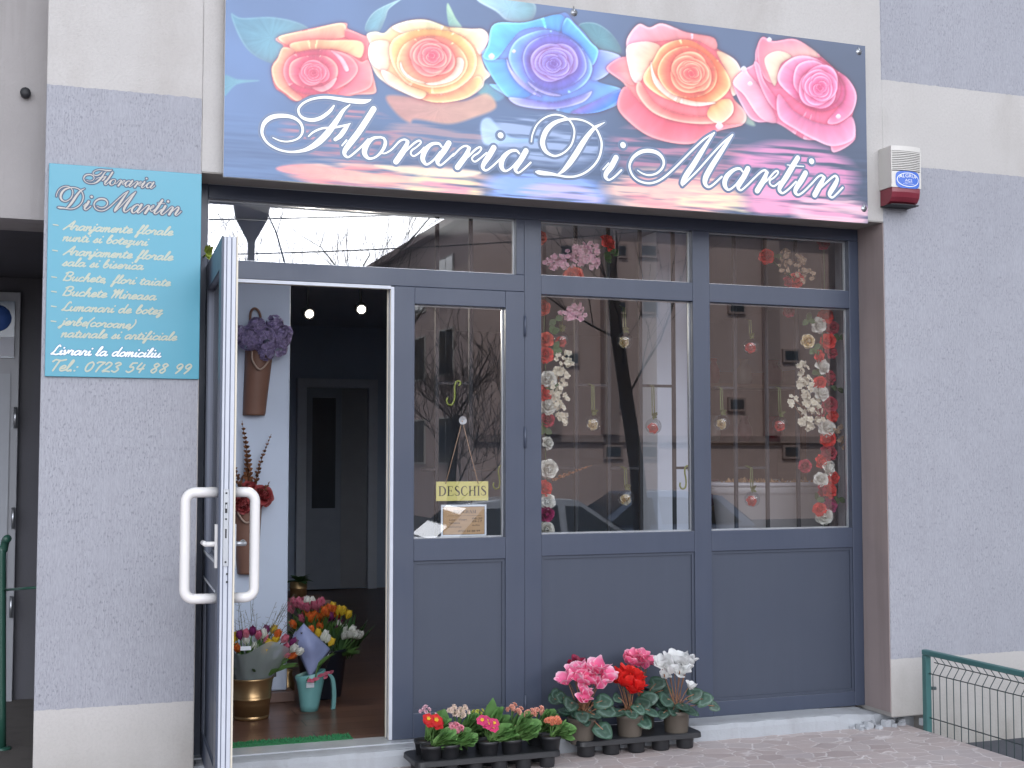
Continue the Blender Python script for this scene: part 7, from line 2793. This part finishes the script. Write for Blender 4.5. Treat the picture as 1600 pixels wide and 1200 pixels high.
for px, py, col, lk, lab in ((877, 531, 'red', 495, 'clear bauble with a red rose beside the pink blossom'), (976, 532, 'yellow', 480, 'clear bauble with a yellow rose high against the leaning trunk'),
                            (927, 661, 'yellow', 602, 'clear bauble with a yellow rose hanging left of centre in the middle window'), (1021, 666, 'red', 603, 'clear bauble with a red rose on a dark green ribbon in the middle window'),
                            (978, 778, 'yellow', 732, 'lowest bauble in the middle window, with a yellow rose'), (1173, 541, 'red', 500, 'highest bauble with a red rose in the right-hand window'),
                            (1128, 660, 'yellow', 606, 'clear bauble with a yellow rose at the left edge of the right-hand window'), (1219, 663, 'red', 606, 'clear bauble with a red rose beside the white blossoms'),
                            (1175, 780, 'red', 731, 'bauble with a red rose hanging low over the tub')):
    q = P(px, py, YB)
    t = thing('hanging_bauble', lab, 'bauble', q, 'clear baubles hanging in the windows')
    inst('globe', mesh_globe, t, Matrix.Identity(4))
    inst('rose', random.choice(ROSEM[col]), t, at((0, 0, -.008), (random.uniform(-.3, .3), -1, random.uniform(.1, .5)), .027, random.random() * 6))
    m = MB()
    zt_ = P(px, lk, YB).z
    for dx in (-.0065, .0065):
        m.add([(q.x + dx - .003, YB, q.z + RB + .012), (q.x + dx + .003, YB - .001, q.z + RB + .012), (q.x + dx * .8 + .003, YB + .004, zt_), (q.x + dx * .8 - .003, YB + .005, zt_)], [(0, 1, 2, 3)])
    m.add([(q.x - .012, YB + .005, zt_ - .001), (q.x + .012, YB + .005, zt_ - .001), (q.x + .012, YG + .012, zt_ + .012), (q.x - .012, YG + .012, zt_ + .012)], [(0, 1, 2, 3)])
    for a in (-.9, -.4, .5, 1.0, 2.6, 3.5):
        m.petal((q.x, YB, q.z + RB + .012), (math.sin(a), -.35, math.cos(a) * .7), (0, -1, .2), random.uniform(.022, .036), .007, .6, .3, 'leaf', 5, 2)
    m.tube([(q.x, YB, q.z + RB - .001), (q.x, YB, q.z + RB + .014)], .003, 6)
    m.build('ribbon', M_RIB, t)

# ------------------------------------------------------------------ rose garlands down both sides of the windows
YR = .345


def garland(label, cord, roses, leaves, name='rose_garland', r0=.0385):
    pts = [P(px, py, YR + .012) for px, py in cord]
    base = pts[-1]
    t = thing(name, label, 'garland', base, 'rose garlands down the window sides')
    m = MB()
    m.tube(catmull(pts, 5), .003, 5)
    m.build('cord', M_LEAFD, t)
    for px, py, col, s in roses:
        q = P(px, py, YR)
        inst('rose', random.choice(ROSEM[col]), t, Matrix.Translation(-base) @ at(q, (random.uniform(-.6, .6), -1, random.uniform(-.3, .6)), r0 * s, random.random() * 6))
    m = MB()
    for px, py in leaves:
        q = P(px, py, YR + .008)
        for k in range(3):
            m.petal(q, (random.uniform(-1, 1), -.3, random.uniform(-.8, .8)), (0, -1, .3), .045, .017, -.3, .2, 'leaf', 5, 2)
    m.build('leaf_sprig', M_LEAFD, t)
    return t


garland('string of red and white foam roses down the left edge of the middle window', [(853, 452), (850, 530), (855, 620), (852, 700), (856, 770), (852, 832)],
        [(850, 480, 'coral', 1.0), (852, 530, 'coral', 1.05), (852, 554, 'red', 1.05), (856, 592, 'white', 1.1), (853, 613, 'red', 1.05), (856, 634, 'white', 1.1), (855, 656, 'wine', .95), (857, 692, 'white', .85), (858, 733, 'white', 1.2), (853, 761, 'red', 1.05), (855, 784, 'white', 1.0), (854, 804, 'magenta', 1.0), (854, 827, 'white', 1.0)],
        [(868, 500), (866, 545), (862, 520), (850, 672), (862, 604)])
garland('string of red and white foam roses down the right edge of the right-hand window', [(1287, 365), (1288, 470), (1284, 560), (1290, 640), (1295, 720), (1288, 830)],
        [(1288, 379, 'wine', 1.0), (1290, 493, 'red', 1.1), (1280, 508, 'white', 1.1), (1294, 532, 'red', 1.1), (1263, 533, 'yellow', .95), (1281, 556, 'red', .95), (1286, 571, 'white', 1.2), (1298, 590, 'wine', 1.05), (1281, 598, 'red', .9), (1284, 612, 'white', 1.2), (1297, 632, 'wine', 1.1),
         (1293, 668, 'white', 1.2), (1294, 685, 'red', 1.1), (1296, 706, 'wine', 1.15), (1284, 721, 'red', .95), (1296, 731, 'white', 1.15), (1283, 748, 'white', 1.0), (1297, 765, 'red', 1.15), (1299, 789, 'magenta', 1.1), (1281, 795, 'red', .95), (1288, 806, 'white', 1.2), (1300, 550, 'wine', .9), (1302, 650, 'red', .9), (1283, 642, 'wine', .9), (1303, 746, 'red', .9), (1286, 766, 'wine', .9), (1302, 512, 'wine', .9), (1233, 487, 'wine', .8), (1258, 728, 'wine', .9)],
        [(1312, 530), (1272, 545), (1277, 580), (1308, 608), (1276, 780), (1310, 780), (1262, 500)])
garland('short sprig of red roses across the top of the right-hand pane', [(1188, 392), (1215, 415), (1246, 446)], [(1198, 400, 'red', 1.05), (1246, 438, 'red', 1.1), (1232, 440, 'wine', .8)], [(1212, 398), (1236, 430)])
garland('short sprig of red roses across the top of the middle pane', [(880, 440), (910, 415), (955, 372)], [(951, 378, 'red', 1.15), (897, 430, 'coral', 1.3), (846, 372, 'coral', .9)], [(955, 395), (945, 402), (960, 388)])


def blossom_spray(label, cat_, centres, matl, n, s, petals=5, stemm=None):
    c0 = P(centres[0][0], centres[0][1], YR)
    t = thing('blossom_spray', label, cat_, c0, 'blossom sprays in the windows')
    st = MB()
    for px, py, rx, ry, k in centres:
        m = MB()
        for j in range(k):
            a, f = random.uniform(0, 6.28), random.random() ** .6
            q = P(px + rx * f * math.cos(a), py + ry * f * math.sin(a), YR + random.uniform(-.03, .02))
            d = Vector((random.uniform(-.9, .9), -1, random.uniform(-.7, .9)))
            floret(m, q, d, s * random.uniform(.75, 1.1), petals)
            if j % 3 == 0:
                st.tube([P(px, py, YR + .02), q], .0011, 4)
        m.build('blossom', matl, t)
    cc = [P(c[0], c[1], YR + .02) for c in centres]
    if len(cc) > 2:
        st.tube(catmull(cc, 4), .002, 5)
    st.build('twig', M_STEMB, t)
    return t


M_BLW = petal_mat('ivory_blossom', (.60, .54, .40, 1), (.74, .71, .62, 1), None, .25, .6, .12)
M_BLP = petal_mat('cherry_blossom', (.60, .27, .38, 1), (.66, .42, .52, 1), (.72, .55, .62, 1), .25, .6, .12)
M_BLD = petal_mat('dried_beige', (.36, .25, .17, 1), (.46, .35, .26, 1), None, .2, .7, .25)
blossom_spray('ivory blossom spray beside the left rose string', 'blossom', [(882, 562, 13, 14, 17), (873, 590, 16, 18, 24), (874, 615, 15, 16, 20), (870, 640, 14, 14, 15), (880, 656, 10, 10, 9)], M_BLW, 0, .017)
blossom_spray('pink cherry blossom hanging at the top left of the middle window', 'blossom', [(901, 488, 15, 13, 26), (885, 492, 10, 8, 8)], M_BLP, 0, .018)
blossom_spray('large pink cherry blossom behind the top middle pane', 'blossom', [(868, 412, 20, 12, 26), (915, 395, 20, 18, 44), (895, 405, 26, 14, 26), (930, 412, 10, 8, 10)], M_BLP, 0, .018)
blossom_spray('ivory blossom spray beside the right rose string', 'blossom', [(1252, 575, 10, 10, 12), (1258, 598, 12, 14, 18), (1264, 622, 16, 14, 22), (1268, 645, 20, 16, 26), (1262, 662, 14, 12, 15), (1238, 625, 7, 9, 7), (1280, 655, 8, 10, 8)], M_BLW, 0, .018)
blossom_spray('dried beige blossom behind the top right-hand pane', 'blossom', [(1226, 408, 10, 20, 30), (1250, 412, 8, 16, 16), (1258, 430, 14, 14, 22)], M_BLD, 0, .014)
blossom_spray('dried brown sprig at the right edge of the right-hand window', 'dried flowers', [(1308, 672, 10, 10, 14), (1316, 688, 8, 14, 14)], M_BLD, 0, .012)
ec = P(862, 745, YR)
t = thing('eucalyptus_sprig', 'copper eucalyptus sprig reaching right from the left rose string', 'dried flowers', ec)
pe_keep = pe
pe = t
eucalyptus(P(862, 752, YR), P(925, 727, YR), 12, .022, 0)
pe = pe_keep

# ------------------------------------------------------------------ yellow-green hooks
M_HOOK = mat('lime_plastic', (0.22, 0.28, 0.04, 1), .35, 0, .1)


def s_hook(label, px, py, h, y, tilt=0.0):
    q = P(px, py, y)
    m = MB()
    pts = [(.16, .30), (.22, .44), (.12, .5), (.02, .42), (.0, .2), (.04, 0), (.06, -.25), (.0, -.46), (-.16, -.48), (-.24, -.36), (-.22, -.22)]
    ca, sa = math.cos(tilt), math.sin(tilt)
    m.tube(catmull([(q.x + (a * ca - c * sa) * h, y, q.z + (a * sa + c * ca) * h) for a, c in pts], 5), .0048, 8)
    o = m.build('s_hook', M_HOOK, None, loc=q)
    tag(o, label, 'hook', 'lime green hooks')


s_hook('lime green hook hanging above the open sign', 709, 614, .125, YG - .018, -.15)
s_hook('lime green hook at the right edge of the narrow door glass', 779, 746, .115, YG - .018)
s_hook('lime green hook at the lower right of the middle window', 1070, 746, .12, YG - .018)
# folded lime ribbon hanging at the top hinge of the open door
q = P(323, 399, .10)
m = MB()
for a, L in ((-.5, .05), (-.1, .055), (.35, .05), (2.7, .045), (3.2, .05), (1.0, .035)):
    m.petal((q.x, .10, q.z + .008), (math.sin(a), -.3, math.cos(a)), (.4, -1, 0), L, .012, 1.0, .5, 'leaf', 7, 3)
m.tube([(q.x, .10, q.z), (q.x, .16, q.z + .01), (q.x, .2195, q.z + .012)], .004, 6)
o = m.build('ribbon_knot', petal_mat('lime_ribbon', (.26, .34, .05, 1), (.38, .44, .10, 1)), None, loc=q)
tag(o, 'lime ribbon knot at the top of the open door by the turquoise board', 'ribbon')

# ------------------------------------------------------------------ oval display tub in the right-hand window, shelf behind
tc_ = P(1212, 757, .95)
tr = thing('display_tub', 'pale translucent oval tub with dried flowers in the right-hand window', 'tub', (tc_.x, .95, .55))
M_TUB = NT('milky_plastic')
_t = M_TUB
_t.base((.62, .62, .66, 1), .3, 0, .5)
_tr = _t.new('BsdfTransparent')
_mx = _t.new('MixShader')
_mx.inputs[0].default_value = .42
_t.l.new(_t.p.outputs[0], _mx.inputs[1])
_t.l.new(_tr.outputs[0], _mx.inputs[2])
_t.l.new(_mx.outputs[0], _t.o.inputs['Surface'])
M_TUB = _t.m
m = MB()
rx, ry = .42, .22
m.lathe([(.0, .56 - tc_.z), (.74, .56 - tc_.z), (.78, .60 - tc_.z), (.96, -.02), (1.0, 0), (1.02, -.02), (1.02, -.045), (.985, -.05)], tc_, 48, 0, rx, ry)
m.build('shell', M_TUB, tr)
m = MB()
m.tube([(tc_.x + rx * 1.01 * math.cos(2 * math.pi * k / 48), .95 + ry * 1.01 * math.sin(2 * math.pi * k / 48), tc_.z + .004) for k in range(48)], .013, 8, closed=True)
m.build('rolled_rim', mat('pale_rim', (.50, .50, .55, 1), .3), tr)
m = MB()
for k in range(150):
    a, f = random.uniform(0, 6.28), random.random() ** .5 * .85
    p = Vector((tc_.x + rx * f * math.cos(a), .95 + ry * f * math.sin(a), tc_.z - .025))
    m.petal(p, (random.uniform(-1, 1), random.uniform(-1, .4), 1.3), (0, -1, .4), random.uniform(.03, .075), .013, random.uniform(-.6, .6), .3, 'petal', 4, 2)
m.build('dried_flowers', petal_mat('dried_copper', (.30, .15, .07, 1), (.50, .32, .18, 1), None, .2, .6, .4), tr)
tb = thing('display_table', 'dark wooden table under the oval tub', 'table', (tc_.x, .95, FZ))
m = MB()
m.box(tc_.x - .45, tc_.x + .45, .70, 1.2, .52, .5595)
m.build('table_top', M_PLINTH, tb, .005)
for sx in (-.41, .41):
    for sy in (.74, 1.16):
        m = MB()
        m.box(tc_.x + sx - .025, tc_.x + sx + .025, sy - .025, sy + .025, FZ, .5198)
        m.build('leg', M_PLINTH, tb)

sx0_, sx1_ = P(1100, 650, 2.6).x, P(1250, 650, 2.6).x
sh = thing('display_shelf', 'brown wooden shelving deep inside behind the right-hand window', 'shelf', ((sx0_ + sx1_) / 2, 2.7, FZ))
M_WOOD = NT('shelf_wood')
M_WOOD.base(M_WOOD.mix(M_WOOD.noise(1, 5, .6, M_WOOD.coord('Object', (3, 3, 40))), (.15, .08, .05, 1), (.27, .16, .10, 1)), .5)
M_WOOD = M_WOOD.m
zs = [P(1170, py, 2.6).z for py in (600, 690, 790)]
for x in (sx0_, sx1_):
    m = MB()
    m.box(x - .02, x + .02, 2.55, 2.90, FZ, 2.1)
    m.build('side_panel', M_WOOD, sh)
for z in zs:
    m = MB()
    m.box(sx0_ + .0205, sx1_ - .0205, 2.55, 2.90, z - .03, z)
    m.build('board', M_WOOD, sh)
m = MB()
m.box(sx0_ + .0205, sx1_ - .0205, 2.885, 2.899, FZ, 2.09)
m.build('back_panel', M_PLINTH, sh)
M_VASE = [mat('red_vase', (.35, .03, .05, 1), .3), mat('pale_vase', (.45, .43, .40, 1), .35), mat('wine_vase', (.16, .02, .05, 1), .3)]
k = 0
for zi, z in enumerate(zs):
    for j in range(3):
        x = sx0_ + .15 + j * (sx1_ - sx0_ - .3) / 2
        m = MB()
        rr = .045 + .015 * ((k * 7) % 3)
        m.lathe([(0, .001), (rr * .7, .001), (rr, .05), (rr * .9, .11), (rr * .45, .16), (rr * .6, .19), (rr * .5, .188), (0, .14)], (x, 2.72, z), 18)
        o = m.build('vase', M_VASE[(k + zi) % 3], None, loc=(x, 2.72, z))
        tag(o, ('%s vase on the %s board of the wooden shelving, %s' % (('red', 'pale', 'wine coloured')[(k + zi) % 3], ('upper', 'middle', 'lower')[zi], ('left end', 'centre', 'right end')[j])), 'vase', 'vases on the wooden shelving')
        k += 1
